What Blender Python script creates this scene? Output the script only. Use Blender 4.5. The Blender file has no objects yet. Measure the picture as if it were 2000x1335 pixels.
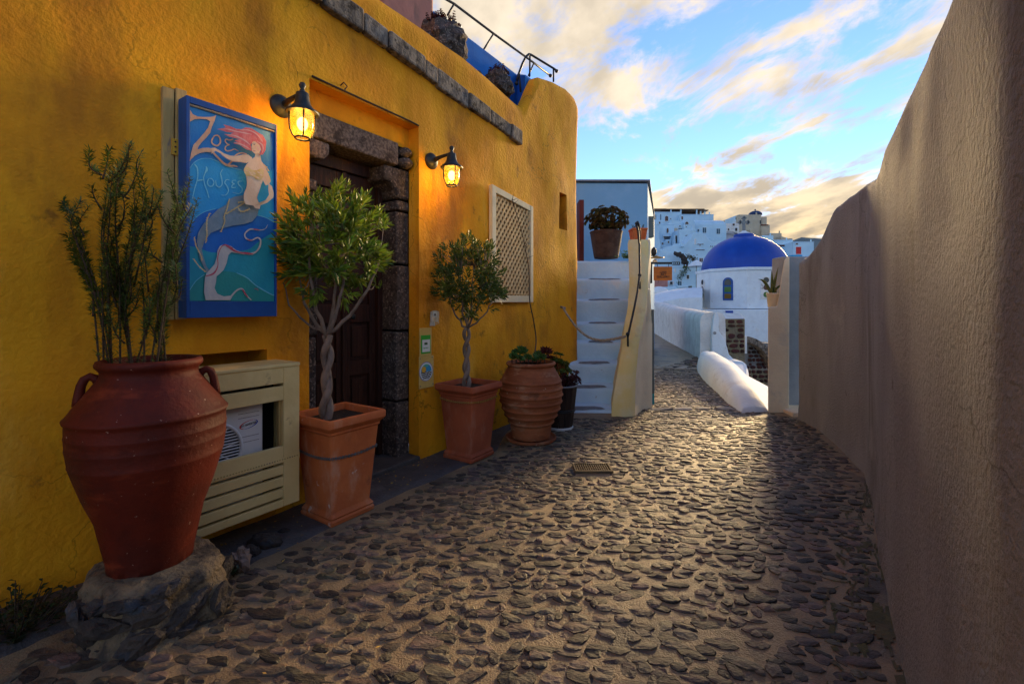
import bpy, bmesh, math, random
from mathutils import Vector, Matrix, noise as mnoise
R = math.radians
rng = random.Random(7)
scene = bpy.context.scene
COL = scene.collection

# ------------------------------------------------------------------ camera, sky, sun, exposure
cam_d = bpy.data.cameras.new('camera')
cam_d.sensor_width = 36.0; cam_d.lens = 16.2; cam_d.shift_y = -0.03625
cam_d.clip_start = 0.03; cam_d.clip_end = 5000
cam = bpy.data.objects.new('camera', cam_d); COL.objects.link(cam)
cam.location = (0, 0, 1.1); cam.rotation_euler = (R(90), 0, 0)
scene.camera = cam
scene.render.resolution_x = 1024; scene.render.resolution_y = 683
scene.view_settings.view_transform = 'Standard'; scene.view_settings.look = 'None'
scene.view_settings.gamma = 1.0; scene.view_settings.use_curve_mapping = False
scene.view_settings.exposure = 2.80
SUN_AZ, SUN_EL = 33.7, 8.0

world = bpy.data.worlds.new('World'); scene.world = world; world.use_nodes = True
def build_world():
    nt = world.node_tree; N = nt.nodes; L = nt.links; N.clear()
    def n(t, **kw):
        x = N.new(t)
        for k, v in kw.items(): setattr(x, k, v)
        return x
    def val(x):
        return x
    def math_(op, a, b=None, clamp=False):
        m = n('ShaderNodeMath', operation=op, use_clamp=clamp)
        for i, q in enumerate((a, b)):
            if q is None: continue
            if isinstance(q, (int, float)): m.inputs[i].default_value = q
            else: L.new(q, m.inputs[i])
        return m.outputs[0]
    def maprange(x, a, b, c, d, smooth=True):
        m = n('ShaderNodeMapRange'); m.interpolation_type = 'SMOOTHSTEP' if smooth else 'LINEAR'
        L.new(x, m.inputs['Value'])
        for k, q in zip(('From Min', 'From Max', 'To Min', 'To Max'), (a, b, c, d)): m.inputs[k].default_value = q
        return m.outputs['Result']
    def mixc(f, a, b):
        m = n('ShaderNodeMix', data_type='RGBA')
        if isinstance(f, float): m.inputs[0].default_value = f
        else: L.new(f, m.inputs[0])
        for i, q in ((6, a), (7, b)):
            if isinstance(q, tuple): m.inputs[i].default_value = q + (1,)
            else: L.new(q, m.inputs[i])
        return m.outputs[2]
    out = n('ShaderNodeOutputWorld'); bg = n('ShaderNodeBackground')
    bg.inputs['Strength'].default_value = 0.12
    sky = n('ShaderNodeTexSky'); sky.sky_type = 'NISHITA'; sky.sun_disc = False
    sky.sun_elevation = R(SUN_EL); sky.sun_rotation = R(SUN_AZ)
    sky.altitude = 100; sky.air_density = 1.0; sky.dust_density = 0.0; sky.ozone_density = 3.0
    hs = n('ShaderNodeHueSaturation'); hs.inputs['Saturation'].default_value = 0.98; hs.inputs['Value'].default_value = 0.53
    tint = n('ShaderNodeMix', data_type='RGBA', blend_type='MULTIPLY'); tint.inputs[0].default_value = 1.0
    L.new(sky.outputs[0], tint.inputs[6]); tint.inputs[7].default_value = (0.80, 0.77, 0.93, 1); L.new(tint.outputs[2], hs.inputs['Color'])
    tc = n('ShaderNodeTexCoord'); sep = n('ShaderNodeSeparateXYZ'); L.new(tc.outputs['Generated'], sep.inputs[0])
    z = math_('MAXIMUM', sep.outputs[2], 0.0)
    den = math_('ADD', z, 0.16)
    u = math_('DIVIDE', sep.outputs[0], den); v = math_('DIVIDE', sep.outputs[1], den)
    cmb = n('ShaderNodeCombineXYZ'); L.new(u, cmb.inputs[0]); L.new(v, cmb.inputs[1])
    mp = n('ShaderNodeMapping'); L.new(cmb.outputs[0], mp.inputs[0])
    mp.inputs['Rotation'].default_value = (0, 0, R(35)); mp.inputs['Scale'].default_value = (1.0, 0.62, 1.0)
    mp.inputs['Location'].default_value = (CLOUD_X, CLOUD_Y, 0)
    n1 = n('ShaderNodeTexNoise'); n1.inputs['Scale'].default_value = 3.1; n1.inputs['Detail'].default_value = 10; n1.inputs['Roughness'].default_value = 0.62
    n1.inputs['Distortion'].default_value = 0.4
    L.new(mp.outputs[0], n1.inputs['Vector'])
    dot = n('ShaderNodeVectorMath', operation='DOT_PRODUCT'); L.new(tc.outputs['Generated'], dot.inputs[0])
    dot.inputs[1].default_value = (math.sin(R(SUN_AZ)) * math.cos(R(SUN_EL)), math.cos(R(SUN_AZ)) * math.cos(R(SUN_EL)), math.sin(R(SUN_EL)))
    near = maprange(dot.outputs['Value'], 0.70, 0.97, 0.0, 1.0); near_ = near
    # more cloud midway up, thinned at the unseen zenith for bluer ambient light, broken patches lower down, a low bank along the horizon
    cov_top = math_('SUBTRACT', maprange(z, 0.22, 0.45, 0.01, 0.155), maprange(z, 0.52, 0.78, 0.0, 0.26))
    cov_low = math_('ADD', maprange(z, 0.10, 0.24, 0.08, 0.0), math_('MULTIPLY', maprange(z, 0.17, 0.29, 0.22, 0.0), near_))
    f = math_('ADD', math_('ADD', n1.outputs['Fac'], cov_top), cov_low)
    dens = maprange(f, 0.54, 0.70, 0.0, 1.0)
    n2 = n('ShaderNodeTexNoise'); n2.inputs['Scale'].default_value = 4.5; n2.inputs['Detail'].default_value = 6
    L.new(mp.outputs[0], n2.inputs['Vector'])
    lit = maprange(math_('ADD', n2.outputs['Fac'], math_('MULTIPLY', f, -0.35)), 0.10, 0.42, 0.0, 1.0)
    low = maprange(z, 0.05, 0.30, 1.0, 0.0)
    litc = mixc(low, (1.35, 1.14, 0.87), (1.55, 1.12, 0.57))
    shc = mixc(low, (0.85, 0.73, 0.57), (0.55, 0.44, 0.32))
    cc = mixc(lit, shc, litc)
    g2 = maprange(z, 0.02, 0.24, 0.85, 0.0)
    skyc = mixc(math_('MULTIPLY', g2, near), hs.outputs[0], (1.8, 1.32, 0.62))
    fin = mixc(dens, skyc, cc)
    L.new(fin, bg.inputs['Color']); L.new(bg.outputs[0], out.inputs[0])
CLOUD_X, CLOUD_Y = 9.9, 6.3
build_world()

sun_d = bpy.data.lights.new('sun', 'SUN'); sun_d.energy = 2.2; sun_d.angle = R(16); sun_d.color = (1.0, 0.70, 0.34)
sun = bpy.data.objects.new('sun', sun_d); COL.objects.link(sun)
to_sun = Vector((math.sin(R(SUN_AZ)) * math.cos(R(SUN_EL)), math.cos(R(SUN_AZ)) * math.cos(R(SUN_EL)), math.sin(R(SUN_EL))))
sun.rotation_euler = to_sun.to_track_quat('Z', 'Y').to_euler()
scene.cycles.use_denoising = True
scene.cycles.max_bounces = 8; scene.cycles.transparent_max_bounces = 12
scene.cycles.sample_clamp_indirect = 6.0

# ------------------------------------------------------------------ frames of reference (metres)
F, HX, HY, HCAM = 900.0, 1000.0, 595.0, 1.1
A = Vector((-0.71, 3.19)); D2 = Vector((0.555, 0.832)).normalized(); N2 = Vector((D2.y, -D2.x))
def P(px, py, Y):
    return Vector(((px - HX) / F * Y, Y, HCAM - (py - HY) / F * Y))
def W(s, n, z):
    p = A + D2 * s + N2 * n
    return Vector((p.x, p.y, z))
def onwall(px, py, n):
    dx = Vector(((px - HX) / F, 1.0)); t = (A.dot(N2) + n) / dx.dot(N2)
    return Vector((dx.x * t, t, HCAM - (py - HY) / F * t))
def wall_s(px, n=0.0):
    p = onwall(px, HY, n); return (Vector((p.x, p.y)) - A).dot(D2)
def fbm(x, y, z=0.0, o=4):
    return mnoise.fractal(Vector((x, y, z)), 0.9, 2.1, o)

# ------------------------------------------------------------------ mesh builder
class MB:
    def __init__(s): s.v = []; s.f = []
    def add(s, pts, faces):
        o = len(s.v); s.v += [Vector(p) for p in pts]; s.f += [tuple(i + o for i in fc) for fc in faces]; return o
    def quad(s, a, b, c, d): s.add((a, b, c, d), ((0, 1, 2, 3),)); return s
    def ngon(s, pts): s.add(pts, (tuple(range(len(pts))),)); return s
    def hexa(s, b, t):
        s.add(list(b) + list(t), ((3, 2, 1, 0), (4, 5, 6, 7), (0, 1, 5, 4), (1, 2, 6, 5), (2, 3, 7, 6), (3, 0, 4, 7))); return s
    def box(s, x0, x1, y0, y1, z0, z1):
        return s.hexa([(x0, y0, z0), (x1, y0, z0), (x1, y1, z0), (x0, y1, z0)], [(x0, y0, z1), (x1, y0, z1), (x1, y1, z1), (x0, y1, z1)])
    def wbox(s, s0, s1, n0, n1, z0, z1):          # box in the frame of the yellow wall
        c = [(s0, n1), (s1, n1), (s1, n0), (s0, n0)]
        return s.hexa([W(a, b, z0) for a, b in c], [W(a, b, z1) for a, b in c])
    def prism(s, pts, vec):                        # polygon swept along a vector
        vec = Vector(vec); n = len(pts); pts = [Vector(p) for p in pts]
        o = s.add(pts + [p + vec for p in pts], [tuple(range(n)), tuple(range(2 * n - 1, n - 1, -1))])
        s.f += [(o + (i + 1) % n, o + i, o + n + i, o + n + (i + 1) % n) for i in range(n)]; return s
    def lathe(s, prof, c, seg=32, ax=(0, 0, 1), cap=True, wob=0.0):
        ax = Vector(ax).normalized(); q = Vector((0, 0, 1)).rotation_difference(ax); c = Vector(c); o = len(s.v)
        for r, z in prof:
            for i in range(seg):
                a = 2 * math.pi * i / seg
                rr = r * (1 + wob * fbm(math.cos(a) * 2, math.sin(a) * 2, z * 4))
                s.v.append(c + q @ Vector((rr * math.cos(a), rr * math.sin(a), z)))
        for k in range(len(prof) - 1):
            for i in range(seg):
                j = (i + 1) % seg
                s.f.append((o + k * seg + i, o + k * seg + j, o + (k + 1) * seg + j, o + (k + 1) * seg + i))
        if cap:
            s.f.append(tuple(o + i for i in reversed(range(seg)))); s.f.append(tuple(o + (len(prof) - 1) * seg + i for i in range(seg)))
        return s
    def tube(s, pts, r, seg=8, closed=False):
        pts = [Vector(p) for p in pts]; n = len(pts); rr = r if isinstance(r, (list, tuple)) else [r] * n; o = len(s.v)
        up = Vector((0.13, 0.27, 0.95)).normalized(); prev = None
        for i, p in enumerate(pts):
            if closed: t = pts[(i + 1) % n] - pts[i - 1]
            else: t = pts[min(i + 1, n - 1)] - pts[max(i - 1, 0)]
            t = t.normalized() if t.length > 1e-9 else Vector((0, 0, 1))
            x = (prev - t * prev.dot(t)) if prev is not None else t.cross(up)
            if x.length < 1e-5: x = t.cross(Vector((1, 0, 0)))
            x.normalize(); y = t.cross(x); prev = x
            for k in range(seg):
                a = 2 * math.pi * k / seg; s.v.append(p + (x * math.cos(a) + y * math.sin(a)) * rr[i])
        for i in range(n if closed else n - 1):
            for k in range(seg):
                l = (k + 1) % seg; i2 = (i + 1) % n
                s.f.append((o + i * seg + k, o + i * seg + l, o + i2 * seg + l, o + i2 * seg + k))
        if not closed:
            s.f.append(tuple(o + i for i in reversed(range(seg)))); s.f.append(tuple(o + (n - 1) * seg + i for i in range(seg)))
        return s
    def ball(s, c, r, seg=12, rings=8, sc=(1, 1, 1), wob=0.0, seed=0.0):
        c = Vector(c); o = len(s.v); s.v.append(c + Vector((0, 0, r * sc[2])))
        for k in range(1, rings):
            t = math.pi * k / rings
            for i in range(seg):
                a = 2 * math.pi * i / seg; d = Vector((math.sin(t) * math.cos(a), math.sin(t) * math.sin(a), math.cos(t)))
                q = r * (1 + wob * fbm(d.x * 1.7 + seed, d.y * 1.7, d.z * 1.7))
                s.v.append(c + Vector((d.x * sc[0] * q, d.y * sc[1] * q, d.z * sc[2] * q)))
        s.v.append(c - Vector((0, 0, r * sc[2]))); e = len(s.v) - 1
        for i in range(seg):
            j = (i + 1) % seg; s.f.append((o, o + 1 + i, o + 1 + j)); s.f.append((e, e - seg + j, e - seg + i))
            for k in range(rings - 2):
                s.f.append((o + 1 + k * seg + i, o + 1 + (k + 1) * seg + i, o + 1 + (k + 1) * seg + j, o + 1 + k * seg + j))
        return s
ROOT = {}
def link_mesh(name, mb, mat, parent=None, smooth=False, bevel=0.0, seg=2, fixn=True, kind=None, angle=None):
    root = Vector((0, 0, 0)) if parent is None else ROOT[parent.name]
    me = bpy.data.meshes.new(name)
    me.from_pydata([tuple(v - root) for v in mb.v], [], mb.f); me.update()
    if fixn:
        bm = bmesh.new(); bm.from_mesh(me); bmesh.ops.recalc_face_normals(bm, faces=bm.faces); bm.to_mesh(me); bm.free()
    if smooth:
        me.polygons.foreach_set('use_smooth', [True] * len(me.polygons))
        if angle:
            try: me.set_sharp_from_angle(angle=R(angle))
            except Exception: pass
    me.materials.append(mat)
    o = bpy.data.objects.new(name, me); COL.objects.link(o)
    if parent is not None: o.parent = parent
    ROOT[o.name] = root
    if bevel:
        b = o.modifiers.new('bevel', 'BEVEL'); b.width = bevel; b.segments = seg; b.limit_method = 'ANGLE'; b.angle_limit = R(40)
    if kind: o['kind'] = kind
    return o
def thing(name, loc, label, cat, group=None):
    o = bpy.data.objects.new(name, None); o.empty_display_size = 0.1; COL.objects.link(o)
    o.location = loc; ROOT[o.name] = Vector(loc); o['label'] = label; o['category'] = cat
    if group: o['group'] = group
    return o
def tag(o, label, cat, group=None):
    o['label'] = label; o['category'] = cat
    if group: o['group'] = group
    return o

# ------------------------------------------------------------------ materials
def mk(name, c1, c2=None, sc=6.0, st=(1, 1, 1), rough=0.85, bump=0.0, bsc=60.0, bst=(1, 1, 1), bump2=0.0, bsc2=8.0, bdist=0.01,
       c3=None, sc3=1.3, st3=(1, 1, 1), t3=(0.52, 0.66), metal=0.0, rnd=0.0, island=False, spec=0.3, hue=0.0, c4=None, sc4=3.0, st4=(1, 1, 1), t4=(0.6, 0.7), crack=0.0, crsc=1.6, c5=None, sc5=9.0, st5=(1, 1, 1), t5=(0.66, 0.74), emit=None, estr=0.0, lo=0.38, hi=0.62):
    m = bpy.data.materials.new(name); m.use_nodes = True; nt = m.node_tree; N = nt.nodes; L = nt.links
    b = N['Principled BSDF']; b.inputs['Roughness'].default_value = rough; b.inputs['Metallic'].default_value = metal
    b.inputs['Specular IOR Level'].default_value = spec
    tc = N.new('ShaderNodeTexCoord')
    def nz(scale, stretch, detail=6.0, ro=0.6, off=(0, 0, 0)):
        mp = N.new('ShaderNodeMapping'); mp.inputs['Scale'].default_value = stretch; mp.inputs['Location'].default_value = off; L.new(tc.outputs['Object'], mp.inputs[0])
        x = N.new('ShaderNodeTexNoise'); x.inputs['Scale'].default_value = scale; x.inputs['Detail'].default_value = detail; x.inputs['Roughness'].default_value = ro
        L.new(mp.outputs[0], x.inputs['Vector']); return x.outputs['Fac']
    def mr(x, a, c, to0=0.0, to1=1.0):
        q = N.new('ShaderNodeMapRange'); q.interpolation_type = 'SMOOTHSTEP'; L.new(x, q.inputs[0]); q.inputs[1].default_value = a; q.inputs[2].default_value = c
        q.inputs[3].default_value = to0; q.inputs[4].default_value = to1; return q.outputs[0]
    def mix(f, a, c):
        q = N.new('ShaderNodeMix'); q.data_type = 'RGBA'; L.new(f, q.inputs[0])
        for i, w in ((6, a), (7, c)):
            if isinstance(w, tuple): q.inputs[i].default_value = w + (1,)
            else: L.new(w, q.inputs[i])
        return q.outputs[2]
    col = None
    if c2 is None: b.inputs['Base Color'].default_value = c1 + (1,)
    else:
        col = mix(mr(nz(sc, st), lo, hi), c1, c2)
        if c3 is not None: col = mix(mr(nz(sc3, st3, 8.0, 0.62, (5.2, 1.3, 7.7)), t3[0], t3[1]), col, c3)
        if c4 is not None: col = mix(mr(nz(sc4, st4, 9.0, 0.65, (1.7, 8.1, 2.9)), t4[0], t4[1], 0, .8), col, c4)
        if c5 is not None: col = mix(mr(nz(sc5, st5, 7.0, 0.6, (9.7, 4.1, 0.9)), t5[0], t5[1], 0, .75), col, c5)
        if crack:
            wv = N.new('ShaderNodeTexNoise'); wv.inputs['Scale'].default_value = 4.0; wv.inputs['Detail'].default_value = 6; L.new(tc.outputs['Object'], wv.inputs['Vector'])
            va = N.new('ShaderNodeVectorMath'); va.operation = 'MULTIPLY_ADD'; L.new(wv.outputs['Color'], va.inputs[0]); va.inputs[1].default_value = (.5, .5, .5); L.new(tc.outputs['Object'], va.inputs[2])
            vo = N.new('ShaderNodeTexVoronoi'); vo.feature = 'DISTANCE_TO_EDGE'; vo.inputs['Scale'].default_value = crsc; L.new(va.outputs[0], vo.inputs['Vector'])
            cm = N.new('ShaderNodeMath'); cm.operation = 'MULTIPLY'; L.new(mr(vo.outputs['Distance'], 0.0015, 0.007, crack, 0.0), cm.inputs[0]); L.new(mr(nz(.9, (1, 1, 1), 3.0, .5, (7, 2, 5)), .50, .58), cm.inputs[1])
            col = mix(cm.outputs[0], col, tuple(x * .35 for x in c1))
    if rnd or hue:
        if col is None:
            rgb = N.new('ShaderNodeRGB'); rgb.outputs[0].default_value = c1 + (1,); col = rgb.outputs[0]
        if island: g = N.new('ShaderNodeNewGeometry'); rv = g.outputs['Random Per Island']
        else: g = N.new('ShaderNodeObjectInfo'); rv = g.outputs['Random']
        h = N.new('ShaderNodeHueSaturation'); L.new(col, h.inputs['Color'])
        q = N.new('ShaderNodeMapRange'); L.new(rv, q.inputs[0]); q.inputs[3].default_value = 1 - rnd; q.inputs[4].default_value = 1 + rnd; L.new(q.outputs[0], h.inputs['Value'])
        if hue:
            mu = N.new('ShaderNodeMath'); mu.operation = 'MULTIPLY'; mu.inputs[1].default_value = 7.31; L.new(rv, mu.inputs[0])
            fr = N.new('ShaderNodeMath'); fr.operation = 'FRACT'; L.new(mu.outputs[0], fr.inputs[0])
            q2 = N.new('ShaderNodeMapRange'); L.new(fr.outputs[0], q2.inputs[0]); q2.inputs[3].default_value = 0.5 - hue; q2.inputs[4].default_value = 0.5 + hue; L.new(q2.outputs[0], h.inputs['Hue'])
        col = h.outputs['Color']
    if col is not None: L.new(col, b.inputs['Base Color'])
    last = None
    for s_, str_, stv in ((bsc, bump, bst), (bsc2, bump2, bst)):
        if not str_: continue
        bp = N.new('ShaderNodeBump'); bp.inputs['Strength'].default_value = str_; bp.inputs['Distance'].default_value = bdist
        L.new(nz(s_, stv, 5.0, 0.6, (3, 9, 4)), bp.inputs['Height'])
        if last is not None: L.new(last, bp.inputs['Normal'])
        last = bp.outputs[0]
    if last is not None: L.new(last, b.inputs['Normal'])
    if emit is not None:
        b.inputs['Emission Color'].default_value = emit + (1,); b.inputs['Emission Strength'].default_value = estr
    return m

M = {}
M['yellow'] = mk('yellow_plaster', (0.80, 0.365, 0.010), (0.68, 0.272, 0.007), sc=3.0, st=(1, 1, 0.45), rough=0.82, bump=0.5, bsc=45, bump2=0.35, bsc2=9, bdist=0.015,
                 c3=(0.40, 0.15, 0.009), sc3=1.7, st3=(1, 1, 0.45), t3=(0.50, 0.68), c4=(0.84, 0.44, 0.05), sc4=2.3, st4=(1, 1, 0.3), t4=(0.58, 0.72), c5=(0.22, 0.09, 0.012), sc5=5.5, t5=(0.63, 0.72), crack=.8, spec=0.25)
M['grey_plaster'] = mk('grey_beige_plaster', (0.305, 0.303, 0.298), (0.255, 0.253, 0.248), sc=3.0, st=(1, 1, 0.4), rough=0.88, bump=0.9, bsc=75, bst=(1, 1, 0.9), bump2=0.25, bsc2=14, bdist=0.014,
                       c3=(0.175, 0.163, 0.15), sc3=1.8, st3=(1, 1, 0.22), t3=(0.53, 0.70), c4=(0.37, 0.355, 0.33), t4=(0.58, 0.68), sc4=1.2, crack=.6, crsc=1.1, c5=(0.12, 0.105, 0.09), sc5=7, t5=(0.65, 0.74), spec=0.2)
M['cream_plaster'] = mk('cream_plaster', (0.84, 0.71, 0.49), (0.76, 0.63, 0.43), sc=4.0, rough=0.85, bump=0.35, bsc=45, bump2=0.25, bsc2=8, c3=(0.66, 0.58, 0.44), sc3=3.0, t3=(0.6, 0.7))
M['shade_plaster'] = mk('shade_grey_plaster', (0.30, 0.32, 0.34), (0.25, 0.27, 0.29), sc=4.0, rough=0.85, bump=0.3, bsc=45)  # shade on the set back wall face, put into its colour
M['white'] = mk('whitewash', (0.72, 0.79, 0.84), (0.66, 0.73, 0.79), sc=2.5, rough=0.8, bump=0.35, bsc=28, bump2=0.4, bsc2=6, bdist=0.012, c3=(0.64, 0.66, 0.66), sc3=1.6, t3=(0.55, 0.72), c5=(0.36, 0.35, 0.33), sc5=6, t5=(0.66, 0.74), crack=.5)  # blue sky light on shaded whites is tinted into this whitewash
M['step_white'] = mk('blue_shade_whitewash', (0.54, 0.73, 0.86), (0.48, 0.67, 0.81), sc=3.5, rough=0.8, bump=0.5, bsc=26, bump2=0.4, bsc2=7, bdist=0.012, c3=(0.62, 0.70, 0.74), sc3=2.6, t3=(0.56, 0.7), c5=(0.30, 0.33, 0.34), sc5=9, t5=(0.68, 0.74))  # white of the steps with blue shade put into the colour
M['moss'] = mk('damp_moss', (0.105, 0.092, 0.034), (0.070, 0.064, 0.026), sc=14, rough=0.8, bump=0.7, bsc=60, c3=(0.10, 0.08, 0.045), sc3=6, t3=(0.5, 0.64))
M['shade_blue'] = mk('house_shade_whitewash', (0.22, 0.46, 0.70), (0.19, 0.42, 0.65), sc=2.0, rough=0.85, bump=0.35, bsc=28, bump2=0.4, bsc2=6, bdist=0.012, c3=(0.30, 0.52, 0.72), sc3=1.6, t3=(0.58, 0.75))  # white house wall, its blue shade painted in as base colour
M['white_far'] = mk('whitewash_far', (0.50, 0.71, 0.85), (0.43, 0.64, 0.79), sc=0.6, rough=0.8, bump=0.3, bsc=2.0, bdist=0.05, c3=(0.66, 0.72, 0.75), sc3=0.3, t3=(0.6, 0.7))  # far white walls, the town's blue shade mixed into the colour
M['white_aged'] = mk('aged_whitewash', (0.76, 0.76, 0.74), (0.64, 0.63, 0.61), sc=3.5, rough=0.85, bump=0.5, bsc=24, bump2=0.4, bsc2=5, bdist=0.02, c3=(0.33, 0.30, 0.27), sc3=2.6, t3=(0.60, 0.68))
M['step_grey'] = mk('worn_step', (0.15, 0.17, 0.19), (0.20, 0.22, 0.24), sc=20, rough=0.8, bump=0.3, bsc=60)
M['pale_yellow'] = mk('pale_yellow_plaster', (0.80, 0.62, 0.23), (0.80, 0.67, 0.36), sc=3.0, rough=0.82, bump=0.4, bsc=40, bump2=0.4, bsc2=7, c3=(0.66, 0.50, 0.26), sc3=3.5, t3=(0.58, 0.7))
M['blue_paint'] = mk('blue_paint', (0.01, 0.085, 0.33), (0.008, 0.07, 0.28), sc=8, rough=0.55, bump=0.12, bsc=30, bst=(1, 1, 0.2), spec=0.35)
M['terrace_blue'] = mk('terrace_blue_plaster', (0.012, 0.17, 0.55), (0.01, 0.14, 0.48), sc=4, rough=0.8, bump=0.25, bsc=40)
M['dome_blue'] = mk('dome_blue_paint', (0.000, 0.055, 0.38), (0.000, 0.047, 0.33), sc=1.2, rough=0.5, bump=0.2, bsc=6, spec=0.4, c3=(0.01, 0.085, 0.42), sc3=1.0, st3=(1, 1, .35), t3=(0.52, 0.7), c5=(0.03, 0.10, 0.36), sc5=3.5, st5=(1, 1, .4), t5=(.62, .74))
M['dark_dome'] = mk('dark_blue_paint', (0.02, 0.05, 0.13), (0.015, 0.04, 0.11), sc=1.2, rough=0.6)
M['lava'] = mk('lava_stone', (0.085, 0.07, 0.062), (0.035, 0.03, 0.03), sc=26, rough=0.85, bump=0.9, bsc=55, bump2=0.7, bsc2=16, bdist=0.012, c3=(0.20, 0.165, 0.14), sc3=60, t3=(0.54, 0.62), rnd=0.2)
M['lintel'] = mk('light_lava_stone', (0.20, 0.165, 0.14), (0.075, 0.06, 0.055), sc=55, rough=0.88, bump=1.0, bsc=60, bump2=0.6, bsc2=14, bdist=0.012, c3=(0.045, 0.035, 0.032), sc3=9, t3=(0.56, 0.66), rnd=0.15)
M['cornice'] = mk('weathered_stone', (0.27, 0.225, 0.18), (0.10, 0.085, 0.075), sc=22, st=(1, 1, 0.5), rough=0.9, bump=1.0, bsc=45, bump2=0.6, bsc2=14, bdist=0.015, c3=(0.035, 0.03, 0.028), sc3=14, t3=(0.54, 0.64), rnd=0.2)
M['door_wood'] = mk('dark_door_wood', (0.045, 0.016, 0.010), (0.024, 0.009, 0.006), sc=9, st=(6, 6, 0.5), rough=0.6, bump=0.35, bsc=16, bst=(6, 6, 0.4), c3=(0.075, 0.035, 0.02), sc3=14, st3=(5, 5, 0.6), t3=(0.62, 0.7), spec=0.3)
M['red_door'] = mk('red_brown_wood', (0.13, 0.02, 0.013), (0.10, 0.018, 0.012), sc=6, rough=0.6)
M['terracotta_dark'] = mk('dark_terracotta', (0.115, 0.012, 0.004), (0.075, 0.009, 0.004), sc=5, rough=0.62, bump=0.25, bsc=60, bump2=0.3, bsc2=12, c3=(0.19, 0.028, 0.009), sc3=4, st3=(1, 1, 3), t3=(0.54, 0.7), c4=(0.07, 0.014, 0.008), sc4=4, st4=(1, 1, 1), t4=(0.54, 0.66), c5=(0.55, 0.36, 0.28), sc5=75, t5=(0.685, 0.71), spec=0.22)
M['terracotta'] = mk('terracotta', (0.54, 0.15, 0.045), (0.44, 0.11, 0.034), sc=4.5, rough=0.72, bump=0.2, bsc=70, bump2=0.15, bsc2=10, c3=(0.54, 0.27, 0.16), sc3=5, st3=(1, 1, 0.4), t3=(0.54, 0.7), c4=(0.25, 0.075, 0.035), sc4=7, t4=(0.58, 0.70), c5=(0.60, 0.48, 0.40), sc5=16, t5=(0.66, 0.72), spec=0.2)
M['terracotta_brown'] = mk('brown_terracotta', (0.32, 0.10, 0.036), (0.22, 0.062, 0.022), sc=3.5, st=(1, 1, 3), rough=0.75, bump=0.25, bsc=70, bump2=0.2, bsc2=10, c3=(0.36, 0.17, 0.09), sc3=6, st3=(1, 1, 2.5), t3=(0.54, 0.68), c4=(0.10, 0.04, 0.02), sc4=5, st4=(1, 1, 2), t4=(0.56, 0.68), c5=(0.5, 0.4, 0.3), sc5=18, t5=(0.67, 0.73))
M['soil'] = mk('soil', (0.035, 0.024, 0.016), (0.02, 0.014, 0.01), sc=30, rough=0.95, bump=0.8, bsc=60)
M['barrel'] = mk('dark_barrel_wood', (0.020, 0.012, 0.010), (0.034, 0.020, 0.015), sc=10, st=(3, 3, 0.4), rough=0.6, bump=0.4, bsc=20, bst=(4, 4, 0.4))
M['basket'] = mk('dark_brown_clay', (0.055, 0.028, 0.018), (0.085, 0.05, 0.035), sc=9, rough=0.8, bump=0.6, bsc=50, bst=(1, 1, 2))
M['cream_wood'] = mk('cream_painted_wood', (0.72, 0.56, 0.25), (0.66, 0.50, 0.21), sc=6, rough=0.6, bump=0.25, bsc=25, c3=(0.42, 0.30, 0.14), sc3=9, t3=(0.63, 0.70), spec=0.35)
M['old_wood'] = mk('old_shutter_wood', (0.50, 0.36, 0.14), (0.36, 0.25, 0.10), sc=8, st=(2, 2, 0.3), rough=0.8, bump=0.4, bsc=18, bst=(3, 3, 0.3), c3=(0.22, 0.19, 0.16), sc3=7, st3=(2, 2, 0.5), t3=(0.56, 0.66))
M['lattice_wood'] = mk('lattice_wood', (0.66, 0.44, 0.20), (0.58, 0.37, 0.16), sc=10, rough=0.7)
M['shutter_frame'] = mk('shutter_frame_wood', (0.70, 0.60, 0.40), (0.64, 0.54, 0.34), sc=8, rough=0.65, bump=0.2, bsc=30)
M['iron'] = mk('dark_iron', (0.018, 0.022, 0.024), (0.03, 0.035, 0.036), sc=20, rough=0.5, bump=0.2, bsc=80, metal=0.4, spec=0.5)
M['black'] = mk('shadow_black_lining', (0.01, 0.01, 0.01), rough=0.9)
M['ac_white'] = mk('ac_casing', (0.62, 0.64, 0.66), (0.57, 0.60, 0.63), sc=5, rough=0.5, spec=0.4)
M['ac_dark'] = mk('ac_dark', (0.03, 0.035, 0.04), rough=0.6)
M['red_print'] = mk('red_print', (0.55, 0.03, 0.03), rough=0.5)
M['blue_print'] = mk('blue_print', (0.02, 0.06, 0.42), rough=0.5)
M['black_print'] = mk('black_print', (0.02, 0.02, 0.03), rough=0.5)
M['zinc'] = mk('zinc_strap', (0.23, 0.25, 0.26), (0.16, 0.18, 0.19), sc=20, rough=0.45, metal=0.7)
M['mortar'] = mk('path_mortar', (0.29, 0.205, 0.110), (0.205, 0.142, 0.078), sc=7, rough=0.54, bump=0.75, bsc=140, bump2=0.6, bsc2=22, bdist=0.008, c3=(0.085, 0.066, 0.05), sc3=2.2, t3=(0.52, 0.68), spec=0.35)
M['cement'] = mk('dark_cement', (0.085, 0.080, 0.078), (0.06, 0.058, 0.058), sc=9, rough=0.6, bump=0.6, bsc=70, bump2=0.4, bsc2=14, c3=(0.13, 0.12, 0.11), sc3=4, t3=(0.58, 0.68), spec=0.4)
cob = dict(sc=22, rough=0.6, bump=0.6, bsc=90, bst=(1, 2.2, 1), bump2=0.6, bsc2=28, bdist=0.008, c3=(0.24, 0.17, 0.085), sc3=6, t3=(0.53, 0.70), rnd=0.75, hue=0.035, spec=0.45)
M['cobble'] = mk('cobble_stone', (0.125, 0.090, 0.058), (0.052, 0.041, 0.032), **cob)
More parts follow.
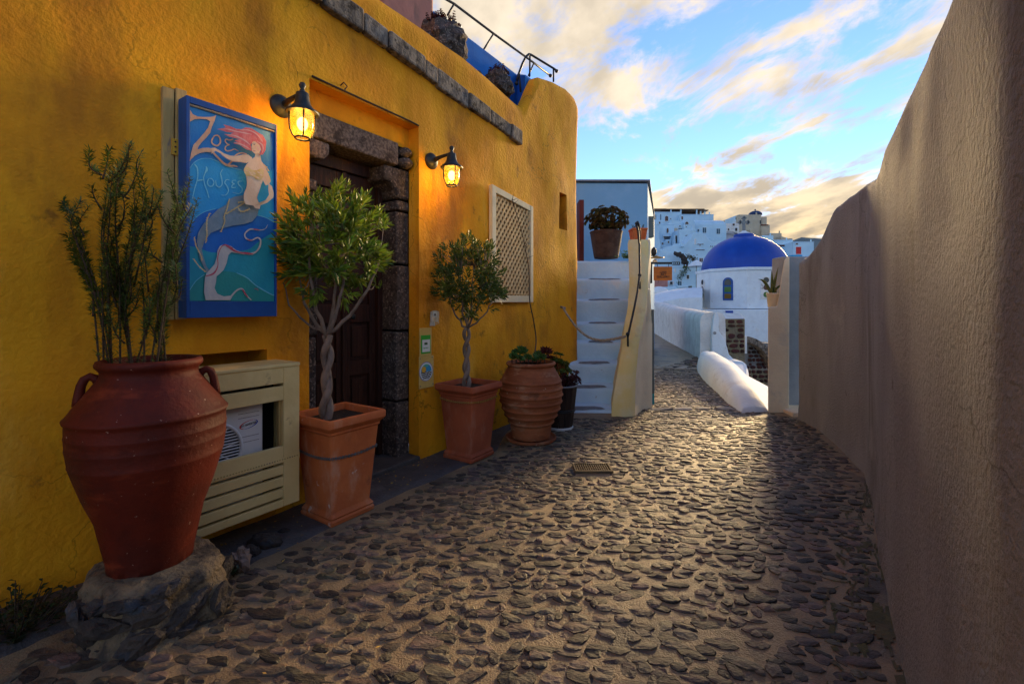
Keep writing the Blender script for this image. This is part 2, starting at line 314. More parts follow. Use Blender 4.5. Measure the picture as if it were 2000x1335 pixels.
M['cobble_i'] = mk('cobble_stone_mass', (0.125, 0.090, 0.058), (0.052, 0.041, 0.032), island=True, **cob)
M['step_stone'] = mk('pale_step_stone', (0.34, 0.30, 0.25), (0.26, 0.22, 0.18), sc=14, rough=0.7, bump=0.5, bsc=50, rnd=0.2)
M['rock'] = mk('rubble_rock', (0.075, 0.060, 0.050), (0.040, 0.034, 0.032), sc=14, rough=0.85, bump=1.0, bsc=45, bump2=0.8, bsc2=12, bdist=0.02, c3=(0.045, 0.055, 0.07), sc3=7, t3=(0.54, 0.62), rnd=0.35)
M['rubble_mortar'] = mk('rubble_mortar', (0.24, 0.18, 0.11), (0.15, 0.115, 0.075), sc=10, rough=0.9, bump=1.0, bsc=60, bump2=0.9, bsc2=14, bdist=0.02, c3=(0.06, 0.05, 0.042), sc3=7, t3=(0.50, 0.62))
M['red_rock'] = mk('red_lava_rock', (0.085, 0.030, 0.022), (0.05, 0.022, 0.018), sc=6, rough=0.9, bump=0.9, bsc=18, bdist=0.03, rnd=0.4, hue=0.02)
M['pillar_mortar'] = mk('pillar_mortar', (0.26, 0.215, 0.13), (0.16, 0.135, 0.095), sc=6, rough=0.9, bump=0.8, bsc=16, bdist=0.03)
M['blue_mortar'] = mk('grey_mortar', (0.24, 0.25, 0.26), (0.17, 0.18, 0.19), sc=6, rough=0.9, bump=0.8, bsc=16, bdist=0.03)
M['bark'] = mk('grey_bark', (0.25, 0.185, 0.145), (0.15, 0.11, 0.09), sc=16, st=(1, 1, 0.4), rough=0.8, bump=0.6, bsc=40, bst=(1, 1, 0.3), c3=(0.11, 0.08, 0.06), sc3=20, t3=(0.58, 0.7))
M['twig'] = mk('dark_twig', (0.07, 0.045, 0.03), (0.05, 0.03, 0.02), sc=20, rough=0.85)
def leaf(name, a, b, sat=0.0):
    m = mk(name, a, b, sc=7, rough=0.42, rnd=0.45, island=True, hue=0.03, spec=0.45)
    nt = m.node_tree; N = nt.nodes; L = nt.links; pb = N['Principled BSDF']; out = N['Material Output']
    tr = N.new('ShaderNodeBsdfTranslucent'); ms = N.new('ShaderNodeMixShader'); ms.inputs[0].default_value = 0.28
    src = pb.inputs['Base Color'].links[0].from_socket; L.new(src, tr.inputs['Color'])
    L.new(pb.outputs[0], ms.inputs[1]); L.new(tr.outputs[0], ms.inputs[2]); L.new(ms.outputs[0], out.inputs['Surface'])
    return m
M['leaf_olive'] = leaf('bright_leaf', (0.18, 0.25, 0.018), (0.08, 0.15, 0.016))
M['leaf_dark'] = leaf('deep_leaf', (0.085, 0.125, 0.018), (0.048, 0.085, 0.016))
M['leaf_rosemary'] = leaf('rosemary_needle', (0.085, 0.140, 0.022), (0.048, 0.090, 0.018))
M['leaf_succulent'] = leaf('succulent_green', (0.075, 0.16, 0.03), (0.045, 0.11, 0.022))
M['leaf_jade'] = leaf('jade_leaf', (0.070, 0.072, 0.016), (0.085, 0.050, 0.014))
M['leaf_red'] = leaf('red_succulent', (0.10, 0.018, 0.016), (0.055, 0.012, 0.012))
M['leaf_weed'] = leaf('weed_leaf', (0.020, 0.045, 0.016), (0.014, 0.032, 0.012))
M['leaf_agave'] = leaf('agave_leaf', (0.14, 0.17, 0.035), (0.08, 0.12, 0.03))
M['rope'] = mk('rope_fibre', (0.42, 0.36, 0.27), (0.30, 0.25, 0.18), sc=60, rough=0.9, bump=0.6, bsc=120)
M['sign_wood'] = mk('orange_sign_wood', (0.46, 0.16, 0.03), (0.36, 0.12, 0.022), sc=6, st=(0.5, 1, 5), rough=0.6, bump=0.15, bsc=20)
M['pink'] = mk('pink_plaster', (0.42, 0.20, 0.17), (0.34, 0.16, 0.14), sc=3, rough=0.85, bump=0.4, bsc=14, c3=(0.22, 0.12, 0.11), sc3=4, st3=(1, 1, 0.3), t3=(0.54, 0.68))
M['beige_far'] = mk('beige_plaster', (0.52, 0.47, 0.36), (0.46, 0.41, 0.31), sc=0.8, rough=0.85)
M['grey_metal'] = mk('grey_metal_box', (0.15, 0.165, 0.15), (0.12, 0.13, 0.12), sc=4, rough=0.6)
M['pane'] = mk('window_glass', (0.022, 0.03, 0.04), rough=0.25, spec=0.5)
M['pane_blue'] = mk('blue_shutter', (0.04, 0.11, 0.16), rough=0.6)
M['green_glass'] = mk('green_glass', (0.03, 0.12, 0.005), rough=0.3, spec=0.5)
M['amber_glass'] = mk('amber_glass', (0.16, 0.09, 0.008), rough=0.3, spec=0.5)
M['red_glass'] = mk('red_glass', (0.07, 0.02, 0.015), rough=0.3, spec=0.5)
M['brown_roof'] = mk('brown_pergola', (0.12, 0.075, 0.05), (0.08, 0.05, 0.035), sc=3, rough=0.85)
M['hill'] = mk('hill_earth', (0.40, 0.40, 0.40), (0.26, 0.235, 0.20), sc=0.25, rough=0.95, bump=0.5, bsc=1.2, bdist=0.3, c3=(0.10, 0.10, 0.06), sc3=0.4, t3=(0.52, 0.6))
M['far_hill'] = mk('far_hill', (0.20, 0.24, 0.22), (0.17, 0.20, 0.19), sc=0.02, rough=1.0)
M['sea'] = mk('sea_water', (0.02, 0.05, 0.08), (0.015, 0.04, 0.07), sc=0.02, rough=0.25, bump=0.3, bsc=0.5)
M['plastic'] = mk('plastic_pouch', (0.60, 0.55, 0.45), (0.5, 0.42, 0.3), sc=30, rough=0.3, spec=0.5)
M['brass_plate'] = mk('plate_cream', (0.60, 0.42, 0.13), (0.55, 0.37, 0.10), sc=20, rough=0.3, spec=0.5)
M['green_print'] = mk('green_print', (0.02, 0.34, 0.03), rough=0.45)
M['pale_print'] = mk('pale_print', (0.62, 0.66, 0.66), rough=0.45)
M['sky_print'] = mk('light_blue_print', (0.03, 0.28, 0.52), rough=0.45)
M['teal_print'] = mk('teal_print', (0.10, 0.40, 0.33), rough=0.45)
M['gold_print'] = mk('gold_print', (0.62, 0.36, 0.04), rough=0.45)
M['chalk_pot'] = mk('white_glazed_pot', (0.68, 0.60, 0.46), (0.60, 0.52, 0.39), sc=6, rough=0.6)
M['brass'] = mk('brass_hood', (0.42, 0.26, 0.08), rough=0.4, metal=0.8)
def paint(name, a, b, sc=9):
    return mk(name, a, b, sc=sc, st=(1, 1, 0.6), rough=0.5, bump=0.15, bsc=90, spec=0.35)
M['p_blue'] = paint('sign_blue', (0.012, 0.19, 0.54), (0.014, 0.22, 0.58))
M['p_deep'] = paint('sign_deep_blue', (0.010, 0.14, 0.52), (0.012, 0.16, 0.56))
M['p_sky'] = paint('sign_sky_blue', (0.018, 0.31, 0.64), (0.02, 0.35, 0.68))
M['p_teal'] = paint('sign_teal', (0.018, 0.31, 0.42), (0.02, 0.35, 0.46))
M['p_green'] = paint('sign_green', (0.02, 0.27, 0.27), (0.026, 0.31, 0.29))
M['p_line'] = paint('sign_pale_line', (0.15, 0.54, 0.70), (0.20, 0.60, 0.74))
M['p_peach'] = paint('sign_peach', (0.66, 0.36, 0.22), (0.72, 0.44, 0.28), 20)
M['p_skin'] = paint('sign_skin', (0.80, 0.58, 0.40), (0.74, 0.48, 0.30), 14)
M['p_shade'] = paint('sign_skin_outline', (0.55, 0.26, 0.13), (0.60, 0.30, 0.15), 14)
M['p_hair'] = paint('sign_hair', (0.62, 0.10, 0.12), (0.70, 0.20, 0.20), 40)
M['p_hair2'] = paint('sign_hair_light', (0.72, 0.36, 0.36), (0.76, 0.48, 0.46), 40)
M['p_tail'] = paint('sign_tail', (0.17, 0.24, 0.29), (0.24, 0.30, 0.34), 24)
M['p_gold'] = paint('sign_gold', (0.70, 0.44, 0.14), (0.74, 0.55, 0.26), 40)
M['p_fin'] = paint('sign_fin', (0.60, 0.56, 0.52), (0.52, 0.50, 0.49), 24)
M['p_red'] = paint('sign_red', (0.50, 0.04, 0.10), (0.56, 0.10, 0.14), 40)

def lamp_glass():
    m = bpy.data.materials.new('lantern_glass'); m.use_nodes = True; nt = m.node_tree; N = nt.nodes; L = nt.links; N.clear()
    out = N.new('ShaderNodeOutputMaterial'); t = N.new('ShaderNodeBsdfTransparent'); t.inputs[0].default_value = (1.0, 0.76, 0.34, 1)
    tl = N.new('ShaderNodeBsdfTranslucent'); tl.inputs[0].default_value = (1.0, 0.55, 0.10, 1)
    g = N.new('ShaderNodeBsdfGlossy'); g.inputs['Roughness'].default_value = 0.15
    m1 = N.new('ShaderNodeMixShader'); m1.inputs[0].default_value = 0.17; L.new(t.outputs[0], m1.inputs[1]); L.new(tl.outputs[0], m1.inputs[2])
    m2 = N.new('ShaderNodeMixShader'); m2.inputs[0].default_value = 0.06; L.new(m1.outputs[0], m2.inputs[1]); L.new(g.outputs[0], m2.inputs[2])
    L.new(m2.outputs[0], out.inputs[0]); return m
M['lamp_glass'] = lamp_glass()
M['bulb'] = mk('lit_bulb', (1, 0.8, 0.4), rough=0.5, emit=(1.0, 0.52, 0.10), estr=4.0)
#SECTION_STRUCTURE
# ------------------------------------------------------------------ ground
RIGHT = [(-3.2, 0.95), (0.0, 0.70), (0.554, 0.616), (1.338, 1.152), (1.664, 1.368), (2.386, 1.888), (3.03, 2.32), (3.6, 2.56), (4.125, 2.75), (4.5, 2.82), (4.72, 2.64), (4.76, 2.42), (5.4, 2.62), (6.6, 2.92), (7.9, 3.22), (9.4, 3.85), (18.0, 5.55), (30.0, 8.0)]
def pl(tab, y):
    if y <= tab[0][0]: return tab[0][1]
    for (a, b), (c, d) in zip(tab, tab[1:]):
        if y <= c: return b + (d - b) * (y - a) / (c - a)
    return tab[-1][1]
def left_x(y):
    if y < 5.3: return A.x + (y - A.y) * D2.x / D2.y - 0.25
    return A.x + (5.3 - A.y) * D2.x / D2.y - 0.25
def gz(x, y):
    z = 0.010 * fbm(x * 1.1, y * 1.1, 3.0, 3) * min(1.0, 6.0 / max(abs(y), 1.0))
    dn = (Vector((x, y)) - A).dot(N2); ds = (Vector((x, y)) - A).dot(D2)
    z += 0.035 * max(0.0, 1 - abs(ds + 1.9) / 0.7) * max(0.0, 1 - max(0, dn) / 0.9)
    z -= 0.012 * max(0.0, 1 - abs(pl(RIGHT, y) - x - 0.1) / 0.35) * (1 if y < 4.6 else 0)
    return z
path_root = None
def make_ground():
    mb = MB(); ys = [-3.2 + 0.09 * i for i in range(int(12.2 / 0.09))] + [9.0 + 0.6 * i for i in range(36)]
    nx = 46
    for y in ys:
        l, r = left_x(y), pl(RIGHT, y) + 0.22
        if 4.75 < y < 8.0: r = pl(RIGHT, y) + 0.12
        for i in range(nx + 1):
            x = l + (r - l) * i / nx; mb.v.append(Vector((x, y, gz(x, y))))
    for j in range(len(ys) - 1):
        for i in range(nx): a = j * (nx + 1) + i; mb.f.append((a, a + 1, a + nx + 2, a + nx + 1))
    o = link_mesh('path', mb, M['mortar'], smooth=True, fixn=False); o['kind'] = 'structure'; ROOT[o.name] = Vector((0, 0, 0))
    # smooth cement apron along the foot of the yellow wall
    mb = MB(); ss = [-4.4 + 0.1 * i for i in range(58)]; nn = 8
    for s in ss:
        w = 0.36 + 0.03 * fbm(s * 2.1, 0.3, 1.0) if s > -1.35 else 0.30 + 0.03 * fbm(s * 2.1, 0.3, 1.0)
        if s > 0.55: w = max(0.10, 0.36 - (s - 0.55) * 0.5)
        for i in range(nn + 1):
            n = -0.05 + (w + 0.05) * i / nn; p = W(s, n, 0); z = gz(p.x, p.y) + (0.010 if i < nn else -0.006) + 0.004 * fbm(s * 7, n * 7)
            mb.v.append(Vector((p.x, p.y, z)))
    for j in range(len(ss) - 1):
        for i in range(nn): a = j * (nn + 1) + i; mb.f.append((a, a + 1, a + nn + 2, a + nn + 1))
    link_mesh('apron', mb, M['cement'], o, smooth=True)
    # damp mossy band along the foot of the lane wall
    mb = MB(); n = 30; yy = [0.7 + 0.02 * i for i in range(132)]
    for y in yy:
        w = 0.30 * max(0.05, 1 - abs(y - 1.7) / 1.5) * (1 + .5 * fbm(y * 3, 2.0))
        for i in range(n + 1):
            x = pl(RIGHT, y) + .03 - (w + .03) * i / n; mb.v.append(Vector((x, y, gz(x, y) + (0.0045 if i < n else -0.004) + .003 * fbm(x * 12, y * 12))))
    for j in range(len(yy) - 1):
        for i in range(n):
            if fbm(yy[j] * 6, i * .18, 7.0) + .5 * fbm(yy[j] * 30, i * .9, 3.0) < -.05 + .018 * i: continue
            a = j * (n + 1) + i; mb.f.append((a, a + 1, a + n + 2, a + n + 1))
    link_mesh('moss', mb, M['moss'], o, smooth=True)
    return o
path_root = make_ground()
def cobble_mb(mb, x, y, a, b, ang, h, rnd, flat=1.0):
    n = 9
    ph = rnd.uniform(0, 6.28); rad = [rnd.uniform(0.80, 1.14) for _ in range(n)]; sq = rnd.uniform(1.8, 3.0); sk = rnd.uniform(-.25, .25)
    c, s = math.cos(ang), math.sin(ang); tx, ty = rnd.gauss(0, 0.05), rnd.gauss(0.01, 0.06); z0 = gz(x, y)
    o = len(mb.v)
    for k, (f, zz) in enumerate(((1.10, -0.010), (0.97, h * 0.75), (0.70, h))):
        for i in range(n):
            t = ph + 2 * math.pi * (i + rnd.uniform(-.22, .22) * (k == 0)) / n; ct, st = math.cos(t), math.sin(t)
            e = (abs(ct) ** sq + abs(st) ** sq) ** (-1 / sq)
            lx, ly = a * ct * e * rad[i] * f, b * st * e * rad[i] * f; lx += sk * ly
            w = zz + (0 if k == 0 else (tx * lx + ty * ly) + rnd.uniform(-1, 1) * 0.0014)
            mb.v.append(Vector((x + lx * c - ly * s, y + lx * s + ly * c, z0 + w)))
    mb.v.append(Vector((x, y, z0 + h + rnd.uniform(-.001, .003)))); m = len(mb.v) - 1
    for k in range(2):
        for i in range(n): j = (i + 1) % n; mb.f.append((o + k * n + i, o + k * n + j, o + (k + 1) * n + j, o + (k + 1) * n + i))
    for i in range(n): mb.f.append((o + 2 * n + i, o + 2 * n + (i + 1) % n, m))
def make_cobbles():
    r = random.Random(11); L = []
    def place(y, dx0, sc):
        x = left_x(y) + r.uniform(0.0, 0.1); xr = pl(RIGHT, y) - 0.03
        while x < xr:
            step = dx0 * r.choice((.55, .75, .9, 1.0, 1.2, 1.5)) * r.uniform(0.85, 1.15)
            px, py = x + r.uniform(-0.012, 0.012), y + r.uniform(-0.022, 0.022) * sc
            x += step
            dn = (Vector((px, py)) - A).dot(N2); ds = (Vector((px, py)) - A).dot(D2)
            lim = 0.40 if ds > -1.35 else 0.33
            if ds > 0.55: lim = max(0.16, 0.40 - (ds - 0.55) * 0.45)
            if dn < lim or px > xr - 0.02: continue
            if 0.40 < px < 0.68 and 3.0 < py < 3.22: continue
            if py > 4.45 and px < 1.0 + (py - 4.5) * 0.3: continue
            if r.random() < 0.04: continue
            big = 1.0 + (0.40 if r.random() < 0.08 else 0.0)
            a = step * r.uniform(0.42, 0.54) * big; b = 0.052 * sc * r.uniform(0.34, 0.54) * big
            L.append((px, py, a, b, r.gauss(-0.08, 0.20), r.uniform(0.001, 0.007)))
    y = 0.62
    while y < 8.0: place(y, 0.068, 0.88); y += 0.046 * r.uniform(0.90, 1.10)
    while y < 19: place(y, 0.12, 1.5); y += 0.085
    def size(c):
        x, y, a, b = c[:4]
        px, py = HX + F * x / y, HY + F * HCAM / y
        if not (-30 < px < 2030 and py < 1345): return 0
        return a * b / y ** 3
    L = [c if c[1] < 8 else c[:5] + (c[5] * 4 + .004,) for c in L]
    L.sort(key=size, reverse=True)
    for c in L[:300]:
        mb = MB(); cobble_mb(mb, 0, 0, c[2], c[3], c[4], c[5], r); z = gz(c[0], c[1]); z00 = gz(0, 0)
        me = bpy.data.meshes.new('cobblestone'); me.from_pydata([tuple(v - Vector((0, 0, z00))) for v in mb.v], [], mb.f); me.update(); me.materials.append(M['cobble'])
        o = bpy.data.objects.new('cobblestone', me); COL.objects.link(o); o.parent = path_root; o.location = (c[0], c[1], z)
    mb = MB()
    for c in L[300:]: cobble_mb(mb, *c, r)
    link_mesh('cobblestones', mb, M['cobble_i'], path_root, fixn=False, kind='stuff')
    # rows of pale step stones where the path breaks
    for (x0, x1, y, h) in ((1.42, 2.36, 4.86, 0.014), (2.35, 3.25, 7.85, 0.035), (2.3, 2.95, 8.25, 0.02)):
        x = x0
        while x < x1:
            w = r.uniform(0.16, 0.34); mb = MB(); cobble_mb(mb, x + w / 2, y + r.uniform(-0.02, 0.02), w * 0.48, 0.05, r.gauss(0, 0.04), h, r); x += w + 0.015
            link_mesh('step_stone', mb, M['step_stone'], path_root)
make_cobbles()

# the land below and behind the lane, the town's hillside, sea and far hill
def hill_z(x, y):
    t = [(10, -2.2), (16, -2.0), (20, -1.2), (26, -0.6), (34, 0.9), (45, 2.3), (60, 5.4), (72, 9.5), (85, 14.2), (110, 19.6), (140, 21.0), (200, 20.0)]
    z = pl(t, y); r = (x / max(y, 1)) * 900 + 1000
    k = min(1.0, max(0.0, (r - 1440) / 100)); z2 = pl([(10, -2.4), (26, -0.8), (45, 1.6), (60, 4.4), (85, 8.8), (110, 13.5), (200, 22)], y)
    return z * (1 - k) + z2 * k
def make_land():
    mb = MB(); ys = [9.6, 12, 15, 18, 22, 26, 30, 36, 42, 48, 54, 60, 68, 76, 85, 95, 110, 130, 160, 200]; rs = [-1.2 + 0.07 * i for i in range(38)]
    for y in ys:
        for q in rs:
            x = q * y * (1 if y > 12 else 1.0); zz = hill_z(x, y)
            if y < 24 and x < pl(RIGHT, y) + 0.6: zz = min(zz, -0.6)
            mb.v.append(Vector((x, y, zz + 0.25 * fbm(x * 0.15, y * 0.15))))
    n = len(rs)
    for j in range(len(ys) - 1):
        for i in range(n - 1): a = j * n + i; mb.f.append((a, a + 1, a + n + 1, a + n))
    o = link_mesh('hillside', mb, M['hill'], smooth=True, fixn=False); o['kind'] = 'structure'
    mb = MB(); mb.quad((-3000, -3000, -6), (3000, -3000, -6), (3000, 3000, -6), (-3000, 3000, -6))
    o = link_mesh('sea', mb, M['sea']); o['kind'] = 'structure'
    mb = MB(); n = 40
    for i in range(n + 1):
        x = 90 + 400 * i / n; top = 56 + 5 * fbm(i * 0.35, 2.0) + 3 * math.sin(i * 0.4)
        for (y, z) in ((360, -6), (430, top * 1.075), (520, -6)): mb.v.append(Vector((x, y, z)))
    for i in range(n):
        for k in range(2): a = i * 3 + k; mb.f.append((a, a + 3, a + 4, a + 1))
    o = link_mesh('far_hill', mb, M['far_hill'], smooth=True); o['kind'] = 'structure'
make_land()

# ------------------------------------------------------------------ the yellow house
HS0, HS1, HZ = -0.753, 0.09, 2.36
def wall_top(s): return pl([(-5, 3.10), (0.6, 3.09), (1.38, 3.00), (1.50, 3.00), (1.76, 3.41), (2.1, 3.49), (2.4, 3.53), (2.62, 3.50), (2.8, 3.42), (3.4, 3.35)], s)
S_END, RC = 2.62, 0.16
def front(s, n, z):
    d = 0.016 * fbm(s * 0.9 + 3, z * 0.9, 1.0, 3) + 0.007 * fbm(s * 3.1, z * 2.6, 5.0, 3)
    if z < 0.35: d += 0.035 * (0.35 - z) * max(0, fbm(s * 2, z, 9.0) + 0.5)
    if abs(s - HS1) < 0.12 or abs(s - HS0) < 0.12: d *= 0.35
    n = n + d
    if s <= S_END: return W(s, n, z)
    a = min((s - S_END) / RC, math.pi / 2); ex = max(0.0, s - S_END - RC * math.pi / 2)
    cs, cn = S_END, -RC; rr = RC + n
    return W(cs + rr * math.sin(a), cn + rr * math.cos(a) - ex, z)
def make_house():
    h = thing('yellow_house', W(-0.3, 0, 0), 'ochre yellow plastered house with a stone framed doorway along the cobbled lane', 'house')
    sl0, sl1 = wall_s(1092), wall_s(1107); zl0, zl1 = 1.93, 2.33; ns0, ns1, nz0, nz1 = -1.56, -0.985, 0.16, 0.872
    xs = sorted(set([-4.6 + 0.05 * i for i in range(145)] + [S_END + RC * math.pi / 2 * k / 8 for k in range(9)] + [3.0, 3.5, 4.2] + [HS0, HS1, sl0, sl1, ns0, ns1]))
    keep = [HS0, HS1, sl0, sl1, ns0, ns1]; q = []
    for s in xs:
        if s in keep or all(abs(s - k) > 0.018 for k in keep): q.append(s)
    xs = q
    zk = [HZ, zl0, zl1, nz0, nz1]; zs = sorted(set([-0.1 + 0.05 * i for i in range(51)] + zk)); zs = [z for z in zs if z in zk or all(abs(z - k) > 0.018 for k in zk)]
    zmax = zs[-1]; nt = 14; m = len(zs) + nt
    mb = MB()
    for s in xs:
        top = wall_top(s)
        for z in zs: mb.v.append(front(s, 0, z))
        for k in range(1, nt + 1):
            z = zmax + (top - zmax) * k / nt; rd = 0.03 * max(0, 1 - (top - z) / 0.06)
            mb.v.append(front(s, -rd, z))
        tk = 0.34 if s < 1.38 or s > 2.2 else 0.10
        mb.v.append(front(s, -tk, top + 0.0)); mb.v.append(front(s, -tk - .02, 2.55))
    C = m + 2
    def hole(s, z):
        return (HS0 <= s < HS1 - 1e-6 and z < HZ - 1e-6) or (sl0 - 1e-6 <= s < sl1 - 1e-6 and zl0 - 1e-6 <= z < zl1 - 1e-6) or (ns0 - 1e-6 <= s < ns1 - 1e-6 and nz0 - 1e-6 <= z < nz1 - 1e-6)
    for i in range(len(xs) - 1):
        for k in range(C - 1):
            if k < len(zs) - 1 and hole(xs[i], zs[k]): continue
            a = i * C + k; mb.f.append((a, a + C, a + C + 1, a + 1))
    # reveals of the openings
    def reveal(s0, s1, z0, z1, dep, sill=True):
        def line(pa):
            for a, b in zip(pa, pa[1:]):
                mb.quad(front(a[0], 0, a[1]), front(b[0], 0, b[1]), W(b[0], -dep, b[1]), W(a[0], -dep, a[1]))
        zz = [z for z in zs if z0 - 1e-6 <= z <= z1 + 1e-6]; s_ = [s for s in xs if s0 - 1e-6 <= s <= s1 + 1e-6]
        line([(s0, z) for z in zz]); line([(s1, z) for z in zz]); line([(s, z1) for s in s_])
        if sill: line([(s, z0) for s in s_])
    reveal(HS0, HS1, -0.1, HZ, 0.10, False); reveal(sl0, sl1, zl0, zl1, 0.25); reveal(ns0, ns1, nz0, nz1, 0.20)
    mb.quad(W(HS0 - .01, -0.10, 2.215), W(HS1 + .01, -0.10, 2.215), W(HS1 + .01, -0.10, HZ + .01), W(HS0 - .01, -0.10, HZ + .01))
    mb.quad(W(ns0, -.20, nz0), W(ns1, -.20, nz0), W(ns1, -.20, nz1), W(ns0, -.20, nz1))
    link_mesh('wall', mb, M['yellow'], h, smooth=True, angle=50)
    o = link_mesh('slot_window', MB().wbox(sl0 - .02, sl1 + .02, -.27, -.10, zl0 - .02, zl1 + .02), M['red_door'], h)
    # closed body of the house behind the street wall
    link_mesh('inner_wall', MB().wbox(-4.6, 2.35, -3.6, -0.75, -0.1, 2.5), M['yellow'], h)
    link_mesh('roof_slab', MB().wbox(-4.6, 2.5, -3.6, -0.365, 2.5, 2.60), M['white'], h)
    link_mesh('back_lining', MB().wbox(-2.0, 1.0, -0.74, -0.60, -0.1, 2.45), M['black'], h)
    # stone lintel, corbels, jamb blocks
    def stone(name, poly, n0, n1, mat, bev=0.012):     # poly in (s, z)
        mb = MB().prism([W(s, n1, z) for s, z in poly], W(0, n0, 0) - W(0, n1, 0))
        return link_mesh(name, mb, mat, h, bevel=bev)
    stone('lintel', [(-0.752, 2.075), (-0.03, 2.068), (-0.03, 2.225), (-0.752, 2.228)], -0.40, -0.072, M['lintel'])
    stone('corbel', [(-0.752, 1.99), (-0.66, 1.955), (-0.60, 1.965), (-0.565, 2.0), (-0.562, 2.066), (-0.752, 2.072)], -0.40, -0.078, M['lintel'], 0.02)
    stone('corbel', [(0.088, 1.845), (-0.022, 1.845), (-0.04, 1.90), (-0.085, 1.945), (-0.138, 1.955), (-0.145, 2.055), (0.088, 2.060)], -0.40, -0.088, M['lava'], 0.02)
    zj = [0.0, 0.42, 0.916, 1.382, 1.761, 1.84]
    for a, b in zip(zj, zj[1:]):
        e = rng.uniform(-0.006, 0.006)
        stone('jamb_stone', [(-0.028 + e, a + .006), (0.088, a + .006), (0.088, b - .006), (-0.028 + e, b - .006)], -0.40, -0.092 + e, M['lava'], 0.014)
        stone('jamb_stone', [(-0.752, a + .006), (-0.64 + e, a + .006), (-0.64 + e, b - .006), (-0.752, b - .006)], -0.40, -0.092 + e, M['lava'], 0.014)
    mb = MB()
    for zc, rr in ((2.175, .05), (2.10, .055)): mb.ball(W(0.035, -0.085, zc), rr, 14, 8, (1.05, 1.05, 0.72), 0.15, zc)
    link_mesh('capital', mb, M['lava'], h, smooth=True)
    stone('threshold', [(-0.752, -0.05), (0.088, -0.05), (0.088, 0.035), (-0.752, 0.035)], -0.45, 0.02, M['cement'], 0.01)
    # double door
    fr = MB(); fr.wbox(-0.64, -0.60, -.34, -.24, .035, 2.06); fr.wbox(-0.07, -0.03, -.34, -.24, .035, 2.06); fr.wbox(-0.60, -0.07, -.34, -.245, 1.98, 2.06)
    link_mesh('door_frame', fr, M['door_wood'], h, bevel=0.004)
    for (s0, s1) in ((-0.60, -0.337), (-0.333, -0.07)):
        w = 0.05; zr = [0.04, 0.14, 0.62, 0.72, 0.98, 1.10, 1.86, 1.978]
        mb = MB(); mb.wbox(s0, s0 + w, -.31, -.27, .04, 1.978); mb.wbox(s1 - w, s1, -.31, -.27, .04, 1.978)
        for a, b in ((0, 1), (2, 3), (4, 5), (6, 7)): mb.wbox(s0 + w, s1 - w, -.308, -.272, zr[a], zr[b])
        d = link_mesh('door', mb, M['door_wood'], h, bevel=0.004)
        for a, b in ((1, 2), (3, 4), (5, 6)):
            pm = MB(); pm.wbox(s0 + w, s1 - w, -.302, -.292, zr[a], zr[b]); pm.wbox(s0 + w + .025, s1 - w - .025, -.292, -.281, zr[a] + .025, zr[b] - .025)
            link_mesh('door_panel', pm, M['door_wood'], d, bevel=0.004)
    link_mesh('meeting_stile', MB().wbox(-0.352, -0.318, -.27, -.252, .04, 1.978), M['door_wood'], h, bevel=0.006)
    kn = MB().lathe([(.006, 0), (.006, .03), (.018, .035), (.02, .045), (.012, .055)], W(-0.29, -.27, 1.02), 14, (N2.x, N2.y, 0)); link_mesh('door_knob', kn, M['iron'], h, smooth=True)
    # cornice of weathered stones
    s = -2.6
    while s < 1.40:
        w = rng.choice((0.14, 0.22, 0.30, 0.36)) * rng.uniform(.85, 1.2); e = min(s + w, 1.41)
        if 1.41 - e < 0.08: e = 1.41
        zc = lambda t: pl([(-2.6, 2.96), (-0.45, 2.85), (1.41, 2.67)], t)
        hh = 0.066 + rng.uniform(-.008, .008); pr = 0.035 + rng.uniform(-.01, .015)
        mb = MB(); c = [(s + .004, zc(s) - hh), (e - .004, zc(e) - hh), (e - .004, zc(e) + hh * 0.95), (s + .004, zc(s) + hh * 0.95)]
        mb.hexa([W(a, pr, z) for a, z in c], [W(a, -0.08, z) for a, z in c])
        link_mesh('cornice_stone', mb, M['cornice'], h, bevel=0.014); s = e
    # raised plaster line over the door recess and a rusty hook
    hk = MB().tube([front(-0.55, 0.0, 2.40), front(-0.55, .03, 2.41), front(-0.54, .05, 2.385), front(-0.55, .04, 2.365)], .004, 6); link_mesh('rusty_hook', hk, M['twig'], h)
    link_mesh('wire', MB().tube([front(-0.74, .006, 2.375), front(-0.4, .010, 2.372), front(0.0, .008, 2.37), front(0.085, .006, 2.366)], .006, 6), M['twig'], h)
    # lattice shutter
    sa, sb = wall_s(960, .04), wall_s(1040, .04); zb0, zb1, zt0, zt1 = 1.120, 1.125, 2.125, 2.05
    fr = MB(); t = .055
    def bar(p, q, r_, u, n0=.012, n1=.05): fr.hexa([W(a, n1, z) for a, z in (p, q, r_, u)], [W(a, n0, z) for a, z in (p, q, r_, u)])
    zt = lambda s_: zt0 + (zt1 - zt0) * (s_ - sa) / (sb - sa); zb = lambda s_: zb0 + (zb1 - zb0) * (s_ - sa) / (sb - sa)
    bar((sa, zb(sa)), (sa + t, zb(sa + t)), (sa + t, zt(sa + t)), (sa, zt(sa)))
    bar((sb - t * .8, zb(sb - t)), (sb, zb(sb)), (sb, zt(sb)), (sb - t * .8, zt(sb - t)))
    bar((sa + t, zb(sa + t)), (sb - t * .8, zb(sb)), (sb - t * .8, zb(sb) + t * 1.1), (sa + t, zb(sa) + t * 1.1), .012, .048)
    bar((sa + t, zt(sa + t) - t), (sb - t * .8, zt(sb - t) - t), (sb - t * .8, zt(sb - t)), (sa + t, zt(sa + t)), .012, .048)
    sh = link_mesh('window_shutter', fr, M['shutter_frame'], h, bevel=.004)
    lat = MB(); s0, s1 = sa + t, sb - t * .8; z0, z1 = zb(sa) + t * 1.1, zt(sb) - t * 1.0
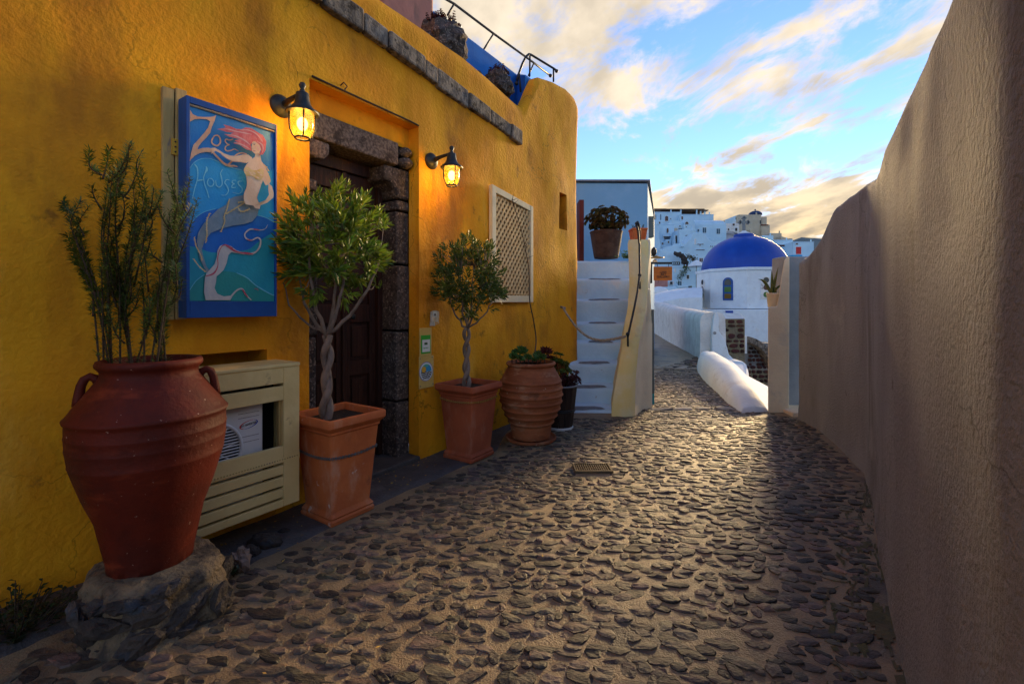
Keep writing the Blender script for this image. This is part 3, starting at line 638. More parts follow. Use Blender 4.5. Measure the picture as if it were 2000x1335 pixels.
    def strip(k, n, slope):
        pts = []
        for (u, v) in ((s0, slope * (s0 - s0) + k), (s1, slope * (s1 - s0) + k)):
            pts.append([u, v])
        (u0, v0), (u1, v1) = pts; top = lambda u: zt(u) - t; lo = z0
        N_ = 40; on = [(u0 + (u1 - u0) * i / N_, v0 + (v1 - v0) * i / N_) for i in range(N_ + 1)]
        on = [p for p in on if lo <= p[1] <= top(p[0])]
        if len(on) < 2: return
        (a, b), (c, d) = on[0], on[-1]; ln = math.hypot(c - a, d - b)
        if ln < .02: return
        ox, oz = -(d - b) / ln * .0105, (c - a) / ln * .0105
        c4 = [(a - ox, b - oz), (c - ox, d - oz), (c + ox, d + oz), (a + ox, b + oz)]
        lat.hexa([W(x, n + .006, z) for x, z in c4], [W(x, n, z) for x, z in c4])
    k = z0 - 1.3
    while k < z1 + 1.3:
        strip(k, .030, 1.25); strip(k + .6, .023, -1.25); k += .072
    link_mesh('lattice', lat, M['lattice_wood'], sh, kind='stuff')
    link_mesh('backing', MB().wbox(s0, s1, .004, .012, z0, zt(sb) - .02), mk('shutter_dark', (.16, .075, .02), rough=.9), sh)
    # roof terrace: blue parapet with return, pink chimney stack
    b0 = W(-0.6, -.8, 0); tw = MB(); tw.wbox(-0.2, 2.60, -1.0, -.8, 2.6, 4.0)
    link_mesh('terrace_wall', tw, M['terrace_blue'], h, bevel=.02)
    q1, q2 = W(2.58, -.80, 0), W(1.70, -.125, 0); tw = MB()
    dd = (q2 - q1); off = Vector((D2.x, D2.y, 0)) * .2
    def V(p, z): return Vector((p.x, p.y, z))
    tw.hexa([V(q1, 2.6), V(q2, 2.6), V(q2 + off, 2.6), V(q1 + off, 2.6)], [V(q1, 4.0), V(q2, 3.44), V(q2 + off, 3.44), V(q1 + off, 4.0)])
    link_mesh('terrace_return', tw, M['terrace_blue'], h, bevel=.02)
    a = onwall(848, 30, -.6); sc_ = (Vector((a.x, a.y)) - A).dot(D2)
    link_mesh('chimney', MB().wbox(sc_ - .62, sc_, -1.0, -.6, 2.6, 4.3), M['pink'], h, bevel=.03)
    link_mesh('round_vent', MB().lathe([(.02, 0), (.05, .004), (.055, .02), (.04, .03)], W(wall_s(933, -.8), -.79, 3.64), 18, (N2.x, N2.y, 0)), M['iron'], h, smooth=True)
    return h
house = make_house()

# unseen block added behind the camera to shade the near end of the wall
def make_shade_block():
    h = thing('shade_block', W(-6.0, -1.5, 0), 'unseen ochre block added behind the viewpoint to shade the street wall', 'house')
    link_mesh('wall', MB().wbox(-12, -2.75, -4.0, 0.22, -.1, 6.4), M['yellow'], h, bevel=.05)
make_shade_block()
# ------------------------------------------------------------------ walls on the right
def make_right_wall():
    o = thing('lane_wall', (2.0, 2.6, 0), 'tall weathered grey beige plaster wall bordering the lane opposite the yellow house', 'wall')
    base = [(0.95, -3.2), (0.70, 0.0), (0.616, 0.554), (1.152, 1.338), (1.368, 1.664), (1.888, 2.386), (2.32, 3.03), (2.56, 3.6), (2.75, 4.125), (2.80, 4.5)]
    top = [1.75, 1.74, 1.73, 1.765, 1.78, 1.80, 1.925, 1.86, 1.68, 1.46]
    # arc-length sampling with rounded bends
    pts = []; L = [0]
    for a, b in zip(base, base[1:]): L.append(L[-1] + math.hypot(b[0] - a[0], b[1] - a[1]))
    tz = list(zip(L, top)); tz = tz[:7] + [(L[6] + 0.22, 1.93), (L[6] + 0.74, 1.925), (L[6] + 0.98, 1.80), (L[6] + 1.2, 1.70), (L[-2] + .24, 1.58), (L[-1], 1.57)]
    n = 150; tot = L[-1]
    def at(t):
        for i in range(len(base) - 1):
            if t <= L[i + 1]: f = (t - L[i]) / (L[i + 1] - L[i]); return Vector((base[i][0] + (base[i + 1][0] - base[i][0]) * f, base[i][1] + (base[i + 1][1] - base[i][1]) * f, 0))
        return Vector((*base[-1], 0))
    def sm(t, k=.08): return (at(max(0, t - k)) + at(t) * 2 + at(min(tot, t + k))) / 4
    mb = MB(); nz = 44; C = nz + 8; th = .30
    for i in range(n + 1):
        t = tot * i / n; p = sm(t); d = (sm(min(tot, t + .03)) - sm(max(0, t - .03))).normalized(); out = Vector((-d.y, d.x, 0)); zt = pl(tz, t)
        col = []
        for k in range(nz + 1):
            z = -0.1 + (zt - .07 + .1) * k / nz
            q = 0.014 * fbm(t * .7, z * .9, 11.0, 2) + 0.006 * fbm(t * 2.6, z * 2.6, 4.0, 3) + 0.05 * max(0, .14 - z)
            if z < .2: q += .02 * (0.2 - z) * fbm(t * 4, 1)
            col.append(p + out * q + Vector((0, 0, z)))
        for ang in (25, 50, 75, 90, 115, 150): 
            a = R(ang); col.append(p - out * (th / 2 - th / 2 * math.cos(a)) + Vector((0, 0, zt - .07 + .07 * math.sin(a) + .008 * fbm(t * 3, a))))
        col.append(p - out * th + Vector((0, 0, -.5)))
        mb.v += col
    for i in range(n):
        for k in range(C - 1): a = i * C + k; mb.f.append((a, a + 1, a + C + 1, a + C))
    mb.f.append(tuple(n * C + k for k in range(C)))
    link_mesh('wall', mb, M['grey_plaster'], o, smooth=True, angle=60)
make_right_wall()
def make_gate_posts():
    o = thing('gate_post', (2.7, 4.8, 0), 'cream plastered wall end with a low ledge holding a potted agave', 'wall')
    Y = 4.72; pts = [(1500, 812), (1500, 600), (1517, 598), (1520, 582), (1524, 556), (1528, 530), (1532, 508), (1537, 501), (1542, 500), (1541, 812)]
    link_mesh('wall', MB().prism([P(a, b, Y) for a, b in pts], (0.175, .30, 0)), M['cream_plaster'], o, bevel=.012)
    o = thing('gate_recess', (3.1, 5.0, 0), 'narrow plastered wall face coloured shade grey behind the cream wall end', 'wall')
    link_mesh('wall', MB().box(2.90, 3.5, 4.92, 5.15, -.1, 1.1 + 95 / 900 * 4.9), M['shade_plaster'], o, bevel=.015)
    link_mesh('step', MB().box(2.78, 3.15, 4.56, 4.92, -.1, .035), M['cream_plaster'], o, bevel=.012)
make_gate_posts()
# ------------------------------------------------------------------ stairs beside the yellow house
def make_stairs():
    st = thing('staircase', (1.0, 5.2, 0), 'whitewashed outdoor steps with worn grey treads climbing beside the yellow house', 'stairs')
    ys = [797, 755, 707, 667, 629, 583, 543, 508]; Yk = [4.70 + .25 * k for k in range(8)]
    rx = [1199, 1203, 1209, 1215, 1222, 1228, 1230, 1231]
    zk = [HCAM - (y - HY) / F * Y for y, Y in zip(ys, Yk)]
    prev = -0.1
    for k in range(8):
        Y, z = Yk[k], zk[k]; xl = A.x + (Y - A.y) * D2.x / D2.y - 0.3 if Y < 5.4 else 0.75
        xr = (rx[k] - HX) / F * Y + 0.12; y2 = Yk[k + 1] + .06 if k < 7 else 8.2
        if k == 7: xr = 1.86
        # slightly slumped tread: a grid with a rounded front edge
        mb = MB(); n = 18
        prof = [(0.02, prev - .05), (0.0, prev + (z - prev) * .3), (-.004, z - .055), (.0, z - .034), (.010, z - .022), (.055, z - .007), (.12, z), (y2 - Y, z + .004)]
        for i in range(n + 1):
            x = xl + (xr - xl) * i / n
            for dy, zz in prof: mb.v.append(Vector((x, Y + dy + .014 * fbm(x * 2.2, k * 3.1, zz), zz + .009 * fbm(x * 2.5, k * 2.0, 2.0))))
        m = len(prof)
        for i in range(n):
            for j in range(m - 1): a = i * m + j; mb.f.append((a, a + m, a + m + 1, a + 1))
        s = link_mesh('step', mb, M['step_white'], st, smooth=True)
        if k < 7:
            x0 = max(xl + .05, A.x + (Y - A.y) * D2.x / D2.y + .12) if Y < 5.4 else (1150 - HX) / F * Y
            x1 = (rx[k] - 16 - HX) / F * Y; wm = MB(); q = 16; pts = []
            for i in range(q + 1): f = i / q; pts.append((x0 + (x1 - x0) * f, Y + .030 - .022 * math.sin(math.pi * f) ** .35 + .004 * fbm(f * 5, k)))
            for i in range(q, -1, -1): f = i / q; pts.append((x0 + (x1 - x0) * f, Y + .034 + .060 * math.sin(math.pi * min(1, max(0, f))) ** .35))
            zf = lambda a, b: z + .006 + pl([(0, -.034), (.010, -.022), (.055, -.007), (.12, 0)], b - Y) + .009 * fbm(a * 2.5, k * 2.0, 2.0)
            fr_, bk = pts[:q + 1], pts[q + 1:][::-1]
            for i in range(q + 1):
                for e in range(5): y_ = fr_[i][1] + (bk[i][1] - fr_[i][1]) * e / 4; wm.v.append(Vector((fr_[i][0], y_ + .014 * fbm(fr_[i][0] * 2.2, k * 3.1, z), zf(fr_[i][0], y_))))
            for i in range(q):
                for e in range(4): wm.f.append((i * 5 + e, i * 5 + 5 + e, i * 5 + 6 + e, i * 5 + 1 + e))
            link_mesh('worn_tread', wm, M['step_grey'], s)
        prev = z
    # body under the landing
    mb = MB(); c4 = [(.80, 6.5), (1.88, 6.5), (2.30, 7.99), (.80, 7.99)]
    mb.hexa([(a, b, -.1) for a, b in c4], [(a, b, zk[7] - .015) for a, b in c4]); link_mesh('base', mb, M['step_white'], st)
    # the balustrade wall: pale yellow sloping face with cream outer side
    b = thing('balustrade', (1.15, 4.6, 0), 'pale yellow rounded balustrade wall at the outer side of the white steps', 'balustrade')
    rows = [(812, 1194, 1240, 4.56), (790, 1195, 1240, 4.565), (744, 1203, 1241.5, 4.60), (677, 1215, 1247, 4.68), (632, 1221, 1256, 4.77), (598, 1226, 1263, 4.85), (560, 1229, 1265.5, 4.95), (520, 1228.5, 1266.5, 5.03), (490, 1226.5, 1267, 5.08), (475, 1226, 1266.5, 5.12), (468, 1228, 1264, 5.18)]
    mb = MB(); m = 9
    def rowpts(y, l, r, Y):
        a, c = P(l, y, Y), P(r, y, Y); out = []
        for i in range(m):
            f = i / (m - 1); p = a.lerp(c, f); bulge = math.sin(math.pi * f)
            p.y -= .035 * bulge ** .6 - .01 * fbm(f * 3, y * .02); out.append(p)
        return out
    for r in rows: mb.v += rowpts(*r)
    for r in ((468.5, 1230, 1262, 5.45), (470, 1232, 1262, 5.75), (520, 1232, 1262, 5.80)): mb.v += rowpts(*r)
    n = len(rows) + 3
    for k in range(n - 1):
        for i in range(m - 1): a = k * m + i; mb.f.append((a, a + 1, a + m + 1, a + m))
    link_mesh('sloping_face', mb, M['pale_yellow'], b, smooth=True)
    mb = MB(); side = [rowpts(*r)[-1] for r in rows]; side[0].z = -.1
    far = Vector((1.500, 4.90, 0))
    for p in side: mb.v.append(p); mb.v.append(Vector((max(p.x + .02, p.x + (far.x - p.x) * .55), p.y + (4.95 - p.y) * .5 + .08, p.z))); mb.v.append(Vector((max(far.x, p.x + .06), max(4.93, p.y + .12), p.z)))
    for k in range(len(side) - 1):
        for i in range(2): a = k * 3 + i; mb.f.append((a, a + 1, a + 4, a + 3))
    link_mesh('outer_side', mb, M['cream_plaster'], b, smooth=True, angle=60)
    mb = MB(); inner = [rowpts(*r)[0] for r in rows]; inner[0].z = -.1
    for p in inner: mb.v.append(p); mb.v.append(Vector((p.x + .25, 5.8, p.z)))
    for k in range(len(inner) - 1): a = k * 2; mb.f.append((a, a + 1, a + 3, a + 2))
    link_mesh('inner_side', mb, M['pale_yellow'], b, smooth=True)
    # handrail pipe and rope
    hr = thing('handrail', P(1226, 655, 4.62), 'slim black bent pipe handrail fixed down the pale yellow balustrade', 'handrail')
    pts = [P(1249, 470, 5.0), P(1248, 448, 4.98), P(1247, 438, 4.97), P(1245, 434, 4.95), P(1242.5, 437, 4.93), P(1246, 450, 4.92), P(1249, 480, 4.9), P(1249.5, 535, 4.82), P(1245, 570, 4.74), P(1238, 605, 4.64), P(1230, 640, 4.58), P(1226, 658, 4.56)]
    link_mesh('pipe', MB().tube(pts[4:], .011, 8), M['iron'], hr, smooth=True)
    link_mesh('top_bend', MB().tube(pts[:5], .016, 8), M['iron'], hr, smooth=True)
    for (x, y, Y, l) in ((1249.5, 537, 4.82, 27), (1226, 652, 4.56, 24)):
        link_mesh('bracket', MB().tube([P(x, y, Y), P(x + .5, y + l, Y + .03)], .010, 8).ball(P(x, y, Y), .02, 10, 6), M['iron'], hr, smooth=True)
    rp = []
    a, c = onwall(1099, 600, .02), P(1222, 657, 4.55); n = 60
    for i in range(n + 1):
        f = i / n; p = a.lerp(c, f); p.z -= .20 * math.sin(math.pi * f) ** 1.0 * (1 - .25 * f); p.x += -.02 * math.sin(math.pi * f); rp.append(p)
    strands = []
    mb = MB()
    for q in range(3):
        st_ = []
        for i, p in enumerate(rp):
            ang = i * .55 + q * 2.094; st_.append(p + Vector((0, math.cos(ang) * .007, math.sin(ang) * .007)))
        mb.tube(st_, .0085, 6)
    r = tag(link_mesh('barrier_rope', mb, M['rope'], smooth=True), 'twisted pale rope hanging across the foot of the white steps', 'rope')
    link_mesh('hook', MB().tube([a + Vector((-.04, .03, .01)), a, a + Vector((.03, -.01, -.01))], .012, 8), M['zinc'], r)
make_stairs()

# ------------------------------------------------------------------ white house above the steps and what hangs on it
def make_gallery():
    h = thing('white_house', (1.8, 8.3, 0), 'flat topped whitewashed house in blue shade behind the landing of the steps', 'house')
    zt = 1.1 + 240 / 900 * 8.0; xr = 265 / 900 * 8.0
    mb = MB(); c = [(.2, 8.0), (xr, 8.0), (xr + 1.2, 11.5), (.2, 11.5)]
    mb.hexa([(a, b, -.1) for a, b in c], [(a, b, zt - .02 * (a > 1)) for a, b in c]); link_mesh('wall', mb, M['shade_blue'], h, bevel=.03)
    mb = MB(); c = [(.16, 7.96), (xr + .03, 7.96), (xr + 1.23, 11.54), (.16, 11.54)]
    mb.hexa([(a, b, zt) for a, b in c], [(a, b, zt + .03) for a, b in c]); link_mesh('roof_edge', mb, M['step_grey'], h)
    # lower side wall along the path, from the balustrade back to the house
    mb = MB(); mb.hexa([(1.36, 4.96, -.1), (1.505, 4.955, -.1), (2.30, 7.99, -.1), (2.0, 7.99, -.1)], [(1.36, 4.96, 1.25), (1.490, 4.955, 1.27), (2.24, 7.99, 1.74), (2.0, 7.99, 1.74)])
    link_mesh('side_wall', mb, M['cream_plaster'], h, bevel=.02)
    link_mesh('corner_pipe', MB().box(1.497, 1.520, 4.93, 4.953, .15, 1.05), M['grey_metal'], h)
    link_mesh('blue_door', MB().box(1.53, 1.575, 5.10, 5.16, .0, .30), M['p_teal'], h)
    a = P(1138, 450, 7.2); link_mesh('red_shutter', MB().box(a.x - .05, a.x + .02, 7.2, 7.5, 1.74, 1.1 + 205 / 900 * 7.2), M['red_door'], h)
    # hanging sign
    s = thing('hanging_sign', P(1271, 530, 6.0), 'small orange wooden gallery sign hanging from a black iron bracket', 'sign')
    Y = 6.0
    def bx(mb, x0, y0, x1, y1, Y0, Y1):
        p, q = P(x0, y1, Y0), P(x1, y0, Y0); return mb.box(p.x, q.x, Y0, Y1, p.z, q.z)
    mb = MB(); bx(mb, 1269.5, 511, 1274, 553, Y, Y + .03); bx(mb, 1274, 511.5, 1313, 515.5, Y, Y + .03)
    br = link_mesh('bracket', mb, M['iron'], s)
    mb = MB()
    for i in range(3):
        c = P(1316.5 + 4.2 * i, 514, Y + .01); mb.tube([c + Vector((.012 * math.cos(t), 0, .016 * math.sin(t))) for t in [k * .6283 for k in range(10)]], .004, 5, True)
    bx(mb, 1313, 511, 1328, 511.8, Y, Y + .02); bx(mb, 1313, 516.4, 1328, 517.2, Y, Y + .02); bx(mb, 1327.5, 511, 1328.3, 517.2, Y, Y + .02)
    link_mesh('scroll_end', mb, M['iron'], s)
    bd = link_mesh('board', bx(MB(), 1277.5, 520.5, 1313, 547.5, Y, Y + .025), M['sign_wood'], s, bevel=.003)
    for xx in (1284, 1306): link_mesh('chain', MB().tube([P(xx, 516, Y + .012), P(xx, 521, Y + .012)], .004, 6), M['iron'], s)
    for (t, y) in (('GAIA', 531.2), ('ART', 536.0), ('GALLERY', 540.6)):
        text_mesh('lettering', t, P(1295.5, y, Y - .003), 4.6 / 900 * Y, (1, 0, 0), (0, 0, 1), M['black_print'], s)
    # wall lantern with hood, grey box, pink wall
    l = thing('hooded_lamp', P(1274, 495, 6.6), 'black lamp under a small brass hood on the house corner above the hanging sign', 'lamp')
    Y = 6.6; c = P(1277, 492, Y)
    link_mesh('body', MB().lathe([(.02, -.05), (.035, -.03), (.04, .02), (.028, .05), (.008, .07)], c, 14), M['iron'], l, smooth=True)
    link_mesh('hood', MB().lathe([(.015, .03), (.03, .02), (.10, .0), (.102, -.006)], P(1282, 503, Y), 18), M['brass'], l, smooth=True)
    link_mesh('globe', MB().ball(P(1279, 511, Y), .035, 12, 8), M['chalk_pot'], l, smooth=True)
    link_mesh('arm', MB().tube([P(1270, 498, Y), P(1277, 500, Y), P(1282, 502, Y)], .008, 6), M['iron'], l)
    p, q = P(1265.5, 463, 8.4), P(1277.5, 422, 8.4)
    tag(link_mesh('meter_box', MB().box(p.x - .1, q.x, 8.4, 8.55, p.z, q.z), M['grey_metal'], bevel=.01), 'tall grey green metal box on the side of the white house', 'box')
    p, q = P(1271, 560, 11.0), P(1290, 468, 11.0)
    tag(link_mesh('pink_wall', MB().box(p.x - .5, q.x, 11.6, 11.9, -.5, q.z + .1), M['pink'], bevel=.03), 'weathered pink plaster wall stub beyond the white house', 'wall')
def text_mesh(name, txt, loc, size, xdir, ydir, mat, parent, align='CENTER', sx=1.0):
    cu = bpy.data.curves.new('lettering', 'FONT'); cu.body = txt; cu.size = size * 1.35; cu.align_x = align; cu.align_y = 'CENTER'; cu.extrude = 0.0006; cu.resolution_u = 2
    tmp = bpy.data.objects.new('lettering_tmp', cu); COL.objects.link(tmp)
    me = bpy.data.meshes.new_from_object(tmp.evaluated_get(bpy.context.evaluated_depsgraph_get())); bpy.data.objects.remove(tmp); bpy.data.curves.remove(cu)
    x = Vector(xdir).normalized(); y = Vector(ydir).normalized(); z = x.cross(y); mb = MB()
    loc = Vector(loc); mb.v = [loc + x * (v.co.x * sx) + y * v.co.y + z * v.co.z for v in me.vertices]; mb.f = [tuple(p.vertices) for p in me.polygons]
    bpy.data.meshes.remove(me)
    return link_mesh(name, mb, mat, parent, fixn=False)
make_gallery()

# ------------------------------------------------------------------ walls and stone pier down the lane
def make_lane_walls():
    # long parapet
    o = thing('parapet_wall', (4.5, 13.0, 0), 'long low weathered white parapet wall along the far part of the lane', 'wall')
    pa = [((3.80, 9.3), .93), ((4.15, 11.0), .95), ((4.62, 13.5), 1.02), ((5.55, 18.0), 1.18), ((6.6, 24.0), 1.3)]
    mb = MB(); n = 50
    def at(t):
        k = min(int(t), len(pa) - 2); f = t - k; (a, h0), (b, h1) = pa[k], pa[k + 1]; return Vector((a[0] + (b[0] - a[0]) * f, a[1] + (b[1] - a[1]) * f, 0)), h0 + (h1 - h0) * f
    prof = [(-.02, -.2), (0, .05), (0, .3), (0, .55), (0, .80), (.02, .93), (.10, 1.0), (.25, 1.02), (.40, 1.0), (.46, .9), (.48, .3), (.48, -3.0)]
    for i in range(n + 1):
        p, h = at((len(pa) - 1) * i / n * .999)
        for u, v in prof: q = .02 * fbm(p.y * .5, v * 1.5, u, 2); mb.v.append(p + Vector((u + q, u * -.2, v * h if v > 0 else v)) + Vector((0, 0, .03 * fbm(p.y * .4, 3, 0, 2)) if v > .8 else (0, 0, 0)))
    m = len(prof)
    for i in range(n):
        for j in range(m - 1): a = i * m + j; mb.f.append((a, a + 1, a + m + 1, a + m))
    mb.f.append(tuple(range(m)))
    link_mesh('wall', mb, M['white_aged'], o, smooth=True, angle=60)
    link_mesh('spout', MB().tube([P(1335, 649, 12.6), P(1337, 651, 12.45)], .05, 10), M['iron'], o)
    o = thing('parapet_end', (3.9, 9.2, 0), 'bright white curved end of the parapet sweeping down to the steps', 'wall')
    pts = [(1390, 715), (1390.5, 660), (1391, 640), (1394, 618), (1398, 610), (1402, 611), (1404.5, 622), (1404, 646), (1410, 654), (1416, 664), (1421, 680), (1424, 692), (1438, 706), (1446, 716)]
    link_mesh('wall', MB().prism([P(a, b, 9.15) for a, b in pts], (.06, .32, 0)), M['white'], o, bevel=.04, seg=3)
    link_mesh('spout', MB().tube([P(1396, 650, 9.13), P(1396, 651, 9.25)], .03, 10), M['zinc'], o)
    # near kerb wall, rounded
    o = thing('kerb_wall', (2.8, 6.2, 0), 'low rounded cream white wall curving along the edge of the lane before the dome', 'wall')
    # (y, inner x, outer x, height)
    rows = []
    for px_in, py_in, px_t, py_t, px_o, Y in ((1361, 722, 1377, 685, 1400, 7.85), (1363, 727, 1381, 684, 1408, 7.45), (1372, 739, 1396, 692, 1424, 6.85), (1386, 754, 1417, 709, 1445, 6.2), (1404, 771, 1435, 731, 1462, 5.65), (1422, 789, 1455, 758, 1482, 5.1), (1436, 800, 1470, 778, 1496, 4.85), (1446, 808, 1479, 795, 1503, 4.68)):
        rows.append((P(px_in, py_in, Y), P(px_t, py_t, Y + .05), P(px_o, py_t + 8, Y + .08)))
    prof = []
    mb = MB(); m = 12
    fine = []
    for k in range(len(rows) - 1):
        for f in (0, .25, .5, .75): fine.append(tuple(rows[k][j].lerp(rows[k + 1][j], f) for j in range(3)))
    fine.append(rows[-1])
    for i_, (a, t, c) in enumerate(fine):
        a = Vector((a.x, a.y, -.08)); col = []
        for j in range(m + 1):
            f = j / m
            ang = math.pi * f; cx = (a.x + c.x) / 2; hw = (c.x - a.x) / 2; e = 2.6
            ca, sa = math.cos(ang), math.sin(ang); x = cx - hw * (abs(ca) ** (2 / e)) * (1 if ca > 0 else -1); z = -.08 + (t.z + .08) * (abs(sa) ** (2 / e))
            col.append(Vector((x, a.y + (c.y - a.y) * f, z + .030 * fbm(a.y * 1.3, f * 2.5, 1.0, 3) * (z > .0))))
        mb.v += col
    C = m + 1
    for i in range(len(fine) - 1):
        for j in range(m): q = i * C + j; mb.f.append((q, q + 1, q + C + 1, q + C))
    mb.f.append(tuple(range(C))); mb.f.append(tuple((len(fine) - 1) * C + j for j in range(C)))
    link_mesh('wall', mb, M['white'], o, smooth=True)
    link_mesh('vent_pipe', MB().tube([P(1400, 717, 6.48), P(1403, 716, 6.40)], .038, 12), M['chalk_pot'], o, smooth=True)
    # white stair slab going down
    o = thing('stair_slab', (3.6, 7.0, 0), 'smooth white plastered slab beside the descending steps', 'stairs')
    mb = MB(); top = [P(1400, 694, 8.9), P(1432, 706, 8.9), P(1455, 708, 8.6), P(1462, 722, 8.3), P(1463, 733, 7.9), P(1512, 760, 7.4), P(1540, 812, 5.4), P(1480, 812, 5.2), P(1445, 760, 6.2), P(1415, 720, 7.4)]
    mb.prism(top, (0, 0, -1.2)); link_mesh('slab', mb, M['white'], o, bevel=.05, seg=3)
    o = thing('small_step', (4.6, 9.6, 0), 'white rounded step block at the foot of the stone pier', 'stairs')
    pts = [(1432, 705), (1452, 706), (1459, 712), (1462, 722), (1463, 735), (1440, 735)]
    link_mesh('block', MB().prism([P(a, b, 8.7) for a, b in pts], (.05, .5, 0)), M['white'], o, bevel=.04, seg=3)
    # stone pier: mortar core with individual stones
    def masonry(o, rect, Y, mat, courses, seed, hw):
        r = random.Random(seed); x0, y0, x1, y1 = rect; y = y0 + 1.0
        for hgt in courses:
            x = x0 + r.uniform(0, 2)
            while x < x1 - 3:
                w = min(r.uniform(*hw), x1 - x - .5)
                if r.random() < .86 and w > 3:
                    pts = []; n = 9; cx, cy = x + w / 2, y + hgt / 2
                    for i in range(n):
                        a = 2 * math.pi * i / n; e = (abs(math.cos(a)) ** 3 + abs(math.sin(a)) ** 3) ** (-1 / 3) * r.uniform(.8, 1.02)
                        pts.append((cx + w * .47 * math.cos(a) * e, cy + hgt * .44 * math.sin(a) * e))
                    pr = r.uniform(.02, .06)
                    mb = MB(); mb.prism([P(a, b, Y - pr) for a, b in pts], (0, pr + .02, 0)); link_mesh('stone', mb, mat, o, bevel=.012)
                x += w + r.uniform(.6, 1.6)
            y += hgt + 1.0
    o = thing('stone_pier', P(1430, 692, 10), 'square pier of dark red lava stones with a sloped cement cap', 'pier')
    Y = 10.0; p, q = P(1403, 700, Y), P(1455.5, 622.5, Y)
    link_mesh('core', MB().box(p.x, q.x, Y, Y + .55, p.z - 1.5, q.z), M['pillar_mortar'], o, bevel=.02)
    masonry(o, (1404, 623, 1455.5, 693), Y, M['red_rock'], (8, 6, 9, 12, 6, 10, 9), 3, (9, 20))
    cap = [P(1402, 622.5, Y - .03), P(1456, 622.5, Y - .03), P(1447, 612, Y + .3), P(1402, 610, Y + .3)]
    mb = MB(); mb.prism(cap, (0, .4, 0)); link_mesh('cap', mb, M['white_aged'], o, bevel=.02)
    # arch with masonry infill
    o = thing('stone_arch', P(1480, 700, 11.2), 'dark stone arch with red lava masonry infill below the church', 'arch')
    Y = 11.2; c = (1452, 722)
    mb = MB(); outer, inner = [], []
    for i in range(15):
        a = R(100 - 105 * i / 14); outer.append((c[0] + 64 * math.cos(a), c[1] - 66 * math.sin(a))); inner.append((c[0] + 53 * math.cos(a), c[1] - 54 * math.sin(a)))
    for i in range(14):
        g = .03; pts = [outer[i], outer[i + 1], inner[i + 1], inner[i]]
        mm = MB().prism([P(a, b, Y) for a, b in pts], (0, .5, 0)); link_mesh('arch_stone', mm, M['cornice'], o, bevel=.015)
    p, q = P(1440, 830, Y + .3), P(1540, 660, Y + .3)
    link_mesh('infill', MB().box(p.x, q.x, Y + .32, Y + .6, p.z, P(0, 672, Y).z), M['blue_mortar'], o)
    masonry(o, (1462, 676, 1512, 752), Y + .31, M['red_rock'], (6, 7, 6, 8, 7, 6, 8, 7, 7), 5, (5, 11))
    p, q = P(1455.5, 690, 10.9), P(1459, 640, 10.9); link_mesh('side_post', MB().box(p.x, q.x, 10.9, 11.1, p.z, q.z - .2), M['white'], o)
    # rubble foot wall below the arch
    p, q = P(1450, 790, 10.6), P(1530, 706, 10.6); link_mesh('foot', MB().box(p.x, q.x, 10.6, 11.1, p.z, q.z - .2), M['pillar_mortar'], o)
    masonry(o, (1455, 712, 1512, 752), 10.6, M['red_rock'], (8, 8, 8, 8), 9, (6, 14))
make_lane_walls()

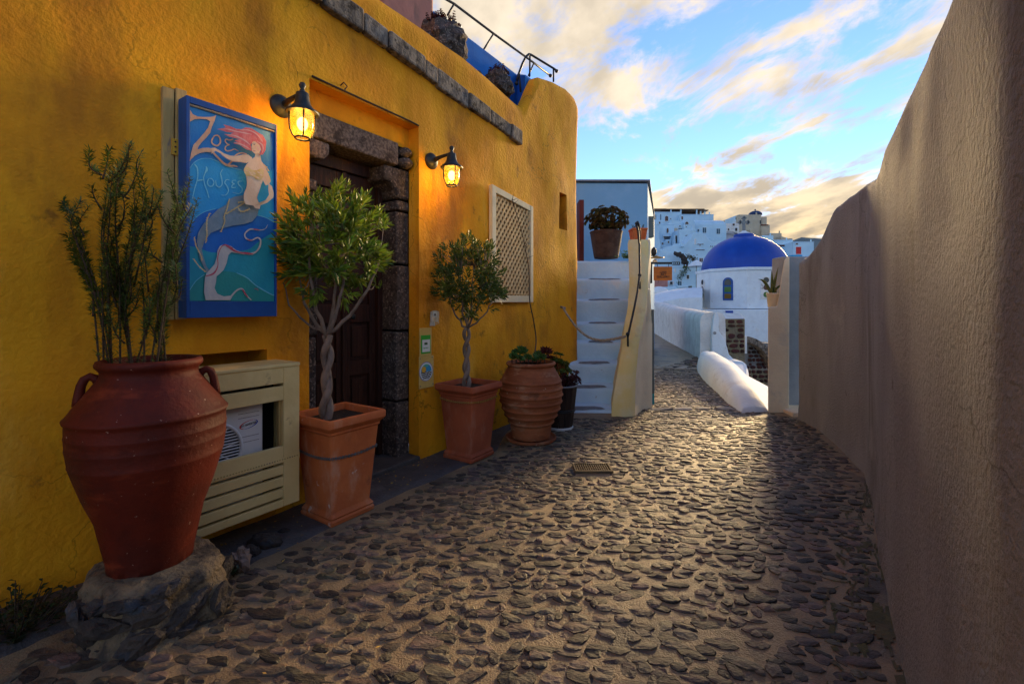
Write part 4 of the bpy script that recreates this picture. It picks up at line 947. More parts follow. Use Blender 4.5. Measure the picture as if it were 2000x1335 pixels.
# ------------------------------------------------------------------ the blue domed church
def make_church():
    o = thing('domed_church', P(1453, 640, 26), 'white octagonal church with a large cobalt blue dome and cross', 'church')
    Yc = 27.2; c = P(1453, 519, Yc); cx = c.x; r = 80 / 900 * Yc; zt = P(0, 521, Yc - r * .9).z; zb = P(0, 602, Yc - r * .9).z
    def octa(rad): return [(cx + rad * math.cos(R(22.5 + 45 * i)), Yc + rad * math.sin(R(22.5 + 45 * i))) for i in range(8)]
    rot = -math.atan2(cx, Yc) - R(19)
    def octr(rad):
        out = []
        for x, y in octa(rad):
            dx, dy = x - cx, y - Yc; out.append((cx + dx * math.cos(rot) - dy * math.sin(rot), Yc + dx * math.sin(rot) + dy * math.cos(rot)))
        return out
    R8 = r * 1.075
    mb = MB(); a = octr(R8); mb.hexa
    mb.prism([(x, y, zb - .02) for x, y in a], (0, 0, zt - .16 - zb)); link_mesh('drum', mb, M['white'], o, bevel=.02)
    mb = MB(); a = octr(R8 + .09); mb.prism([(x, y, zt - .19) for x, y in a], (0, 0, .17)); link_mesh('rim', mb, M['white'], o, bevel=.04)
    rd = 77.5 / 900 * Yc; H = (P(0, 460, Yc).z - zt); prof = []
    for i in range(19):
        t = R(90 * i / 18); prof.append((max(rd * math.cos(t) ** .97, .012), zt - .03 + H * math.sin(t)))
    k = [p for p in prof if p[0] > .50]
    link_mesh('dome', MB().lathe([(p[0], p[1]) for p in k] + [(.49, k[-1][1] + .03)], (cx, Yc, 0), 64), M['dome_blue'], o, smooth=True, angle=40)
    zt2 = k[-1][1] + .02
    link_mesh('dome_collar', MB().lathe([(.50, -.03), (.56, .0), (.56, .13), (.50, .16), (.1, .18)], (cx, Yc, zt2), 40), M['dome_blue'], o, smooth=True, angle=40)
    link_mesh('dome_cap', MB().lathe([(.42, .15), (.30, .24), (.16, .30), (.10, .36)], (cx, Yc, zt2), 24), M['white'], o, smooth=True)
    # cross with trefoil ends
    zc0 = zt2 + .34; zc = P(0, 434, Yc).z; mb = MB(); T = .05
    def disc(x, z, rr): mb.lathe([(rr, -T), (rr, T)], (x, Yc, z), 14, (0, 1, 0))
    mb.box(cx - .07, cx + .07, Yc - T, Yc + T, zc0, zc + .25); mb.box(cx - .22, cx + .22, Yc - T + .004, Yc + T - .004, zc - .065, zc + .065)
    for dx, dz in ((-.23, 0), (.23, 0), (0, .24)):
        disc(cx + dx * .95, zc + dz * .95, .075); disc(cx + dx * 1.28, zc + dz * 1.28, .062)
        if dz == 0: disc(cx + dx, zc + .075, .062); disc(cx + dx, zc - .075, .062)
        else: disc(cx - .075, zc + dz, .062); disc(cx + .075, zc + dz, .062)
    link_mesh('cross', mb, M['zinc'], o)
    # windows on the three near faces
    ang0 = math.atan2(-Yc, -cx)      # towards the camera
    apo = R8 * math.cos(R(22.5))
    for fi, kind in ((0, 'blue'), (1, 'discs'), (-1, 'discs')):
        a = math.pi * 1.5 + rot + fi * R(45); nx, ny = math.cos(a), math.sin(a); tx, ty = -ny, nx
        ctr = Vector((cx + nx * apo, Yc + ny * apo, 0)); z0, z1 = P(0, 586, Yc - r).z, P(0, 540, Yc - r).z; hw = .275
        def pt(u, z, d): return ctr + Vector((tx * u, ty * u, 0)) + Vector((nx, ny, 0)) * d + Vector((0, 0, z))
        def arch(w, za, zb_, d, n=12):
            pts = [pt(-w, za, d), pt(w, za, d)]; pts += [pt(w * math.cos(R(180 * i / n)), zb_ - w + w * math.sin(R(180 * i / n)), d) for i in range(n + 1)]; return pts
        dv = Vector((nx, ny, 0))
        off = -.05 if kind == 'blue' else 0.0
        if kind == 'blue':
            # surround, frame, panes
            w = link_mesh('window', MB().prism(arch(hw, z0, z1, .003), dv * .05), M['blue_paint'], o, bevel=.01)
            zz = [z0 + .09, z0 + .37, z0 + .45, z0 + .75, z0 + .83]
            def rp(u0, u1, za, zb_, mt):
                link_mesh('pane', MB().prism([pt(u0, za, .052), pt(u1, za, .052), pt(u1, zb_, .052), pt(u0, zb_, .052)], dv * .008), mt, w)
            rp(-.18, .18, zz[0], zz[1], M['amber_glass']); rp(-.18, .18, zz[2], zz[3], M['green_glass'])
            link_mesh('pane', MB().prism(arch(.18, zz[4], z1 - .09, .052), dv * .008), M['pane'], w)
            fr = MB(); oa, ia = arch(hw + .05, z0 - .03, z1 + .05, .0), arch(hw + .004, z0, z1 + .004, .0); n = len(oa)
            for i in range(1, n - 1):
                fr.hexa([oa[i], oa[i + 1], ia[i + 1], ia[i]], [p + dv * .03 for p in (oa[i], oa[i + 1], ia[i + 1], ia[i])])
            link_mesh('surround', fr, M['white'], w)
        else:
            w = link_mesh('window', MB().prism(arch(.29, z0 + .05, z1, .003), dv * .035), M['white_aged'], o, bevel=.01)
            for i, mt in enumerate(('green_glass', 'red_glass', 'pane')):
                q = pt(0, z0 + .30 + .39 * i, .038); link_mesh('pane', MB().lathe([(.15, 0), (.15, .012)], q, 20, (nx, ny, 0)), M[mt], w)
    # square base below the drum
    Yb = Yc - r - .35
    p, q = P(1366, 800, Yb), P(1560, 604, Yb)
    link_mesh('base', MB().box(p.x, q.x, Yb, Yc + 4, -6, q.z), M['white'], o, bevel=.05)
    p, q = P(1418, 612, Yb - .06), P(1432, 606.5, Yb - .06); link_mesh('blue_lintel', MB().box(p.x, q.x, Yb - .06, Yb + .1, p.z, q.z), M['dome_blue'], o)
    # nave vault stretching to the left
    n = thing('vaulted_nave', P(1310, 600, 24), 'broad pale barrel vault roof lying left of the blue domed church', 'roof')
    Yv = 23.5; mb = MB(); pts = []
    for i in range(17):
        f = i / 16; px = 1262 + (1372 - 1262) * f; py = 588 - 21 * math.sin(min(1, f * 1.15) * math.pi / 2) ** .8
        pts.append((px, py))
    for (dy, dz) in ((0, 0), (.5, .18), (1.3, .36), (2.4, .44), (5, .40), (9, .35)):
        for px, py in pts: v = P(px, py + 14 - 0.0, Yv); mb.v.append(Vector((v.x * (1 + dy / Yv), Yv + dy, v.z + dz * 1.35)))
    k = len(pts)
    for j in range(5):
        for i in range(k - 1): a = j * k + i; mb.f.append((a, a + 1, a + k + 1, a + k))
    for i in range(k): v = mb.v[i]; mb.v.append(Vector((v.x, v.y, -4)))
    for i in range(k - 1): mb.f.append((6 * k + i, 6 * k + i + 1, i + 1, i))
    link_mesh('roof', mb, M['white'], n, smooth=True, angle=60)
make_church()
# ------------------------------------------------------------------ the town on the hill
def town():
    def hb(mb, x0, y0, x1, y1, Y, dep, low=3.0):
        p, q = P(x0, y1, Y), P(x1, y0, Y); return mb.box(p.x, q.x, Y, Y + dep, p.z - low, q.z)
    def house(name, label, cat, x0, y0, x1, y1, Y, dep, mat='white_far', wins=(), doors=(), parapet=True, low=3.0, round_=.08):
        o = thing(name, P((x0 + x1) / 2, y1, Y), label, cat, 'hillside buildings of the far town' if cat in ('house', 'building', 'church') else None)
        link_mesh('wall', hb(MB(), x0, y0, x1, y1, Y, dep, low), M[mat], o, bevel=round_)
        if parapet:
            p, q = P(x0, y0 + 1.2, Y - .08), P(x1, y0 - .4, Y - .08)
            link_mesh('parapet', MB().box(p.x - .05, q.x + .05, Y - .06, Y + .35, p.z, q.z), M[mat], o, bevel=.05)
        w_ = x1 - x0
        if w_ > 9 and y1 - y0 > 14 and mat != 'rock':
            r = random.Random(int(x0 * 7 + y0)); k = Y / 900
            for j in range(2 if w_ > 24 else 1):
                ax = x0 + w_ * r.uniform(.0, .55); aw = w_ * r.uniform(.22, .42); ah = (y1 - y0) * r.uniform(.22, .36); Ya = Y - 12 * k
                link_mesh('annex', hb(MB(), ax, y1 - ah, ax + aw, y1, Ya, 14 * k, low), M[mat], o, bevel=round_)
                if r.random() < .8: link_mesh('annex_window', hb(MB(), ax + aw * .4, y1 - ah * .75, ax + aw * .4 + 2.6, y1 - ah * .75 + 4, Ya - .02, .1, 0), M[r.choice(('pane', 'pane_blue', 'red_glass'))], o)
            link_mesh('terrace_wall', hb(MB(), x0 - 3, y1 - 2.5, x1 + 2, y1 + 2, Y - 20 * k, 1.2 * k, low), M[mat], o, bevel=round_)
            cx_ = x0 + w_ * r.uniform(.6, .9); link_mesh('chimney', hb(MB(), cx_, y0 - 4.5, cx_ + 2.2, y0 + 1, Y + 12 * k, 2 * k, 0), M[mat], o, bevel=.04)
        for w in wins: opening('window', o, Y, *w)
        for w in doors: opening('door', o, Y, *w)
        return o
    def opening(kind, o, Y, cx, cy, w, h, mat='pane', shape='rect', frame='white'):
        def ring(k, d):
            pts = []
            hw, hh = w / 2 * k, h / 2 * k
            if shape == 'rect': pts = [(cx - hw, cy + hh), (cx + hw, cy + hh), (cx + hw, cy - hh), (cx - hw, cy - hh)]
            elif shape == 'oval': pts = [(cx + hw * math.cos(t * .5236), cy - hh * math.sin(t * .5236)) for t in range(12)]
            elif shape == 'arch': pts = [(cx - hw, cy + hh), (cx + hw, cy + hh)] + [(cx + hw * math.cos(t * .5236), cy - hh + hw - hw * math.sin(t * .5236)) for t in range(7)]
            elif shape == 'trap': pts = [(cx - hw * .62, cy + hh), (cx + hw * .62, cy + hh), (cx + hw, cy - hh), (cx - hw, cy - hh)]
            return [P(a, b, Y - d) for a, b in pts]
        k = 1 + 1.6 / max(w, h, 4)
        f = link_mesh(kind, MB().prism(ring(k, .10), (0, .12, 0)), M[frame], o)
        link_mesh('pane', MB().prism(ring(1, .12), (0, .06, 0)), M[mat], f)
        if kind == 'window' and shape == 'rect' and w >= 6 and h >= 6:
            a, b = P(cx - .22, cy + h / 2, Y - .13), P(cx + .22, cy - h / 2, Y - .13); link_mesh('glazing_bar', MB().box(a.x, b.x, Y - .135, Y - .11, a.z, b.z), M[frame], f)
    def barrel(o, x0, x1, y0, y1, Y, dep, along='x', mat='white_far'):
        mb = MB(); n = 14; p, q = P(x0, y1, Y), P(x1, y0, Y); H = q.z - p.z
        for i in range(n + 1):
            a = math.pi * i / n
            for e in (0, 1):
                if along == 'x': v = (p.x if e == 0 else q.x, Y + dep / 2 - dep / 2 * math.cos(a), p.z + H * math.sin(a))
                else: v = ((p.x + q.x) / 2 - (q.x - p.x) / 2 * math.cos(a), Y + dep * e, p.z + H * math.sin(a))
                mb.v.append(Vector(v))
        for i in range(n): mb.f.append((2 * i, 2 * i + 1, 2 * i + 3, 2 * i + 2))
        mb.f.append(tuple(2 * i for i in range(n + 1))); mb.f.append(tuple(2 * i + 1 for i in range(n, -1, -1)))
        return link_mesh('vault', mb, M[mat], o, smooth=True, angle=50)
    # upper left terrace houses
    house('terrace_house', 'long pale upper house with an arched window below the brown terrace roof', 'house', 1255, 414, 1330, 440, 92, 12,
          wins=[(1302, 426.5, 6, 10, 'red_glass', 'arch'), (1332, 424.5, 0.1, 0.1, 'pane')][:1] + [(1280.8, 424, 1.2, 10, 'pane_blue'), (1290.5, 424, 1.6, 11, 'pane_blue'), (1310, 427, 1.6, 1.6), (1271.5, 420, 1, 8, 'pane_blue')])
    house('upper_house', 'upper pale house with one small red brown window under the pergola', 'house', 1328, 418.5, 1394, 440, 91, 10, wins=[(1332.5, 425.5, 3, 6, 'red_glass')])
    o = thing('pergola', P(1340, 420, 95), 'brown wooden pergola roof on white posts along the skyline', 'pergola'); Y = 96
    link_mesh('roof', hb(MB(), 1293, 407.5, 1376, 409.5, Y, 7, 0), M['brown_roof'], o)
    link_mesh('eave', hb(MB(), 1368, 409.5, 1384, 411, Y - .5, 6, 0), M['brown_roof'], o)
    link_mesh('back_wall', hb(MB(), 1308, 411, 1362, 421, Y + 5, .5, 2), M['brown_roof'], o)
    for x in (1330, 1361, 1369, 1377): link_mesh('post', hb(MB(), x - 1.1, 409, x + 1.1, 423, Y, .25, .5), M['white_far'], o)
    house('brown_shed', 'flat brown roofed hut at the left end of the skyline', 'building', 1266, 407, 1302, 414.5, 97, 6, 'brown_roof', parapet=False, low=2)
    # vaulted house on the right of them
    o = house('vaulted_house', 'long bluish white house with a barrel vaulted roof and two shuttered windows', 'house', 1341, 438, 1419, 474, 74, 7, parapet=False, low=5,
              wins=[(1376, 449.5, 6.5, 10, 'pane_blue'), (1403, 451.5, 6.5, 10, 'pane_blue'), (1364, 450, 3, 5, 'pane_blue')])
    barrel(o, 1341, 1417, 425, 439, 74, 7, 'x')
    g = house('gable_house', 'white round gabled house front with a half moon window', 'house', 1336, 436, 1357, 452, 72.5, 3, parapet=False, wins=[(1341.5, 435.3, 6, 4.6, 'brown_roof', 'arch'), (1340.5, 443, 2, 1.6)])
    barrel(g, 1335.5, 1357, 426, 437, 72.5, 3.5, 'y')
    g = house('blue_door_house', 'small vaulted white house with a tall dark blue door', 'house', 1306, 440, 1336, 466, 73, 4, parapet=False, doors=[(1329, 454.5, 7, 18, 'pane_blue')], wins=[(1328, 441.5, 3, 2)])
    barrel(g, 1306, 1335, 430.5, 441, 73, 5, 'y')
    house('beige_house', 'narrow beige house front with a little dark door', 'house', 1316.5, 445, 1324, 459, 71.5, 2, 'beige_far', parapet=False, doors=[(1319.5, 454.5, 2.4, 7, 'brown_roof')])
    house('oval_window_house', 'white house with an oval window above a flared dark bay window', 'house', 1287, 438, 1317, 481, 68, 5, low=4,
          wins=[(1304, 450, 4, 10, 'brown_roof', 'oval'), (1304, 466, 17, 9.5, 'pane', 'trap')])
    house('side_house', 'plain pale house at the far left edge behind the grey box', 'house', 1262, 437, 1288, 470, 66, 6, low=5)
    house('doorway_house', 'white garden wall with a narrow dark open doorway', 'house', 1317, 459, 1328, 478, 66, 2, parapet=False, low=4, doors=[(1321.8, 468.5, 5, 17, 'pane')])
    house('lower_terrace_house', 'white terrace wall with a brown framed glass door', 'house', 1327, 447.5, 1359, 480, 65, 3, parapet=False, low=5, doors=[(1343.8, 467.5, 8, 15, 'pane_blue', 'rect', 'brown_roof')])
    # the curvy gabled white wall
    o = thing('curved_gable', P(1365, 510, 56), 'big white gable wall with sweeping curved shoulders behind the blue dome', 'building')
    pts = [(1328, 560), (1334, 480), (1340, 474), (1346.5, 468), (1350, 462), (1352.5, 456), (1358, 453.8), (1374.5, 454.8), (1379, 460), (1384.5, 466.5), (1390, 471.5), (1402, 476), (1420, 482), (1430, 560)]
    link_mesh('wall', MB().prism([P(a, b, 56) for a, b in pts], (0, 3, 0)), M['white_far'], o, bevel=.08)
    for w in ((1358, 471.5, 3.2, 10, 'white_aged'), (1368, 476.6, 12, 1.1, 'red_glass'), (1367.5, 478.5, 1.4, 3, 'red_glass'), (1368, 487.5, 16, 1.1, 'red_glass'), (1369.5, 507.5, 6.5, 7, 'red_glass'), (1388, 480.5, 1.6, 1.6), (1391.5, 481, 1.8, 1.5), (1396, 480.5, 1.4, 1.6)): opening('window', o, 56, *w)
    # terraces stepping down
    o = thing('sloped_terrace', P(1320, 500, 58), 'white walled terrace sloping between the houses above the pink wall', 'building')
    link_mesh('wall', MB().prism([P(a, b, 55) for a, b in ((1296, 530), (1296, 484), (1304, 481), (1328, 477), (1333, 474), (1337, 477), (1337, 530))], (0, 2.5, 0)), M['white_far'], o, bevel=.06)
    link_mesh('ramp', MB().prism([P(a, b, 52) for a, b in ((1285, 535), (1289, 486), (1300, 488), (1316, 493), (1330, 500), (1336, 508), (1338, 535))], (0, 2.0, 0)), M['white_far'], o, bevel=.06)
    link_mesh('post', MB().prism([P(a, b, 54.5) for a, b in ((1330, 482), (1330, 474.5), (1333, 473), (1336, 475), (1336, 482))], (0, .6, 0)), M['white_far'], o, bevel=.05)
    o = thing('rock_outcrop', P(1330, 505, 51), 'craggy brown rock outcrop between white terraces', 'rock'); mb = MB()
    for (x, y, r_) in ((1320, 495, .22), (1326, 497, .26), (1332, 500, .28), (1336, 505, .30), (1338, 512, .32), (1340, 517, .25)): mb.ball(P(x, y, 51), r_, 9, 6, (1.2, 1, 1), .6, x)
    link_mesh('rock', mb, M['rock'], o)
    o = thing('hillside_shrub', P(1350, 508, 50), 'brown and green shrub on the slope in front of the curved gable', 'shrub'); mb = MB(); r = random.Random(5)
    for i in range(420):
        f = r.random(); c = P(1344 + 15 * f, 500 + 8 * f, 50) + Vector((r.gauss(0, .12), r.gauss(0, .2), r.gauss(0, .16))); d = Vector((r.gauss(0, 1), r.gauss(0, 1), r.gauss(0, 1))).normalized() * .07; e = Vector((r.gauss(0, 1), r.gauss(0, 1), r.gauss(0, 1))).normalized() * .05
        mb.quad(c - d, c - e, c + d, c + e)
    link_mesh('foliage', mb, M['leaf_jade'], o, fixn=False)
    # lower white house with climbing plant, and its umbrella
    house('lower_house', 'lower white house with a climbing plant behind the hanging sign', 'house', 1295, 521, 1366, 575, 44, 5, low=4,
          wins=[(1343.6, 540.5, 4.6, 7.6), (1327.7, 554, 6.8, 10, 'pane_blue'), (1331.4, 565, 2.6, 4, 'pane'), (1361.8, 545, 1.5, 19, 'pane_blue'), (1318.5, 527.5, 2.4, 7, 'white_aged')])
    o = thing('white_umbrella', P(1360, 520, 42.5), 'bright white square umbrella beside the blue dome', 'umbrella'); c = P(1360, 509, 42.5)
    mb = MB(); n = 8; r1, r2 = .72, .40
    ring = lambda q, z: [c + Vector((q * math.cos(R(45 * i + 20)), q * math.sin(R(45 * i + 20)), z)) for i in range(n)]
    top = c + Vector((0, 0, .10)); A1, A2 = ring(.45, -.18), ring(.78, -.52); mb.v = [top] + A1 + A2
    for i in range(n): j = (i + 1) % n; mb.f += [(0, 1 + i, 1 + j), (1 + i, 1 + n + i, 1 + n + j, 1 + j)]
    link_mesh('canopy', mb, M['white'], o); link_mesh('pole', MB().tube([c + Vector((0, 0, .1)), c + Vector((0, 0, -2.6))], .03, 6), M['grey_metal'], o)
    o = thing('climbing_plant', P(1336, 550, 43.8), 'sparse climbing plant spreading over the lower white house', 'plant'); mb = MB(); r = random.Random(8)
    for i in range(170):
        x = r.gauss(1334, 6); y = 533 - (x - 1334) * .9 + r.gauss(0, 4.5) + 2; c = P(x, y, 43.85); s = r.uniform(.02, .06)
        d = Vector((r.gauss(0, 1), -.3, r.gauss(0, 1))).normalized() * s; e = Vector((-d.z, -.05, d.x)); mb.quad(c - d, c - e, c + d, c + e)
    for i in range(60): c = P(r.gauss(1338.5, 2.2), r.gauss(521.3, .9), 43.7); d = Vector((r.gauss(0, 1), r.gauss(0, 1), r.gauss(0, 1))).normalized() * .07; e = Vector((-d.z, .02, d.x)); mb.quad(c - d, c - e, c + d, c + e)
    link_mesh('foliage', mb, M['leaf_dark'], o, fixn=False)
    o = thing('wall_unit', P(1311, 553, 43.6), 'small grey cooling unit on the lower white house', 'air conditioner')
    link_mesh('casing', hb(MB(), 1308.3, 549, 1316.5, 555.5, 43.6, .3, 0), M['ac_white'], o); link_mesh('fan', hb(MB(), 1308.8, 549.6, 1313.5, 555, 43.58, .05, 0), M['ac_dark'], o)
    o = thing('garden_bench', P(1345, 566, 43), 'dark bench on the terrace of the lower white house', 'bench')
    link_mesh('seat', hb(MB(), 1340, 564, 1350, 567.5, 42.8, .5, 0), M['pane'], o); link_mesh('side', hb(MB(), 1348.5, 558, 1351.5, 567.5, 42.8, .5, 0), M['grey_metal'], o)
    tag(link_mesh('small_dome', MB().ball(P(1287, 573, 34), .62, 20, 12, (1.15, 1, .85)), M['white'], smooth=True), 'small plain white dome low beside the hanging sign', 'dome')
    house('pink_house', 'low pink house front half hidden by the hanging sign', 'house', 1268, 546, 1305, 560, 38, 3, 'pink', parapet=False, low=2)
    house('low_white_house', 'low white house block beside the small white dome', 'house', 1290, 560, 1322, 580, 37, 3, parapet=False, low=3)
    # right side of the dome
    o = house('hilltop_church', 'hilltop pale church block with a dark blue dome on the skyline', 'church', 1442, 419, 1487, 462, 100, 9, 'beige_far', parapet=False, low=6)
    link_mesh('annex', hb(MB(), 1487, 423, 1498, 440, 100.5, 6, 4), M['beige_far'], o, bevel=.1)
    link_mesh('lower_annex', hb(MB(), 1487.3, 439, 1504, 462, 99.5, 7, 6), M['beige_far'], o, bevel=.1)
    link_mesh('tile_edge', hb(MB(), 1487.5, 438.2, 1501, 440, 99.3, .5, 0), M['red_door'], o)
    link_mesh('side_wing', hb(MB(), 1436, 421, 1442, 436, 101, 5, 6), M['white_far'], o, bevel=.1)
    link_mesh('wing_window', hb(MB(), 1437, 425, 1440, 428, 100.9, .3, 0), M['pane'], o)
    link_mesh('slot_window', hb(MB(), 1484.5, 430, 1486.5, 437, 99.9, .3, 0), M['pane'], o)
    c = P(1475, 420, 103); link_mesh('dome', MB().lathe([(1.42 * math.cos(R(9 * i)) + .01, .95 * math.sin(R(9 * i))) for i in range(11)], c, 28), M['dark_dome'], o, smooth=True)
    link_mesh('finial', MB().box(c.x - .06, c.x + .06, c.y - .06, c.y + .06, c.z + .9, c.z + 1.35).box(c.x - .2, c.x + .2, c.y - .05, c.y + .05, c.z + 1.12, c.z + 1.24), M['dark_dome'], o)
    house('ruin_house', 'crumbling brown stone house left of the hilltop church', 'house', 1418, 436, 1444, 470, 92, 5, 'white_aged', parapet=False, low=5, wins=[(1433, 438.5, 4, 4, 'brown_roof'), (1423, 448, 3, 4, 'brown_roof'), (1438, 448, 4, 6, 'rock')])
    house('bare_wall', 'low brown retaining wall below the ruined house', 'wall', 1418, 455, 1446, 464, 86, 2, 'rock', parapet=False, low=4)
    house('plain_house', 'plain bluish white house just right of the dome top', 'house', 1490, 459.5, 1511, 500, 70, 4, parapet=False, low=5)
    house('beige_hill_house', 'beige flat roofed house below the hilltop church', 'house', 1504, 455, 1527, 476, 92, 5, 'beige_far', parapet=False, low=5)
    o = thing('lean_to', P(1538, 468, 90), 'beige building with a roof sloping down to the right', 'house')
    link_mesh('wall', MB().prism([P(a, b, 90) for a, b in ((1526, 480), (1526, 461), (1541, 466), (1541, 465), (1548, 465.5), (1548, 480))], (0, 5, 0)), M['beige_far'], o, bevel=.05)
    house('long_house', 'long bluish white house with a wide slot window right of the dome', 'house', 1510, 468.5, 1549, 515, 62, 5, low=5, wins=[(1526.5, 479.5, 17, 3, 'red_glass'), (1540.2, 487.8, 4, 4, 'red_glass'), (1546.3, 494.5, 2.2, 4.2, 'pane')])
    house('red_door_house', 'white house with a bright red door beside the lane wall', 'house', 1549, 472, 1590, 515, 60, 5, low=5, doors=[(1559.8, 489, 10, 14, 'red_print')], wins=[(1556.5, 476, 4, 2.4, 'brown_roof')])
    tag(link_mesh('blue_awning', hb(MB(), 1548, 497.8, 1567, 500, 56, 1.2, .05), M['p_sky']), 'flat blue awning below the red door', 'awning')
town()

# ------------------------------------------------------------------ wall lanterns (lit)
def lantern(name, s, zc, label, pw):
    o = thing(name, W(s, 0, zc), label, 'lantern', 'lit wall lanterns beside the doorway'); k = 1.0
    nv = (N2.x, N2.y, 0); n0 = .012
    def pt(n, z): return W(s, n, zc + z)
    link_mesh('back_plate', MB().lathe([(.058, -.012), (.060, .004), (.052, .014), (.034, .030), (.018, .036)], W(s, n0, zc + .10), 22, nv), M['iron'], o, smooth=True, angle=50)
    link_mesh('arm', MB().tube([pt(.03, .10), pt(.08, .112), pt(.14, .118), pt(.20, .120)], [.019, .014, .011, .012], 10), M['iron'], o, smooth=True)
    c = pt(.205, 0)
    link_mesh('finial', MB().lathe([(.010, .115), (.013, .135), (.008, .14), (.015, .150), (.017, .160), (.011, .171), (.002, .175)], c, 14), M['iron'], o, smooth=True)
    link_mesh('cap', MB().lathe([(.076, .016), (.079, .022), (.075, .028), (.054, .044), (.040, .062), (.033, .090), (.030, .118), (.018, .126)], c, 28), M['iron'], o, smooth=True, angle=60)
    link_mesh('glass', MB().lathe([(.055, .018), (.0555, -.03), (.052, -.065), (.040, -.092), (.030, -.100)], c, 36, cap=False), M['lamp_glass'], o, smooth=True)
    link_mesh('bulb', MB().ball(c + Vector((0, 0, -.035)), .026, 16, 10, (1, 1, 1.3)), M['bulb'], o, smooth=True)
    mb = MB()
    for i in range(4):
        a = R(90 * i + 30); d = Vector((math.cos(a), math.sin(a), 0)); mb.tube([c + d * r_ + Vector((0, 0, z)) for r_, z in ((.060, .02), (.0605, -.03), (.057, -.068), (.045, -.096), (.034, -.106))], .0042, 6)
    mb.tube([c + Vector((.0345 * math.cos(t * .3142), .0345 * math.sin(t * .3142), -.106)) for t in range(20)], .005, 6, True)
    link_mesh('cage', mb, M['iron'], o, smooth=True)
    l = bpy.data.lights.new('lantern_light', 'POINT'); l.energy = pw; l.color = (1.0, 0.62, 0.20); l.shadow_soft_size = .03
    lo = bpy.data.objects.new('lantern_light', l); COL.objects.link(lo); lo.parent = o; lo.location = c + Vector((0, 0, -.035)) - ROOT[o.name]
sA, sB = wall_s(549, .012), wall_s(843, .012)
lantern('wall_lantern', sA, 2.04, 'black iron lantern with lit amber glass between the blue sign and the doorway', 6.5)
lantern('wall_lantern', sB, 2.045, 'black iron lantern with lit amber glass between the doorway and the lattice shutter', 5.5)

from mathutils.geometry import tessellate_polygon
